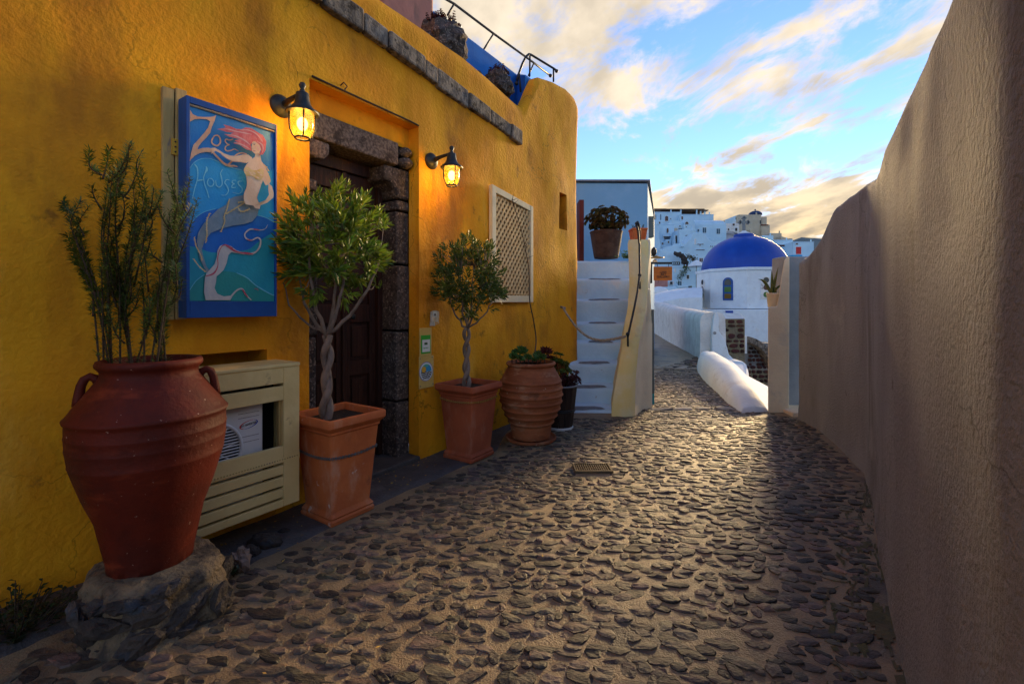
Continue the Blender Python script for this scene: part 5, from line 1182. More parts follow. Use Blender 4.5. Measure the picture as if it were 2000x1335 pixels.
# ------------------------------------------------------------------ painted sign
def make_sign():
    o = thing('painted_sign', onwall(448, 600, 0), 'blue framed wooden sign painted with a red haired mermaid and the house name', 'sign')
    n1 = .125
    def s_of(px, n): return wall_s(px, n)
    # old shutter boards behind, with hinges
    s0, s1 = wall_s(317, .03), wall_s(366, .03); zb, zt = 1.035, 2.035
    w = (s1 - s0) / 2
    for i in range(2): link_mesh('board', MB().wbox(s0 + i * w + .002, s0 + (i + 1) * w - .002, .0, .028 + .004 * i, zb, zt + .01 * i), M['old_wood'], o, bevel=.003)
    for y in (287, 560):
        p = onwall(342, y, .035); ss = wall_s(342, .035); hg = MB().wbox(ss - .013, ss + .013, .03, .038, p.z - .035, p.z + .035)
        hh = link_mesh('hinge', hg, M['gold_print'], o); mb = MB()
        for dz in (-.022, 0, .022): mb.ball(W(ss, .039, p.z + dz), .004, 8, 5)
        link_mesh('screw', mb, M['iron'], hh)
    a, b = wall_s(364, n1), wall_s(541, n1); z0, z1 = onwall(364, 620, n1).z, onwall(364, 185, n1).z; z0b, z1b = onwall(541, 618, n1).z, onwall(541, 244, n1).z
    z0 = (z0 + z0b) / 2; z1 = (z1 + z1b) / 2
    ia, ib = wall_s(371, n1), wall_s(537.5, n1); iz0, iz1 = onwall(450, 588.5, n1).z, onwall(450, 226, n1).z
    link_mesh('box', MB().wbox(a, b, .045, n1 - .022, z0, z1), M['blue_paint'], o, bevel=.002)
    for (q0, q1, r0, r1) in ((a, ia, z0, z1), (ib, b, z0, z1), (ia, ib, z0, iz0), (ia, ib, iz1, z1)):
        link_mesh('frame', MB().wbox(q0, q1, n1 - .022, n1, r0, r1), M['blue_paint'], o, bevel=.002)
    pn = n1 - .012; link_mesh('panel', MB().wbox(ia + .001, ib - .001, n1 - .022, pn, iz0 + .001, iz1 - .001), M['p_blue'], o)
    link_mesh('rope_edge', MB().tube([W(ia, pn + .004, iz1 - .006), W((ia + ib) / 2, pn + .005, iz1 - .004), W(ib, pn + .004, iz1 - .007)], .005, 6), M['rope'], o)
    lay = [pn + .0012]
    def poly(name, pts, mat, up=True, clip=True):
        lay[0] += .00035; n = lay[0]; q = []
        for px, py in pts:
            v = onwall(px, py, n); s = (Vector((v.x, v.y)) - A).dot(D2)
            if clip: s = min(max(s, ia + .001), ib - .001); v = W(s, n, min(max(v.z, iz0 + .002), iz1 - .002))
            q.append(v)
        tri = tessellate_polygon([[Vector((x, y, 0)) for x, y in pts]])
        return flat(name, q, [tuple(t) for t in tri], mat)
    def flat(name, q, faces, mat):
        me = bpy.data.meshes.new(name); me.from_pydata([tuple(v - ROOT[o.name]) for v in q], [], faces); me.update(); me.materials.append(M[mat])
        ob = bpy.data.objects.new(name, me); COL.objects.link(ob); ob.parent = o; return ob
    def smooth(pts, k=6):
        out = []; n = len(pts)
        for i in range(n - 1):
            p0, p1, p2, p3 = pts[max(i - 1, 0)], pts[i], pts[i + 1], pts[min(i + 2, n - 1)]
            for j in range(k):
                t = j / k; f = lambda a, b, c, d: .5 * (2 * b + (c - a) * t + (2 * a - 5 * b + 4 * c - d) * t * t + (3 * b - a - 3 * c + d) * t ** 3)
                out.append(tuple(f(*q) for q in zip(p0, p1, p2, p3)))
        out.append(tuple(pts[-1])); return out
    def stroke(name, pts, mat, k=6):         # pts: (px, py, width)
        pts = smooth([tuple(p) if len(p) == 3 else (*p, 2.0) for p in pts], k); L_, R_ = [], []
        for i, (x, y, w) in enumerate(pts):
            x0, y0, _ = pts[max(i - 1, 0)]; x1, y1, _ = pts[min(i + 1, len(pts) - 1)]; d = math.hypot(x1 - x0, y1 - y0) or 1
            nx, ny = -(y1 - y0) / d * w / 2, (x1 - x0) / d * w / 2; L_.append((x + nx, y + ny)); R_.append((x - nx, y - ny))
        lay[0] += .00035; n = lay[0]; q = []
        for px, py in L_ + R_:
            v = onwall(px, py, n); s = (Vector((v.x, v.y)) - A).dot(D2); q.append(W(min(max(s, ia + .001), ib - .001), n, min(max(v.z, iz0 + .002), iz1 - .002)))
        m = len(L_); return flat(name, q, [(i, i + 1, m + i + 1, m + i) for i in range(m - 1)], mat)
    def T1(pts): return [(340 + p[0] / 5.932, 175 + p[1] / 5.932) + ((p[2] / 5.932,) if len(p) > 2 else ()) for p in pts]
    def T2(pts): return [(340 + p[0] / 5.564, 390 + p[1] / 5.564) + ((p[2] / 5.564,) if len(p) > 2 else ()) for p in pts]
    # background waves
    poly('wave', smooth(T1([(150, 960), (230, 840), (330, 800), (450, 810), (600, 880), (760, 930), (1000, 960), (1190, 920)])) + [(541, 470), (366, 470)], 'p_sky')
    poly('wave', smooth(T1([(150, 1300), (230, 1215), (330, 1200), (430, 1240), (640, 1290), (800, 1240)])) + [(541, 520), (366, 520)], 'p_sky')
    poly('wave', smooth(T2([(150, 310), (220, 200), (330, 130), (460, 100), (640, 120), (900, 170), (1010, 200), (1100, 260)])) + [(541, 520), (366, 520)], 'p_deep')
    poly('wave', smooth(T2([(150, 500), (260, 520), (400, 570), (600, 570), (800, 540), (900, 470), (1000, 400), (1110, 350)])) + [(541, 590), (366, 590)], 'p_teal')
    poly('wave', smooth(T2([(160, 1000), (230, 890), (330, 810), (470, 780), (640, 785), (780, 840), (880, 920), (1000, 1000), (1110, 1040)])) + [(541, 592), (366, 592)], 'p_green')
    for ln in (T1([(160, 940, 5), (240, 840, 7), (340, 798, 7), (460, 812, 6), (620, 890, 6), (780, 930, 5)]), T2([(165, 300, 5), (230, 200, 6), (330, 132, 6), (450, 100, 5)]), T2([(900, 168, 5), (1000, 195, 6), (1100, 255, 5)]), T2([(170, 980, 6), (240, 880, 7), (330, 812, 6)]), T2([(680, 795, 5), (790, 845, 9), (890, 930, 10), (1040, 1020, 10), (1100, 1040, 7)])):
        stroke('wave_line', ln, 'p_line')
    # lettering: ZOE HOUSES
    poly('lettering', T1([(185, 235), (215, 285), (270, 312), (350, 318), (420, 318), (460, 310), (488, 296), (470, 360), (435, 440), (420, 500), (375, 555), (320, 610), (282, 660), (272, 694), (330, 676), (400, 672), (450, 690), (470, 720), (430, 728), (370, 722), (300, 735), (240, 765), (195, 810), (175, 835), (195, 740), (225, 640), (290, 570), (350, 500), (395, 440), (418, 368), (380, 345), (300, 338), (235, 345), (185, 372)]), 'p_peach')
    stroke('lettering', T1([(450, 560, 16), (435, 600, 18), (455, 635, 18), (500, 650, 18), (535, 615, 18), (532, 565, 17), (505, 532, 16), (470, 535, 14), (450, 560, 14)]), 'p_peach')
    stroke('lettering', T1([(685, 575, 6), (640, 585, 12), (605, 575, 14), (592, 600, 14), (620, 632, 12), (645, 640, 8), (610, 650, 12), (590, 680, 14), (612, 710, 14), (660, 705, 12), (700, 690, 10), (750, 718, 4)]), 'p_peach')
    H_ = 'p_line'
    stroke('lettering', T1([(235, 862, 10), (265, 900, 14), (275, 960, 14), (270, 1040, 13), (240, 1140, 13), (210, 1270, 11)]), H_)
    stroke('lettering', T1([(372, 890, 10), (378, 930, 26), (358, 970, 12), (342, 1030, 12), (358, 1110, 12), (385, 1180, 11), (405, 1255, 10)]), H_)
    stroke('lettering', T1([(262, 1058, 10), (300, 1050, 14), (345, 1045, 10)]), H_)
    stroke('lettering', T1([(400, 1035, 12), (385, 1075, 13), (405, 1115, 13), (440, 1118, 13), (462, 1080, 12), (445, 1040, 11), (415, 1028, 9), (400, 1035, 8)]), H_)
    stroke('lettering', T1([(482, 1050, 9), (490, 1105, 12), (525, 1130, 12), (558, 1090, 12), (548, 1010, 11), (538, 970, 10), (562, 925, 6)]), H_)
    stroke('lettering', T1([(640, 1048, 7), (605, 1045, 10), (588, 1080, 12), (615, 1120, 12), (630, 1170, 12), (600, 1220, 10), (545, 1222, 5)]), H_)
    stroke('lettering', T1([(715, 1050, 7), (680, 1055, 10), (675, 1080, 11), (700, 1092, 9), (675, 1105, 11), (672, 1135, 11), (718, 1132, 7)]), H_)
    stroke('lettering', T1([(785, 1062, 7), (745, 1065, 10), (748, 1100, 11), (785, 1140, 11), (785, 1180, 11), (745, 1205, 9), (675, 1190, 4)]), H_)
    # ribbon, tail and fins
    stroke('ribbon', T1([(440, 715, 22), (510, 790, 22), (570, 850, 24), (630, 880, 24), (700, 885, 18), (740, 895, 5)]), 'p_peach')
    stroke('ribbon', T1([(620, 878, 22), (680, 820, 20), (715, 760, 16), (780, 735, 14), (840, 748, 10)]), 'p_peach')
    poly('tail', T1([(820, 1200), (790, 1225), (700, 1240), (640, 1270), (600, 1335)]) + T2([(470, 110), (390, 190), (320, 260), (262, 360), (248, 450), (262, 540), (280, 640), (330, 740), (350, 790), (385, 770), (350, 720), (318, 620), (300, 540), (330, 450), (400, 360), (500, 320), (620, 285), (760, 265), (850, 235), (905, 170), (920, 100), (870, 70), (830, 40)]) + T1([(960, 1335), (900, 1290)]), 'p_tail')
    poly('fin', T2([(350, 800), (400, 745), (440, 700), (465, 620), (470, 550), (500, 500), (560, 482), (620, 505), (680, 550), (760, 575), (840, 585), (900, 575), (850, 598), (760, 595), (680, 580), (620, 570), (590, 600), (570, 690), (540, 760), (500, 800), (462, 830), (455, 900), (440, 960), (470, 1020), (540, 1050), (620, 1040), (680, 985), (640, 1040), (610, 1090), (345, 1090), (325, 1000), (335, 850)]), 'p_fin')
    stroke('fin', T2([(620, 1050, 20), (680, 985, 16), (740, 968, 16), (780, 1030, 16), (840, 1090, 8)]), 'p_fin')
    stroke('fin', T2([(830, 585, 14), (890, 565, 16), (930, 510, 18), (940, 440, 16), (905, 412, 14), (840, 440, 14), (785, 420, 16), (770, 370, 14), (830, 320, 16), (930, 330, 10), (990, 315, 6), (1022, 265, 3)]), 'p_fin')
    for st_ in (T2([(345, 830, 10), (430, 800, 18), (475, 720, 9), (475, 620, 9), (510, 520, 8), (560, 490, 12), (640, 530, 10)]), T2([(560, 495, 10), (640, 545, 20), (700, 570, 12), (800, 582, 20), (860, 588, 6)]), T2([(790, 430, 6), (830, 440, 10), (855, 440, 4)]), T2([(860, 318, 5), (890, 322, 12), (930, 328, 4)]), T2([(740, 970, 8), (765, 1005, 14), (800, 1060, 8)]), T2([(870, 965, 4), (900, 968, 8), (915, 985, 4)])): stroke('fin_edge', st_, 'p_red')
    # garlands on the tail
    rr = random.Random(4)
    for path in (T2([(600, 0), (575, 100), (545, 180), (550, 240), (510, 345)]), T2([(700, 30), (780, 20), (720, 60), (640, 110), (570, 150)]), T2([(700, 95), (740, 130), (820, 100)]), T2([(390, 150), (360, 210), (355, 300), (358, 380), (345, 460)]), T2([(222, 410), (240, 500), (290, 600), (305, 660)]), T2([(215, 645), (270, 720), (340, 780)]), T1([(1040, 880), (1080, 960), (1110, 1040), (1090, 1090)]), T1([(1000, 840), (1060, 890), (1095, 940)])):
        pts = smooth(path, 5)
        stroke('garland', [(x, y, 2.0) for x, y in path], 'p_gold')
        for x, y in pts[::2]:
            a = rr.uniform(0, 6.28); stroke('garland', [(x - 2.6 * math.cos(a), y - 2.6 * math.sin(a), .6), (x, y, 1.7), (x + 2.6 * math.cos(a), y + 2.6 * math.sin(a), .5)], 'p_gold', 3)
    # figure: rear arm, torso wrapped in a garland top, head, hair
    poly('figure', T1([(1095, 1090), (1135, 1120), (1155, 1200), (1150, 1250), (1080, 1310), (1000, 1340)]) + T2([(930, 100), (880, 90), (860, 60), (940, 60)]) + T1([(1060, 1280), (1100, 1220), (1092, 1150)]), 'p_skin')
    poly('figure', T1([(1010, 830), (1060, 900), (1090, 980), (1120, 1060), (1100, 1100), (1060, 1110), (1030, 1050), (1010, 960)]), 'p_skin')
    poly('figure', T1([(940, 740), (935, 780), (880, 820), (830, 880), (805, 930), (830, 990), (845, 1060), (840, 1130), (815, 1190), (805, 1260), (830, 1330), (930, 1345), (985, 1320), (960, 1250), (985, 1180), (1010, 1100), (1035, 1040), (1045, 960), (1040, 880), (1010, 820), (1000, 760), (1005, 730)]), 'p_skin')
    poly('figure', T1([(420, 680), (470, 672), (520, 700), (580, 740), (650, 765), (720, 770), (800, 752), (860, 755), (905, 790), (890, 830), (840, 850), (760, 835), (680, 828), (600, 790), (540, 740), (480, 710), (430, 745), (445, 705)]), 'p_skin')
    stroke('outline', T1([(805, 935, 3), (830, 985, 4), (845, 1060, 4), (840, 1130, 4), (812, 1200, 4), (808, 1270, 3)]), 'p_shade')
    stroke('outline', T1([(985, 1180, 4), (960, 1250, 5), (985, 1320, 3)]), 'p_shade'); stroke('outline', T1([(540, 745, 3), (610, 797, 6), (690, 832, 6), (770, 838, 5), (840, 852, 3)]), 'p_shade')
    poly('bodice', T1([(808, 915), (850, 890), (905, 930), (960, 935), (1010, 910), (1040, 930), (1035, 1010), (1000, 1050), (950, 1040), (920, 1005), (880, 1000), (840, 1000), (815, 965)]), 'p_gold')
    for x, y in T1([(840, 940), (880, 960), (930, 970), (980, 960), (1010, 990), (970, 1020), (900, 985)]): stroke('bodice', [(x - 3, y - 1.5, .8), (x, y, 2.6), (x + 3, y + 1, .8)], 'p_skin', 3)
    poly('figure', T1([(905, 600), (900, 660), (905, 715), (940, 748), (985, 735), (1010, 690), (1000, 610), (950, 575)]), 'p_skin')
    hair = T1([(495, 460), (560, 448), (600, 440), (570, 405), (650, 425), (720, 455), (780, 460), (830, 440), (900, 450), (960, 490), (1030, 530), (1068, 600), (1060, 700), (1030, 750), (985, 765), (1010, 700), (990, 640), (940, 600), (915, 600), (890, 640), (900, 710), (830, 690), (760, 640), (680, 620), (740, 615), (700, 590), (760, 575), (640, 545), (580, 515), (650, 520), (690, 500), (600, 490), (530, 465)])
    poly('hair', hair, 'p_hair')
    for st_ in ([(600, 455, 5), (700, 480, 12), (800, 500, 14), (900, 520, 6)], [(620, 520, 4), (720, 540, 10), (820, 590, 16), (880, 640, 5)], [(760, 470, 4), (860, 470, 12), (960, 520, 14), (1030, 610, 6)], [(700, 610, 4), (790, 640, 12), (880, 690, 5)], [(960, 600, 4), (1020, 640, 14), (1030, 710, 8), (1000, 755, 4)], [(540, 460, 3), (640, 460, 8), (720, 480, 3)]): stroke('hair', T1(st_), 'p_hair2')
    stroke('face', T1([(905, 628, 3), (925, 622, 9), (945, 630, 3)]), 'p_tail'); stroke('face', T1([(918, 640, 3), (930, 640, 7), (940, 642, 2)]), 'black_print'); stroke('face', T1([(908, 665, 3), (902, 680, 4), (912, 690, 3)]), 'p_shade'); stroke('face', T1([(912, 708, 3), (930, 712, 7), (945, 708, 2)]), 'p_red'); stroke('face', T1([(960, 655, 4), (975, 690, 14), (985, 705, 4)]), 'p_hair2')
make_sign()

# ------------------------------------------------------------------ air conditioner in its slatted cabinet
def make_ac():
    n1 = .205; s1 = wall_s(585, n1); s0 = s1 - .52; zt, zb = .800, .125
    o = thing('slatted_cabinet', W((s0 + s1) / 2, n1, zb), 'cream slatted wooden cabinet with a window cut around the cooling unit', 'cabinet'); t = .022
    def fr(a, b, c, d, name='slat'): return link_mesh(name, MB().wbox(a, b, n1 - t, n1, c, d), M['cream_wood'], o, bevel=.003)
    st_ = s1 - .082
    Z = lambda y: onwall(560, y, n1).z
    fr(st_, s1, zb, zt, 'stile'); fr(s0, s0 + .06, zb, zt, 'stile')
    rows = [(zt, .722), (.708, .640), (.418, .338), (.326, .282), (.270, .226), (.214, .172), (.160, zb)]
    for i, (a, b) in enumerate(rows): fr(s0 + .06, st_, b, a)
    link_mesh('top', MB().wbox(s0, s1, -.02, n1 + .006, zt, zt + .016), M['cream_wood'], o, bevel=.003)
    link_mesh('side', MB().wbox(s1 - t, s1 - .001, .0, n1 - t, zb, zt), M['cream_wood'], o, bevel=.003)
    link_mesh('side', MB().wbox(s0 + .001, s0 + t, .0, n1 - t, zb, zt), M['cream_wood'], o)
    link_mesh('floor', MB().wbox(s0 + t, s1 - t, .0, n1 - t, zb + .002, zb + .02), M['cream_wood'], o)
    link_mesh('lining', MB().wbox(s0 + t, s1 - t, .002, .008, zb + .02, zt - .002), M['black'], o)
    for (p, q) in ((st_, .64),):
        link_mesh('trim', MB().wbox(st_ - .010, st_ + .004, n1 - t - .02, n1 - t, .418, .640), M['old_wood'], o)
    mb = MB(); k = 0
    s = s0 + .02
    while s < s1 - .005:
        z = .352 + .006 * (s - s0); mb.ball(W(s, n1 + .0008, z), .0036, 6, 4, (1, 1, 1)); s += .0125
    link_mesh('perforations', mb, M['old_wood'], o)
    link_mesh('strap', MB().wbox(s0, s1, n1 + .0002, n1 + .0012, .344, .364), M['cream_wood'], o)
    # the unit
    u = thing('air_conditioner', W((s0 + s1) / 2, .1, zb + .02), 'white outdoor cooling unit with round fan grille inside the cream cabinet', 'air conditioner')
    a1 = s1 - .152; a0 = s0 + .03; nf = n1 - .052
    link_mesh('casing', MB().wbox(a0, a1, .012, nf, zb + .022, .70), M['ac_white'], u, bevel=.012, seg=3)
    cs, cz, cr = a1 - .225, .455, .118
    mb = MB().lathe([(cr, 0), (cr, .001)], W(cs, nf + .001, cz), 40, (N2.x, N2.y, 0)); link_mesh('fan_opening', mb, M['ac_dark'], u)
    mb = MB()
    for r_ in (.121,): mb.tube([W(cs + r_ * math.cos(t_ * .0982), nf + .007, cz + r_ * math.sin(t_ * .0982)) for t_ in range(64)], .008, 8, True)
    z = -.112
    while z < .115:
        hw = math.sqrt(max(cr ** 2 - z ** 2, 0)); mb.tube([W(cs - hw, nf + .008, cz + z), W(cs + hw, nf + .008, cz + z)], .0032, 5); z += .0135
    for i in range(8):
        a = math.pi * 2 * i / 8 + .2; mb.tube([W(cs + .03 * math.cos(a), nf + .005, cz + .03 * math.sin(a)), W(cs + cr * math.cos(a), nf + .005, cz + cr * math.sin(a))], .003, 5)
    link_mesh('fan_grille', mb, M['ac_white'], u, smooth=True)
    # badge
    bc = W(a1 - .068, nf + .0015, .545)
    def arc(t0, t1, mat, w0, w1):
        mb = MB(); n = 24; pts = []
        for i in range(n + 1):
            f = i / n; a = R(t0 + (t1 - t0) * f); w = .004 + .004 * math.sin(math.pi * f); pts.append((a, w))
        def pp(a, k): return bc + Vector((D2.x, D2.y, 0)) * (.040 * k * math.cos(a)) + Vector((0, 0, 1)) * (.017 * k * math.sin(a) + .006 * math.cos(a))
        for (a, w), (a2, w2) in zip(pts, pts[1:]): mb.quad(pp(a, 1 - w * 14), pp(a2, 1 - w2 * 14), pp(a2, 1 + w * 6), pp(a, 1 + w * 6))
        link_mesh('badge', mb, M[mat], u)
    arc(60, 235, 'red_print', 1, 1); arc(240, 415, 'blue_print', 1, 1)
    text_mesh('lettering', 'DC INVERTER', bc + Vector((0, 0, 0)), .0105, (D2.x, D2.y, .10), (0, 0, 1), M['black_print'], u, sx=.80)
    for z in (.598, .578, .490, .465):
        link_mesh('groove', MB().wbox(a1 - .115, a1 - .02, nf - .001, nf + .0008, z, z + .0016), M['ac_dark'], u)
make_ac()

# ------------------------------------------------------------------ plaques and pouch right of the door
def make_plaques():
    def rect(name, px0, py0, px1, py1, n, mat, parent, t=.004):
        s0, s1 = wall_s(px0, n), wall_s(px1, n); z1, z0 = onwall((px0 + px1) / 2, py0, n).z, onwall((px0 + px1) / 2, py1, n).z
        return link_mesh(name, MB().wbox(s0, s1, n - t, n, z0, z1), M[mat], parent, bevel=.001), (s0, s1, z0, z1)
    o = thing('green_plaque', onwall(832, 672, .0), 'small green and white notice behind clear acrylic beside the door', 'notice')
    rect('backing', 819.5, 640, 843, 695, .018, 'brass_plate', o); rect('border', 822.5, 654, 841, 690, .0195, 'green_print', o, .002); rect('paper', 825, 663, 840, 687, .0212, 'pale_print', o, .002)
    _, (s0, s1, z0, z1) = rect('base', 826, 686, 838, 686.8, .0218, 'pale_print', o, .001)
    c = (s0 + s1) / 2; zc = onwall(832, 671, .02).z; mb = MB(); nv = (N2.x, N2.y, 0)
    for d in (-.008, .008): mb.lathe([(.0078, 0), (.0078, .001)], W(c + d, .0215, zc), 14, nv)
    mb.wbox(c - .014, c + .014, .0213, .0222, zc + .006, zc + .010); link_mesh('emblem', mb, M['black_print'], o)
    mb = MB()
    for d in (-.008, .008): mb.lathe([(.0035, 0), (.0035, .0012)], W(c + d, .0222, zc), 10, nv)
    link_mesh('emblem', mb, M['green_print'], o)
    text_mesh('lettering', 'tripadvisor', W(c, .0216, onwall(832, 679, .02).z), .0085, (D2.x, D2.y, 0), (0, 0, 1), M['green_print'], o)
    o = thing('round_emblem_plaque', onwall(833, 724, .0), 'square cream plaque with a round sun and waves emblem beside the door', 'plaque')
    rect('plate', 818.5, 695, 847, 757, .016, 'brass_plate', o)
    cs = wall_s(832.5, .018); cz = onwall(832.5, 725, .018).z; rx = .061; rz = .073
    rx = rz = .068
    def disc(mat, k, n, pts=None):
        pts = pts or [(math.cos(R(10 * i)), math.sin(R(10 * i))) for i in range(36)]
        link_mesh('emblem', MB().prism([W(cs + x * rx * k, n, cz + z * rz * k) for x, z in pts], W(0, .0008, 0) - W(0, 0, 0)), M[mat], o)
    disc('blue_print', 1.0, .0165); disc('pale_print', .955, .0172); disc('pale_print', .80, .0175)
    up = [(math.cos(R(10 * i)), math.sin(R(10 * i))) for i in range(0, 19)]
    disc('sky_print', .78, .0180, up); disc('teal_print', .78, .0186, [(math.cos(R(60 + 8 * i)), math.sin(R(60 + 8 * i))) for i in range(11)] + [(-.1, .45), (.2, .62)])
    disc('gold_print', 1, .0192, [(-.38 + .33 * math.cos(R(20 * i)), .22 + .33 * math.sin(R(20 * i))) for i in range(18)])
    for j in range(4):
        z = -.05 - .19 * j; hw = math.sqrt(max(.78 ** 2 - z * z, .05)); pts = [(-hw + 2 * hw * i / 14, z + .05 * math.sin(i * 1.35 + j)) for i in range(15)]
        disc('black_print', 1, .0198, pts + [(x, y - .09) for x, y in pts[::-1]])
    for (px, py) in ((820.5, 700), (844, 697), (821.5, 754), (845.5, 749)):
        v = onwall(px, py, .016); link_mesh('screw', MB().ball(v, .005, 10, 6), M['zinc'], o, smooth=True)
    o = thing('plastic_pouch', onwall(848, 625, 0), 'crumpled clear plastic pouch with a paper slip on the yellow wall', 'pouch')
    s0, s1 = wall_s(832, .01), wall_s(857, .01); z1, z0 = onwall(845, 606, .01).z, onwall(845, 636, .01).z; mb = MB(); nx, nz = 8, 10
    for i in range(nx + 1):
        for j in range(nz + 1):
            f, g = i / nx, j / nz; mb.v.append(W(s0 + (s1 - s0) * (.30 + .70 * f), .008 + .010 * abs(fbm(f * 3, g * 3)) + .004 * g, z0 + (z1 - z0) * g * (.9 + .1 * math.sin(f * 3))))
    for i in range(nx):
        for j in range(nz): a = i * (nz + 1) + j; mb.f.append((a, a + nz + 1, a + nz + 2, a + 1))
    link_mesh('sleeve', mb, M['plastic'], o, smooth=True)
    v = onwall(850, 614, .02); link_mesh('slip', MB().wbox(wall_s(846, .02), wall_s(853, .02), .019, .0205, v.z - .02, v.z + .02), M['pale_print'], o); link_mesh('mark', MB().wbox(wall_s(848.5, .021), wall_s(851, .021), .0206, .0212, v.z - .01, v.z + .008), M['black_print'], o)
make_plaques()
# ------------------------------------------------------------------ large jar on its rubble block, rosemary
JC = Vector(((296 - HX) / F * 1.64, 1.64, 0)); JZ = 0.192; JS = 1.04
def make_jar():
    b = thing('rubble_block', (JC.x, JC.y, 0), 'rough rubble and mortar block carrying the big dark terracotta jar', 'block')
    # irregular drum of mortar
    mb = MB(); seg, rg = 56, 16; prof = [(-.06, .235), (0, .232), (.03, .222), (.06, .214), (.09, .208), (.13, .204), (.165, .200), (.186, .186), (.196, .164), (.200, .10)]
    def shape(a, z, r):
        e = (abs(math.cos(a)) ** 3.2 + abs(math.sin(a)) ** 3.2) ** (-1 / 3.2)
        q = r * (.93 * e) * (1 + .10 * fbm(math.cos(a) * 2, math.sin(a) * 2, z * 6)) + .012 * fbm(math.cos(a) * 7, math.sin(a) * 7, z * 22)
        return q
    fine = []
    for (z0, r0), (z1, r1) in zip(prof, prof[1:]):
        for f in (0, .34, .67): fine.append((z0 + (z1 - z0) * f, r0 + (r1 - r0) * f))
    fine.append(prof[-1])
    rot = math.atan2(D2.y, D2.x)
    for z, r in fine:
        for i in range(seg): a = 2 * math.pi * i / seg; q = shape(a, z, r); mb.v.append(Vector((JC.x + .02 + q * math.cos(a + rot), JC.y + q * math.sin(a + rot), z + .006 * fbm(a * 2, z * 9))))
    for k in range(len(fine) - 1):
        for i in range(seg): j = (i + 1) % seg; mb.f.append((k * seg + i, k * seg + j, (k + 1) * seg + j, (k + 1) * seg + i))
    mb.f.append(tuple((len(fine) - 1) * seg + i for i in range(seg)))
    link_mesh('mortar', mb, M['rubble_mortar'], b, smooth=True)
    r = random.Random(21)
    spots = [(-62, .045, .055, .042, .2), (-88, .10, .075, .038, .05), (-112, .05, .06, .045, -.2), (-40, .055, .085, .030, .5), (-58, .125, .06, .045, .1), (-22, .08, .075, .028, .6), (-75, .165, .04, .02, 0), (-130, .11, .065, .04, .1), (-100, .155, .04, .022, .1), (0, .06, .05, .05, .2), (-150, .05, .06, .04, 0), (-48, .175, .05, .024, .1), (20, .12, .05, .04, .3), (-35, .012, .06, .03, .1), (-98, .005, .07, .03, 0)]
    for ang, z, w, h_, tilt in spots:
        a = R(ang); q = shape(a - rot, z, .212) - .002; c = Vector((JC.x + .02 + q * math.cos(a), JC.y + q * math.sin(a), z)); out = Vector((math.cos(a), math.sin(a), 0)); tx = Vector((-out.y, out.x, 0))
        t = tx * math.cos(tilt) + Vector((0, 0, 1)) * math.sin(tilt); u = Vector((0, 0, 1)) * math.cos(tilt) - tx * math.sin(tilt)
        mb = MB(); bb = MB().ball((0, 0, 0), 1, 10, 7, wob=.55, seed=ang * .13); mb.v = [c + t * (v.x * w) + u * (v.y * h_) + out * (v.z * .026) for v in bb.v]; mb.f = bb.f
        link_mesh('stone', mb, M['rock'], b)
    j = thing('terracotta_jar', (JC.x, JC.y, JZ), 'large dark red two handled terracotta jar on a rubble block', 'jar')
    prof = [(.105, .0), (.119, .004), (.121, .03), (.132, .09), (.149, .18), (.178, .262), (.202, .345), (.2100, .376), (.2118, .380), (.2108, .384), (.2165, .430), (.2176, .434), (.2166, .438), (.2180, .472), (.2192, .475), (.2180, .478), (.2172, .508), (.2168, .518), (.2225, .524), (.2240, .531), (.2175, .538), (.208, .552), (.200, .566), (.184, .590), (.168, .613), (.153, .635), (.140, .655), (.1345, .668), (.1345, .680), (.1400, .688), (.1470, .696), (.1480, .706), (.144, .716), (.136, .718), (.126, .714), (.122, .69), (.128, .64)]
    prof = [(r_ * JS, z_ * 1.0) for r_, z_ in prof]
    link_mesh('body', MB().lathe(prof, (JC.x, JC.y, JZ), 72, cap=True, wob=.010), M['terracotta_dark'], j, smooth=True, angle=70)
    vd = Vector((JC.x, JC.y, 0)).normalized(); rt = Vector((vd.y, -vd.x, 0))
    for sgn, tw in ((-1, .0), (1, -.10)):
        d = (rt * sgn + vd * tw).normalized(); q = Vector((JC.x, JC.y, JZ)); pts = []
        for rr, z in ((.132, .640), (.142, .660), (.156, .668), (.169, .660), (.177, .640), (.181, .615), (.184, .592), (.186, .572)): pts.append(q + d * rr * JS + Vector((0, 0, z)))
        link_mesh('handle', MB().tube(pts, [.015, .0145, .014, .0135, .0135, .014, .0145, .015], 10), M['terracotta_dark'], j, smooth=True)
    link_mesh('soil', MB().lathe([(.001, 0), (.127, 0)], (JC.x, JC.y, JZ + .685), 24), M['soil'], j)
    # rosemary
    p = thing('rosemary_plant', (JC.x, JC.y, JZ + .685), 'tall dark green rosemary bush growing from the big terracotta jar', 'plant')
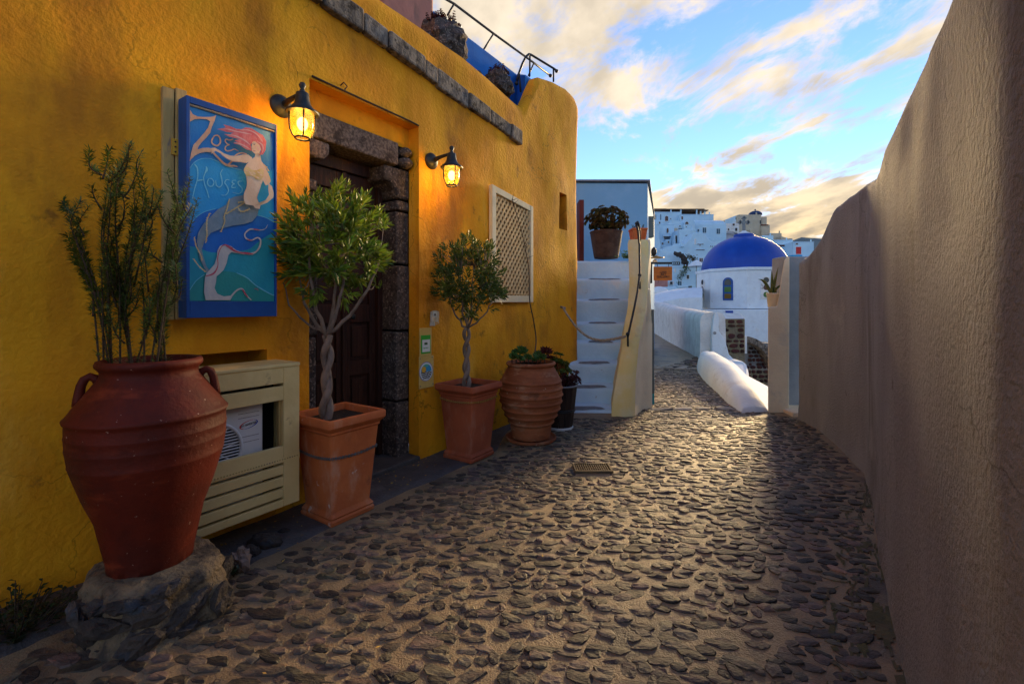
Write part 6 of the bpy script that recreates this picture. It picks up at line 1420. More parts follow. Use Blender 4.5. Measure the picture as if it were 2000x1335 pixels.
    stems = [[(215, 697), (190, 590), (152, 480), (140, 440), (160, 400)], [(214, 697), (204, 560), (192, 470), (200, 390), (206, 335)], [(255, 697), (236, 580), (222, 440), (226, 315)], [(258, 697), (240, 580), (215, 470), (196, 395)], [(250, 660), (240, 590), (266, 470), (284, 400), (272, 330)], [(252, 660), (245, 560), (272, 430), (290, 365)], [(285, 697), (288, 600), (286, 515)], [(310, 697), (318, 570), (336, 470), (362, 345)], [(305, 697), (322, 600), (346, 470), (378, 405)], [(300, 697), (326, 580), (342, 490), (354, 425)], [(196, 697), (182, 570), (160, 470), (168, 452)],
             [(230, 690), (226, 560), (214, 430), (216, 350)], [(240, 620), (250, 500), (256, 410), (250, 350)], [(235, 600), (222, 520), (232, 420), (240, 370)], [(312, 690), (330, 610), (338, 540), (344, 480)], [(268, 690), (300, 620), (312, 560)], [(208, 690), (212, 600), (216, 520)], [(318, 690), (310, 600), (330, 520), (352, 450), (366, 385)], [(222, 640), (178, 540), (152, 460)], [(262, 560), (280, 480), (288, 420)]]
    r = random.Random(3); st, nd = MB(), MB()
    for base in list(stems):
        for q in range(4):
            i = r.randrange(1, len(base)); x, y = base[i]; x0, y0 = base[i - 1]; f = r.uniform(.2, .9); xs, ys = x0 + (x - x0) * f, y0 + (y - y0) * f; sg = r.choice((-1, 1))
            stems.append([(xs, ys), (xs + sg * r.uniform(6, 18), ys - r.uniform(14, 30)), (xs + sg * r.uniform(8, 28), ys - r.uniform(40, 80))])
    for base in stems:
        for rep in range(2 if len(base) > 4 else 1):
            Y = 1.64 + r.uniform(-.08, .08); jx, jy = r.gauss(0, 5), r.gauss(0, 5); k = len(base); pts = []
            for i, (x, y) in enumerate(base):
                f = i / (k - 1); pts.append(P(x + jx * (1 + f * 2.2), y + jy * f, 1.64 + (Y - 1.64) * (.4 + f)) - Vector((0, 0, .05 if i == 0 and base[0][1] > 675 else 0)))
            fine = []
            for i in range(k - 1):
                p0, p1, p2, p3 = pts[max(i - 1, 0)], pts[i], pts[i + 1], pts[min(i + 2, k - 1)]
                for q in range(8):
                    t = q / 8; fine.append(.5 * (2 * p1 + (p2 - p0) * t + (2 * p0 - 5 * p1 + 4 * p2 - p3) * t * t + (3 * p1 - p0 - 3 * p2 + p3) * t ** 3))
            fine.append(pts[-1]); n = len(fine)
            st.tube(fine, [.0038 * (1 - .8 * i / n) for i in range(n)], 5)
            for i in range(n - 1):
                f = i / n; a, b = fine[i], fine[i + 1]; t = (b - a).normalized(); cnt = int((7 if f < .25 else 13 if f < .5 else 20) * (b - a).length / .02)
                for _ in range(cnt):
                    c = a.lerp(b, r.random()); s = Vector((r.gauss(0, 1), r.gauss(0, 1), r.gauss(0, 1))); s = (s - t * s.dot(t)).normalized()
                    d = (s + t * r.uniform(.05, .75)).normalized() * r.uniform(.018, .034) * (1.1 - .30 * f); w = d.cross(t).normalized() * .0019
                    nd.quad(c - w * .6, c + d * .5 - w, c + d, c + d * .5 + w)
    link_mesh('stems', st, M['twig'], p, smooth=True); link_mesh('needles', nd, M['leaf_rosemary'], p, fixn=False)
make_jar()

# ------------------------------------------------------------------ square planters with twisted trees
def planter(loc, label, chain_z, kk=.9):
    o = thing('square_planter', (loc.x, loc.y, 0), label, 'planter')
    rot = math.atan2(D2.y, D2.x); c, s = math.cos(rot), math.sin(rot)
    def ring(h, z, rd=.012):
        pts = []
        for cx, cy, a0 in ((1, 1, 0), (-1, 1, 90), (-1, -1, 180), (1, -1, 270)):
            for k in range(4):
                a = R(a0 + 30 * k); x, y = cx * (h - rd) + rd * math.cos(a), cy * (h - rd) + rd * math.sin(a); pts.append(Vector((loc.x + x * c - y * s, loc.y + x * s + y * c, z)))
        return pts
    prof = [(.128, 0), (.148, .004), (.150, .022), (.143, .032), (.146, .040), (.140, .050), (.132, .058), (.130, .066), (.165, .455), (.172, .462), (.172, .472), (.178, .480), (.190, .490), (.197, .500), (.197, .528), (.192, .536), (.182, .538), (.168, .534), (.165, .522), (.163, .47)]
    mb = MB(); n = 16
    for h, z in prof: mb.v += ring(h * kk, z)
    for k in range(len(prof) - 1):
        for i in range(n): j = (i + 1) % n; mb.f.append((k * n + i, k * n + j, (k + 1) * n + j, (k + 1) * n + i))
    mb.f.append(tuple(reversed(range(n))))
    link_mesh('body', mb, M['terracotta'] if chain_z < .4 else M['terracotta_mid'], o, smooth=True, angle=32)
    mb = MB(); mb.ngon(ring(.164 * kk, .50)); link_mesh('soil', mb, M['soil'], o)
    # perforated strap: a row of small rings joined by a thin band
    h = kk * (.130 + (.165 - .130) * (chain_z - .066) / .389) + .002; mb = MB(); N_ = 15
    for (ux, uy) in ((1, 0), (-1, 0), (0, 1), (0, -1)):
        for i in range(N_):
            t = -h + 2 * h * (i + .5) / N_; x, y = (ux * h if ux else t), (uy * h if uy else t); zz = chain_z - .012 * math.sin(math.pi * (i + .5) / N_)
            ct = Vector((loc.x + x * c - y * s, loc.y + x * s + y * c, zz)); tx = Vector((c, s, 0)) if uy else Vector((-s, c, 0)); nn = Vector((ux * c - uy * s, ux * s + uy * c, 0))
            mb.tube([ct + nn * .0015 + tx * (.0062 * math.cos(q * .7854)) + Vector((0, 0, .0062 * math.sin(q * .7854))) for q in range(8)], .0026, 5, True)
            l = h / N_; mb.tube([ct - tx * l, ct + tx * l], .0022, 5) if i % 2 else None
    link_mesh('perforated_strap', mb, M['zinc'] if chain_z < .4 else M['brass'], o)
    return o
M['terracotta_mid'] = mk('red_terracotta', (0.36, 0.085, 0.032), (0.28, 0.062, 0.025), sc=4.5, rough=0.72, bump=0.2, bsc=70, bump2=0.15, bsc2=10, c3=(0.38, 0.15, 0.085), sc3=5, st3=(1, 1, 0.4), t3=(0.56, 0.7))
PL1 = Vector((-0.925, 2.45, 0)); PL2 = Vector((-0.315, 3.36, 0))
planter(PL1, 'orange terracotta planter with a grey perforated strap in front of the door', .345)
planter(PL2, 'redder terracotta planter with a brassy strap right of the doorway', .430)
def tree(base, top_z, cen, rad, label, seed, lmat, leaf_l, shoots, twr, brs, per=13, tr=.020):
    o = thing('twisted_tree', (base.x, base.y, .50), label, 'tree'); r = random.Random(seed)
    mb = MB(); n = 46
    for q in range(2):
        pts, rr = [], []
        for i in range(n + 1):
            f = i / n; a = f * twr * 2 * math.pi + q * math.pi + seed; w = .0155 * (1 + .25 * math.sin(f * 9 + q)); pts.append(Vector((base.x + w * math.cos(a) + (cen.x - base.x) * .12 * f, base.y + w * math.sin(a), .485 + (top_z - .485) * f)))
            rr.append(tr * (1.05 - .28 * f) * (1 + .08 * math.sin(f * 23 + q * 2)))
        mb.tube(pts, rr, 10)
    link_mesh('trunk', mb, M['bark'], o, smooth=True)
    fork = Vector((base.x + (cen.x - base.x) * .12, base.y, top_z)); bm_ = MB(); tips = []
    for (dx, dy, dz, rad0) in brs:
        end = cen + Vector((dx * rad.x, dy * rad.y, dz * rad.z)); mid = fork.lerp(end, .45) + Vector((dx * rad.x * .35, dy * rad.y * .35, -.04)); pts = []
        for i in range(10):
            t = i / 9; pts.append(fork * (1 - t) ** 2 + mid * (2 * t * (1 - t)) + end * t * t + Vector((r.gauss(0, .004), r.gauss(0, .004), r.gauss(0, .004))))
        bm_.tube(pts, [rad0 * (1 - .07 * i) for i in range(10)], 7); tips += [(pts[k], rad0) for k in (4, 6, 8, 9)]
    lf = MB()
    for k in range(shoots):
        for _ in range(30):
            v = Vector((r.uniform(-1, 1), r.uniform(-1, 1), r.uniform(-1, 1))); l = v.length
            if .42 < l < 1.0 + .12 * fbm(v.x * 2, v.y * 2, v.z * 2 + seed) and (v.z > -.55 or r.random() < .30) and fbm(v.x * 2.2 + seed, v.y * 2.2, v.z * 2.2, 2) > -.20: break
        p = cen + Vector((v.x * rad.x, v.y * rad.y, v.z * rad.z)); tip = min(tips, key=lambda q: (q[0] - p).length)[0]
        if r.random() < .5: m_ = tip.lerp(p, .5) + Vector((0, 0, -.015)); bm_.tube([tip, m_, p], [.0035, .0025, .0014], 4)
        ax = (v.normalized() * .75 + Vector((r.gauss(0, .35), r.gauss(0, .35), .55 + r.gauss(0, .3)))).normalized(); x = ax.cross(Vector((.3, .5, .8))).normalized(); y = ax.cross(x); sc = r.uniform(.75, 1.15)
        for i in range(per):
            f = i / per; a = i * 2.4 + k; open_ = .95 - .75 * f + r.gauss(0, .10); d = (ax * math.cos(open_) + (x * math.cos(a) + y * math.sin(a)) * math.sin(open_)).normalized()
            b = p + ax * ((f - .45) * .065 * sc * leaf_l / .06); L_ = leaf_l * sc * r.uniform(.7, 1.1) * (1.05 - .35 * f); side = d.cross(ax)
            side = (side.normalized() if side.length > .05 else x) * L_ * .135; up = side.cross(d).normalized() * L_ * .05
            droop = Vector((0, 0, -L_ * .12 * r.random()))
            a0, m0, t0 = b, b + d * L_ * .5 + up, b + d * L_ + droop
            o_ = len(lf.v); lf.v += [a0, m0 - side - up * 1.4, t0, m0 + side - up * 1.4, m0]; lf.f += [(o_, o_ + 4, o_ + 1), (o_ + 1, o_ + 4, o_ + 2), (o_, o_ + 3, o_ + 4), (o_ + 3, o_ + 2, o_ + 4)]
    link_mesh('branches', bm_, M['bark'], o, smooth=True)
    link_mesh('crown', lf, lmat, o, fixn=False)
    return o
TB1 = P(637, 815, 2.44); TB2 = P(911, 755, 3.35)
tree(Vector((TB1.x, TB1.y, 0)), P(0, 655, 2.42).z, P(654, 478, 2.42), Vector((.268, .255, .315)), 'topiary olive like tree with a plaited grey trunk before the dark door', 2, M['leaf_olive'], .072, 270, 1.65,
     [(-.75, .1, -.35, .011), (-.35, -.4, .1, .012), (.05, .3, .3, .011), (.35, -.2, .1, .011), (.95, -.25, -.22, .012), (.1, .5, -.1, .010), (-.95, -.15, -.62, .007)])
tree(Vector((TB2.x, TB2.y, 0)), P(0, 640, 3.35).z, P(917, 543, 3.35), Vector((.265, .25, .315)), 'smaller darker round headed tree with a spiral trunk beside the lattice shutter', 5, M['leaf_dark'], .055, 330, 1.9,
     [(-.6, .1, -.2, .009), (-.2, -.4, .1, .009), (.1, .3, .3, .009), (.45, -.2, .1, .009), (.7, .2, -.3, .008), (-.1, .5, -.3, .008)], 12, .0165)

# ------------------------------------------------------------------ succulents helper
def rosette(mb, c, ax, rad, n, r, wid=.30, cup=.5, layers=3, pointed=True):
    ax = ax.normalized(); x = ax.cross(Vector((.31, .52, .8))).normalized(); y = ax.cross(x)
    for L_ in range(layers):
        k = max(4, int(n * (1 - .22 * L_))); open_ = 1.25 - cup * L_
        for i in range(k):
            a = 2 * math.pi * (i + .5 * L_) / k + r.gauss(0, .08); rr = rad * (1 - .2 * L_) * r.uniform(.85, 1.08); rd = x * math.cos(a) + y * math.sin(a)
            d = ax * math.cos(open_) + rd * math.sin(open_); s = ax.cross(rd) * rr * wid; up = d.cross(s).normalized() * rr * .09
            b, m, t = c + d * rr * .12, c + d * rr * .66, c + d * rr + ax * rr * .1
            o = len(mb.v); mb.v += [b, m + s + up, t, m - s + up, m - up * 1.2]
            if not pointed: mb.v[o + 2] = t - d * rr * .06
            mb.f += [(o, o + 4, o + 1), (o + 1, o + 4, o + 2), (o, o + 3, o + 4), (o + 3, o + 2, o + 4)]
def make_round_pot():
    c = Vector((.155, 3.77, 0)); r = random.Random(12)
    o = thing('ribbed_pot', c, 'round bellied brown terracotta pot with raised ribs standing in a saucer', 'pot')
    prof = [(.12, .03), (.165, .03), (.160, .06), (.162, .13)]
    ribs = [.150, .205, .260, .318, .375, .430, .485]; body = lambda z: .160 + .105 * math.sin(max(0, min(1, (z - .10) / .44)) * math.pi) ** .85 if z < .54 else .16
    z = .14
    bt = [(.03, .160), (.13, .168), (.20, .206), (.27, .236), (.34, .252), (.40, .256), (.46, .250), (.51, .236), (.55, .214), (.58, .196), (.60, .186)]
    def rb(z): return pl(bt, z)
    prof = [(.10, .028), (.158, .028)]
    z = .05
    while z < .60:
        b = 0
        for q in ribs:
            d = abs(z - q); b = max(b, .011 * math.exp(-(d / .0085) ** 2))
        prof.append((rb(z) + b, z)); z += .006
    prof += [(.185, .602), (.198, .610), (.203, .622), (.198, .634), (.186, .638), (.176, .630), (.17, .58)]
    link_mesh('body', MB().lathe(prof, c, 56, wob=.006), M['terracotta_brown'], o, smooth=True, angle=80)
    link_mesh('saucer', MB().lathe([(.12, 0), (.190, .0), (.205, .012), (.207, .030), (.198, .032), (.185, .016), (.1, .014)], c, 44), M['terracotta_brown'], o, smooth=True, angle=40)
    link_mesh('soil', MB().lathe([(.001, 0), (.175, 0)], c + Vector((0, 0, .61)), 24), M['soil'], o)
    p = thing('aeonium_plant', c + Vector((0, 0, .61)), 'green rosette succulents with one dark red rosette in the ribbed pot', 'plant')
    for i, (x, y, Y, rad, mat) in enumerate(((1008, 690, 3.72, .055, 0), (1020, 684, 3.82, .06, 0), (1002, 697, 3.66, .045, 0), (1014, 701, 3.62, .050, 0), (1030, 698, 3.70, .045, 0), (1022, 690, 3.74, .05, 0), (1056, 701, 3.62, .062, 0), (1050, 694, 3.72, .05, 0), (1066, 690, 3.86, .075, 1), (1040, 703, 3.62, .035, 0), (1074, 700, 3.74, .04, 1))):
        mb = MB(); q = P(x, y, Y); ax = Vector((r.gauss(0, .35), -.45 + r.gauss(0, .3), 1)); rosette(mb, q, ax, rad, 13, r, .24, .42, 4)
        link_mesh('rosette', mb, M['leaf_red'] if mat else M['leaf_succulent'], p, fixn=False)
    mb = MB()
    for i in range(9): q = P(1000 + 8 * i, 702, 3.72); mb.tube([Vector((q.x, q.y, .60)), q], .006, 5)
    link_mesh('stems', mb, M['twig'], p)
    # bare vine trained up over the lattice shutter
    v = thing('bare_vine', P(1044, 690, 3.9), 'bare thorny brown vine climbing from the ribbed pot over the lattice shutter', 'vine'); mb = MB()
    pts = [P(1044, 694, 3.84)] + [onwall(x, y, n) for x, y, n in ((1047, 662, .10), (1042, 625, .07), (1035, 590, .065), (1034, 555, .06), (1033, 525, .06), (1027, 490, .06), (1019, 452, .06), (1011, 425, .06), (1004, 402, .06), (1000, 390, .07))]
    fine = []
    for i in range(len(pts) - 1):
        p0, p1, p2, p3 = pts[max(i - 1, 0)], pts[i], pts[i + 1], pts[min(i + 2, len(pts) - 1)]
        for q in range(5): t = q / 5; fine.append(.5 * (2 * p1 + (p2 - p0) * t + (2 * p0 - 5 * p1 + 4 * p2 - p3) * t * t + (3 * p1 - p0 - 3 * p2 + p3) * t ** 3))
    fine.append(pts[-1]); n = len(fine); mb.tube(fine, [.0065 * (1 - .6 * i / n) for i in range(n)], 6)
    for (i, dx, dy) in ((12, -16, -4), (20, -6, -10), (28, 14, -8), (31, 5, -14), (33, -10, -4), (38, -9, -6), (44, -8, -10), (46, 8, -10), (48, -7, -3), (49, 9, -6), (49, -2, -12)):
        a = fine[min(i, n - 1)]; mb.tube([a, a + (W(0, 0, 0) - W(0, 0, 0)) + Vector((D2.x, D2.y, 0)) * dx * .006 + Vector((N2.x, N2.y, 0)) * .02 + Vector((0, 0, -dy * .0045))], [.003, .0015], 5)
    link_mesh('stem', mb, M['twig'], v, smooth=True)
    # dark barrel pot
    c = Vector((.43, 4.13, 0)); o = thing('barrel_pot', c, 'dark slatted wooden tub between the ribbed pot and the white steps', 'pot')
    for i in range(14):
        a0, a1 = 2 * math.pi * i / 14 + .012, 2 * math.pi * (i + 1) / 14 - .012; mb = MB(); prof = [(.112, .012), (.128, .14), (.142, .27), (.157, .385)]
        for (ra, za), (rb_, zb_) in zip(prof, prof[1:]):
            def q(a, rr, z): return c + Vector((rr * math.cos(a), rr * math.sin(a), z))
            mb.hexa([q(a0, ra - .012, za), q(a1, ra - .012, za), q(a1, ra, za), q(a0, ra, za)], [q(a0, rb_ - .012, zb_), q(a1, rb_ - .012, zb_), q(a1, rb_, zb_), q(a0, rb_, zb_)])
        link_mesh('stave', mb, M['barrel'], o)
    for z, rr in ((.16, .133), (.175, .1345)): link_mesh('hoop', MB().tube([c + Vector((rr * math.cos(t * .196), rr * math.sin(t * .196), z)) for t in range(32)], .005, 6, True), M['iron'], o, smooth=True)
    link_mesh('rim', MB().tube([c + Vector((.153 * math.cos(t * .196), .153 * math.sin(t * .196), .385)) for t in range(32)], .009, 8, True), M['step_grey'], o, smooth=True)
    link_mesh('base', MB().lathe([(.05, 0), (.116, 0), (.119, .012), (.116, .022)], c, 32), M['white_aged'], o, smooth=True, angle=40)
    link_mesh('soil', MB().lathe([(.001, 0), (.145, 0)], c + Vector((0, 0, .36)), 20), M['soil'], o)
    p = thing('jade_bush', c + Vector((0, 0, .36)), 'bushy green succulent on reddish stems in the dark tub', 'plant'); st, lf, rd = MB(), MB(), MB()
    for i in range(60):
        a = r.uniform(0, 6.28); q = r.uniform(0, 1) ** .6; e = c + Vector((-.02 + .125 * q * math.cos(a), .115 * q * math.sin(a), .47 + .13 * (1 - q * q) + r.gauss(0, .025))); st.tube([c + Vector((.05 * math.cos(a), .05 * math.sin(a), .36)), e], [.006, .003], 5)
        rosette(lf, e, Vector((math.cos(a) * q, math.sin(a) * q, .9)), r.uniform(.030, .045), 8, r, .30, .5, 2, False)
    for i in range(26):
        a = R(r.uniform(-100, 30)); q = r.uniform(.5, 1.0); e = c + Vector((.155 * q * math.cos(a) + .03, .155 * q * math.sin(a), .40 + r.uniform(0, .09))); rosette(rd, e, Vector((math.cos(a), math.sin(a), .8)), r.uniform(.022, .034), 7, r, .3, .5, 2)
        rd.tube([c + Vector((.08 * math.cos(a), .08 * math.sin(a), .36)), e], .003, 4)
    e = c + Vector((.14, -.08, .50)); rd.tube([c + Vector((.12, -.06, .38)), e], .003, 4); rosette(rd, e, Vector((0, 0, 1)), .018, 6, r)
    link_mesh('stems', st, M['terracotta_brown'], p); link_mesh('crown', lf, M['leaf_dark'], p, fixn=False); link_mesh('red_shoots', rd, M['leaf_red'], p, fixn=False)
    # big basket pot with bush on the landing
    c = P(1184, 505, 6.75); o = thing('basket_pot', c, 'large dark brown tapered pot on the landing at the top of the steps', 'pot'); pr = [(.15, 0), (.172, .004)]
    for i in range(26): z = .02 + .35 * i / 25; pr.append((.175 + .055 * i / 25 + (.004 if i % 2 else 0), z))
    pr += [(.24, .385), (.236, .395), (.215, .39), (.21, .35)]
    link_mesh('body', MB().lathe(pr, c, 40, wob=.01), M['basket'], o, smooth=True, angle=80); link_mesh('soil', MB().lathe([(.001, 0), (.21, 0)], c + Vector((0, 0, .36)), 20), M['soil'], o)
    p = thing('landing_bush', c + Vector((0, 0, .36)), 'wide rounded olive green jade bush in the dark pot on the landing', 'plant'); st, lf = MB(), MB(); cc = c + Vector((0, 0, .55))
    for i in range(230):
        v = Vector((r.gauss(0, 1), r.gauss(0, 1), r.gauss(0, 1))).normalized(); v.z = max(v.z, -.55); q = r.uniform(.70, 1.02); e = cc + Vector((v.x * .31 * q, v.y * .26 * q, v.z * .20 * q + .01)); 
        if i % 4 == 0: st.tube([c + Vector((0, 0, .37)), cc + Vector((v.x * .1, v.y * .1, -.05)), e], [.01, .007, .004], 5)
        rosette(lf, e, v + Vector((0, 0, .5)), r.uniform(.035, .055), 8, r, .36, .5, 2, False)
    link_mesh('stems', st, M['twig'], p); link_mesh('crown', lf, M['leaf_jade'], p, fixn=False)
    # little terracotta pot behind the balustrade
    c = P(1246, 469, 5.55); o = thing('small_terracotta_pot', c, 'small square orange terracotta pot on top of the balustrade', 'pot'); mb = MB(); h0, h1 = .075, .088
    mb.hexa([c + Vector((x, y, 0)) for x, y in ((-h0, -h0), (h0, -h0), (h0, h0), (-h0, h0))], [c + Vector((x, y, .11)) for x, y in ((-h1, -h1), (h1, -h1), (h1, h1), (-h1, h1))]); link_mesh('body', mb, M['terracotta'], o, bevel=.006)
    mb = MB(); h2 = .094; mb.box(c.x - h2, c.x + h2, c.y - h2, c.y + h2, c.z + .111, c.z + .135); link_mesh('rim', mb, M['terracotta'], o, bevel=.006)
    mb = MB()
    for i in range(14): e = c + Vector((r.uniform(-.07, .07), r.uniform(-.07, .07), .135)); mb.tube([e, e + Vector((r.gauss(0, .015), r.gauss(0, .015), r.uniform(.03, .06)))], [.006, .003], 5)
    tag(link_mesh('cactus_sprigs', mb, M['leaf_weed']), 'tiny dark spiky sprigs in the small orange pot', 'plant')
    # small green tuft at the corner of the landing
    c = P(1223, 505, 6.4); mb = MB()
    for i in range(60): e = c + Vector((r.gauss(0, .05), r.gauss(0, .03), abs(r.gauss(0, .05)))); rosette(mb, e, Vector((r.gauss(0, .5), -.5, 1)), .025, 5, r, .3, .5, 1)
    o = thing('corner_tuft', c, 'small green tuft of leaves at the corner of the landing', 'plant'); link_mesh('foliage', mb, M['leaf_succulent'], o, fixn=False)
    # potted agave on the ledge of the cream wall
    c = P(1511, 600, 4.86); o = thing('ledge_pot', c, 'white pot on the low ledge of the cream wall', 'pot'); link_mesh('body', MB().lathe([(.05, 0), (.055, .004), (.067, .13), (.072, .134), (.072, .150), (.064, .152), (.06, .13)], c, 28), M['chalk_pot'], o, smooth=True, angle=50)
    p = thing('agave', c + Vector((0, 0, .13)), 'spiky green and yellow agave in the white ledge pot', 'plant')
    for tip, bend, w in (((1520, 521), -.01, .017), ((1507, 527), .012, .017), ((1480, 545), .05, .015), ((1494, 566), .03, .013), ((1530, 555), .02, .013), ((1512, 556), .0, .012), ((1504, 572), .02, .012)):
        t = P(tip[0], tip[1], 4.86 + r.uniform(-.04, .06)); b = c + Vector((r.uniform(-.02, .02), r.uniform(-.02, .02), .135)); mb = MB(); n = 8; L_ = t - b; sd = L_.cross(Vector((0, 1, .1))).normalized(); nr = sd.cross(L_).normalized()
        for i in range(n + 1):
            f = i / n; q = b + L_ * f + Vector((0, 0, bend * math.sin(math.pi * f))); ww = w * (1 - f ** 1.8) * (1 + .3 * math.sin(math.pi * f)) + .0008; mb.v += [q - sd * ww, q - nr * ww * .45, q + sd * ww, q + nr * ww * .25]
        for i in range(n):
            for k in range(4): a = i * 4; mb.f.append((a + k, a + (k + 1) % 4, a + 4 + (k + 1) % 4, a + 4 + k))
        link_mesh('leaf', mb, M['leaf_agave'], p, smooth=True)
make_round_pot()

# ------------------------------------------------------------------ lava rocks with succulents on the roof edge, railing
def roof_things():
    r = random.Random(31)
    for (px, py, w, h_, label, spikes, rm) in ((868, 62, .215, .19, 'big dark lava rock planter with spiky red succulents on the roof edge', 26, 0), (972, 150, .135, .135, 'smaller dark lava rock planter with red succulents near the roof corner', 16, 1)):
        s = wall_s(px, -.16); c = W(s, -.17, 3.06 + h_ * .75); o = thing('lava_rock_planter', c - Vector((0, 0, h_ * .75)), label, 'planter'); mb = MB()
        bb = MB().ball((0, 0, 0), 1, 26, 16, wob=.30, seed=px * .1); dv, nv = Vector((D2.x, D2.y, 0)), Vector((N2.x, N2.y, 0))
        mb.v = [c + dv * (v.x * w * 1.0) + nv * (v.y * .15) + Vector((0, 0, v.z * h_ + v.x * -.0)) + Vector((fbm(v.x * 6, v.y * 6, v.z * 6), fbm(v.x * 6, v.y * 6, 9 + v.z * 6), 0)) * .02 for v in bb.v]; mb.f = bb.f
        link_mesh('rock', mb, M['lava'], o); lf = MB()
        for i in range(spikes):
            f = (i + .5) / spikes * 2 - 1; e = c + dv * (f * w * .85) + nv * r.uniform(-.03, .09) + Vector((0, 0, h_ * math.sqrt(max(0, 1 - f * f * .8)) * .95)); hh = r.uniform(.035, .09) * (1.1 - .4 * abs(f + .3))
            ax = Vector((r.gauss(0, .2), r.gauss(0, .2), 1)).normalized()
            lf = MB()
            for k in range(4): rosette(lf, e + ax * hh * k / 4, ax, .024 * (1.1 - k * .2), 7, r, .3, .4, 1)
            link_mesh('succulent', lf, M['leaf_red'], o, fixn=False)
        if not rm:
            mb = MB().tube([c + dv * .12 + Vector((0, 0, h_ * .7)), c + dv * .13 + Vector((0, 0, h_ + .05)), c + dv * .115 + Vector((0, 0, h_ + .13))], .0022, 5); link_mesh('stalk', mb, M['twig'], o)
    o = thing('roof_railing', W(1.6, -.9, 4.0), 'thin black pipe railing along the top of the blue roof terrace', 'railing'); n = -.86
    def on(px, py, n_=n): return onwall(px, py, n_)
    top = [on(800, -48), on(852, -12), on(887, 8), on(964, 66), on(1040, 121), on(1075, 148)]
    link_mesh('rail', MB().tube(top, .013, 8).ball(top[-1], .026, 12, 8), M['iron'], o, smooth=True)
    for a, b in (((887, 8), (874, 30)), ((964, 66), (944, 98)), ((1043, 123), (1032, 148)), ((820, -36), (810, -18))): link_mesh('post', MB().tube([on(*a), on(*b)], .011, 8), M['iron'], o, smooth=True)
    Y = 4.85; q = lambda x, y, YY=Y: P(x, y, YY)
    r2 = thing('stair_railing', q(1034, 145), 'short curved black handrail with ball ends on the yellow roof corner', 'railing')
    link_mesh('rail', MB().tube([q(1009, 162, 4.75), q(1013, 145, 4.75), q(1020, 125, 4.76), q(1027, 111, 4.78), q(1033, 106, 4.8), q(1037, 107, 4.85), q(1060, 121, 4.95), q(1083, 135, 5.05), q(1086, 138, 5.06)], .012, 8).ball(q(1009, 163, 4.75), .02, 12, 8).ball(q(1087, 139, 5.06), .02, 12, 8), M['iron'], r2, smooth=True)
    for a, b, Ya, Yb in (((1035, 106), (1034.5, 150), 4.83, 4.83), ((1081, 134), (1081, 160), 5.04, 5.04), ((1014, 144), (1017, 180), 4.75, 4.75)): link_mesh('post', MB().tube([q(*a, Ya), q(*b, Yb)], .010, 8), M['iron'], r2, smooth=True)
roof_things()

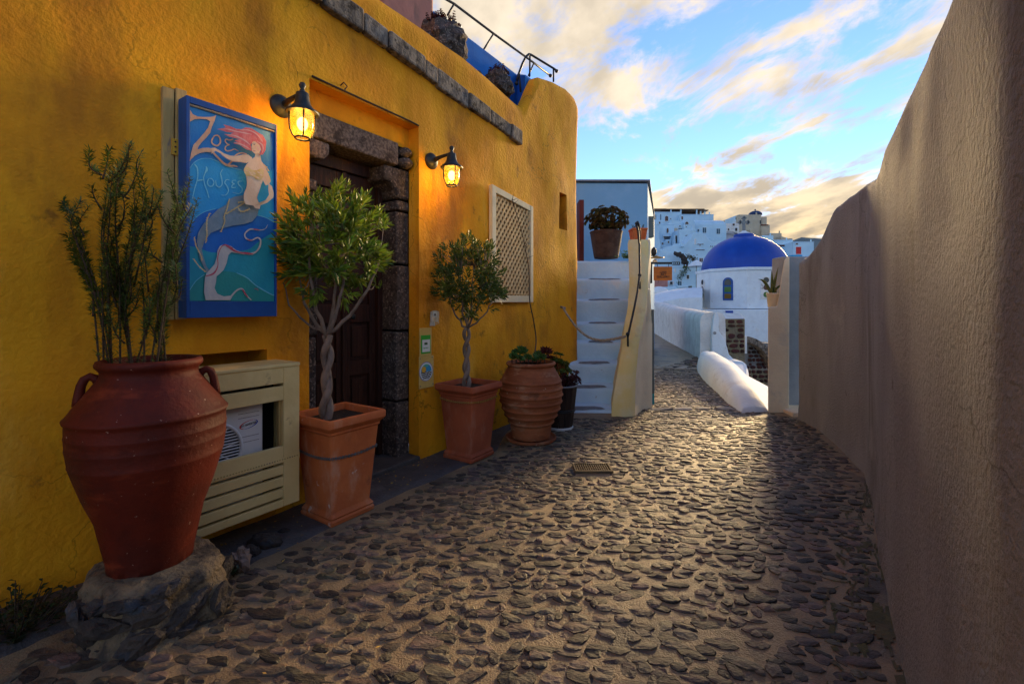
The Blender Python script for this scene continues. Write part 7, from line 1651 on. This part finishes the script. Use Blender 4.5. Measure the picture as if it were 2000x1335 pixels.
# ------------------------------------------------------------------ ground clutter: drain grate, rocks, weeds, leaves
def clutter():
    r = random.Random(17)
    o = thing('drain_grate', (.54, 3.10, 0), 'flat rectangular iron drain grate set among the cobbles', 'drain grate'); x0, x1, y0, y1 = .415, .665, 3.02, 3.17; z = max(gz(.54, 3.1), 0) + .012
    fr = MB(); fr.box(x0, x1, y0, y0 + .012, z - .02, z); fr.box(x0, x1, y1 - .012, y1, z - .02, z); fr.box(x0, x0 + .012, y0 + .012, y1 - .012, z - .02, z); fr.box(x1 - .012, x1, y0 + .012, y1 - .012, z - .02, z); link_mesh('frame', fr, M['grate'], o)
    mb = MB(); x = x0 + .018
    while x < x1 - .015: mb.box(x, x + .006, y0 + .012, y1 - .012, z - .016, z - .002); x += .0145
    for k in range(1, 5): yy = y0 + (y1 - y0) * k / 5; mb.box(x0 + .012, x1 - .012, yy - .003, yy + .003, z - .018, z - .0045)
    link_mesh('bars', mb, M['grate'], o); link_mesh('pit', MB().quad((x0, y0, z - .019), (x1, y0, z - .019), (x1, y1, z - .019), (x0, y1, z - .019)), M['soil'], o)
    for (px, py, Y, sx, sy, sz, lab, se) in ((518, 1052, 2.10, .075, .05, .038, 'smooth rounded grey green rock under the cream cabinet', 2), (470, 1078, 1.92, .035, .035, .05, 'upright pale knobbly stone supporting the cream cabinet', 7), (490, 1066, 2.02, .04, .03, .03, 'small dark stone wedged under the cream cabinet', 9), (555, 1035, 2.22, .03, .02, .014, 'flat dark stone chip beside the orange planter', 4)):
        c = P(px, py, Y); mb = MB().ball((c.x, c.y, max(sz * .6, 0.0)), 1, 20, 12, (sx, sy, sz), .25 if se != 7 else .6, se)
        tag(link_mesh('rock', mb, M['bark'] if se == 7 else M['rock'], smooth=(se == 2)), lab, 'rock')
    def weed(name, px, py, Y, n, spread, hgt, ls, label, rr):
        c = P(px, py, Y); c.z = 0.01; o = thing(name, c, label, 'weed'); st, lf = MB(), MB()
        for i in range(n):
            a = rr.uniform(0, 6.28); q = spread * rr.random() ** .5; h = hgt * rr.uniform(.45, 1.0) * (1 - .4 * q / spread); e = c + Vector((q * math.cos(a), q * math.sin(a), h)); b = c + Vector((q * .4 * math.cos(a), q * .4 * math.sin(a), 0)); st.tube([b, b.lerp(e, .5) + Vector((0, 0, h * .1)), e], [.0025, .002, .0012], 4)
            for k in range(5):
                p = b.lerp(e, .35 + .65 * k / 4); d = Vector((rr.gauss(0, 1), rr.gauss(0, 1), .35)).normalized(); s = d.cross(Vector((0, 0, 1))).normalized(); l = ls * rr.uniform(.6, 1.1); o_ = len(lf.v); lf.v += [p, p + d * l * .55 + s * l * .30 + Vector((0, 0, l * .1)), p + d * l, p + d * l * .55 - s * l * .30 + Vector((0, 0, l * .1)), p + d * l * .55]; lf.f += [(o_, o_ + 4, o_ + 1), (o_ + 1, o_ + 4, o_ + 2), (o_, o_ + 3, o_ + 4), (o_ + 3, o_ + 2, o_ + 4)]
        link_mesh('stems', st, M['twig'], o); link_mesh('foliage', lf, M['leaf_weed'], o, fixn=False)
    weed('weed_clump', 30, 1270, 1.52, 75, .16, .16, .028, 'dense dark green weed clump at the foot of the yellow wall', r)
    weed('weed_sprig', 34, 1240, 1.58, 4, .02, .24, .024, 'single tall leafy weed sprig against the yellow wall', r)
    weed('small_weed', 108, 1215, 1.62, 16, .07, .09, .022, 'small low weed between the weed clump and the rubble block', r)
    weed('cabinet_weed', 452, 1105, 1.86, 14, .05, .06, .02, 'little dark weed beside the rubble block under the cabinet', r)
    mb = MB()
    for i in range(240):
        s = r.uniform(-2.2, 1.0); n_ = abs(r.gauss(0, .18)) + .02; p = W(s, n_ if r.random() < .7 else r.uniform(.1, 2.0), 0); d = Vector((r.gauss(0, 1), r.gauss(0, 1), r.gauss(0, .2))).normalized() * r.uniform(.004, .011); e = Vector((-d.y, d.x, r.gauss(0, .003))) * .5; c = Vector((p.x, p.y, gz(p.x, p.y) + .016)); mb.quad(c - d, c - e, c + d, c + e)
    o = link_mesh('leaf_litter', mb, M['litter'], fixn=False); o['kind'] = 'stuff'; o['label'] = 'tiny dry yellow leaves and scraps scattered on the ground'
M['grate'] = mk('rusty_grate', (0.16, 0.115, 0.06), (0.11, 0.08, 0.05), sc=30, rough=0.55, metal=0.5, bump=.3, bsc=80)
M['litter'] = mk('dry_leaves', (0.40, 0.22, 0.05), rough=0.7, rnd=.6, island=True, hue=.03)
clutter()
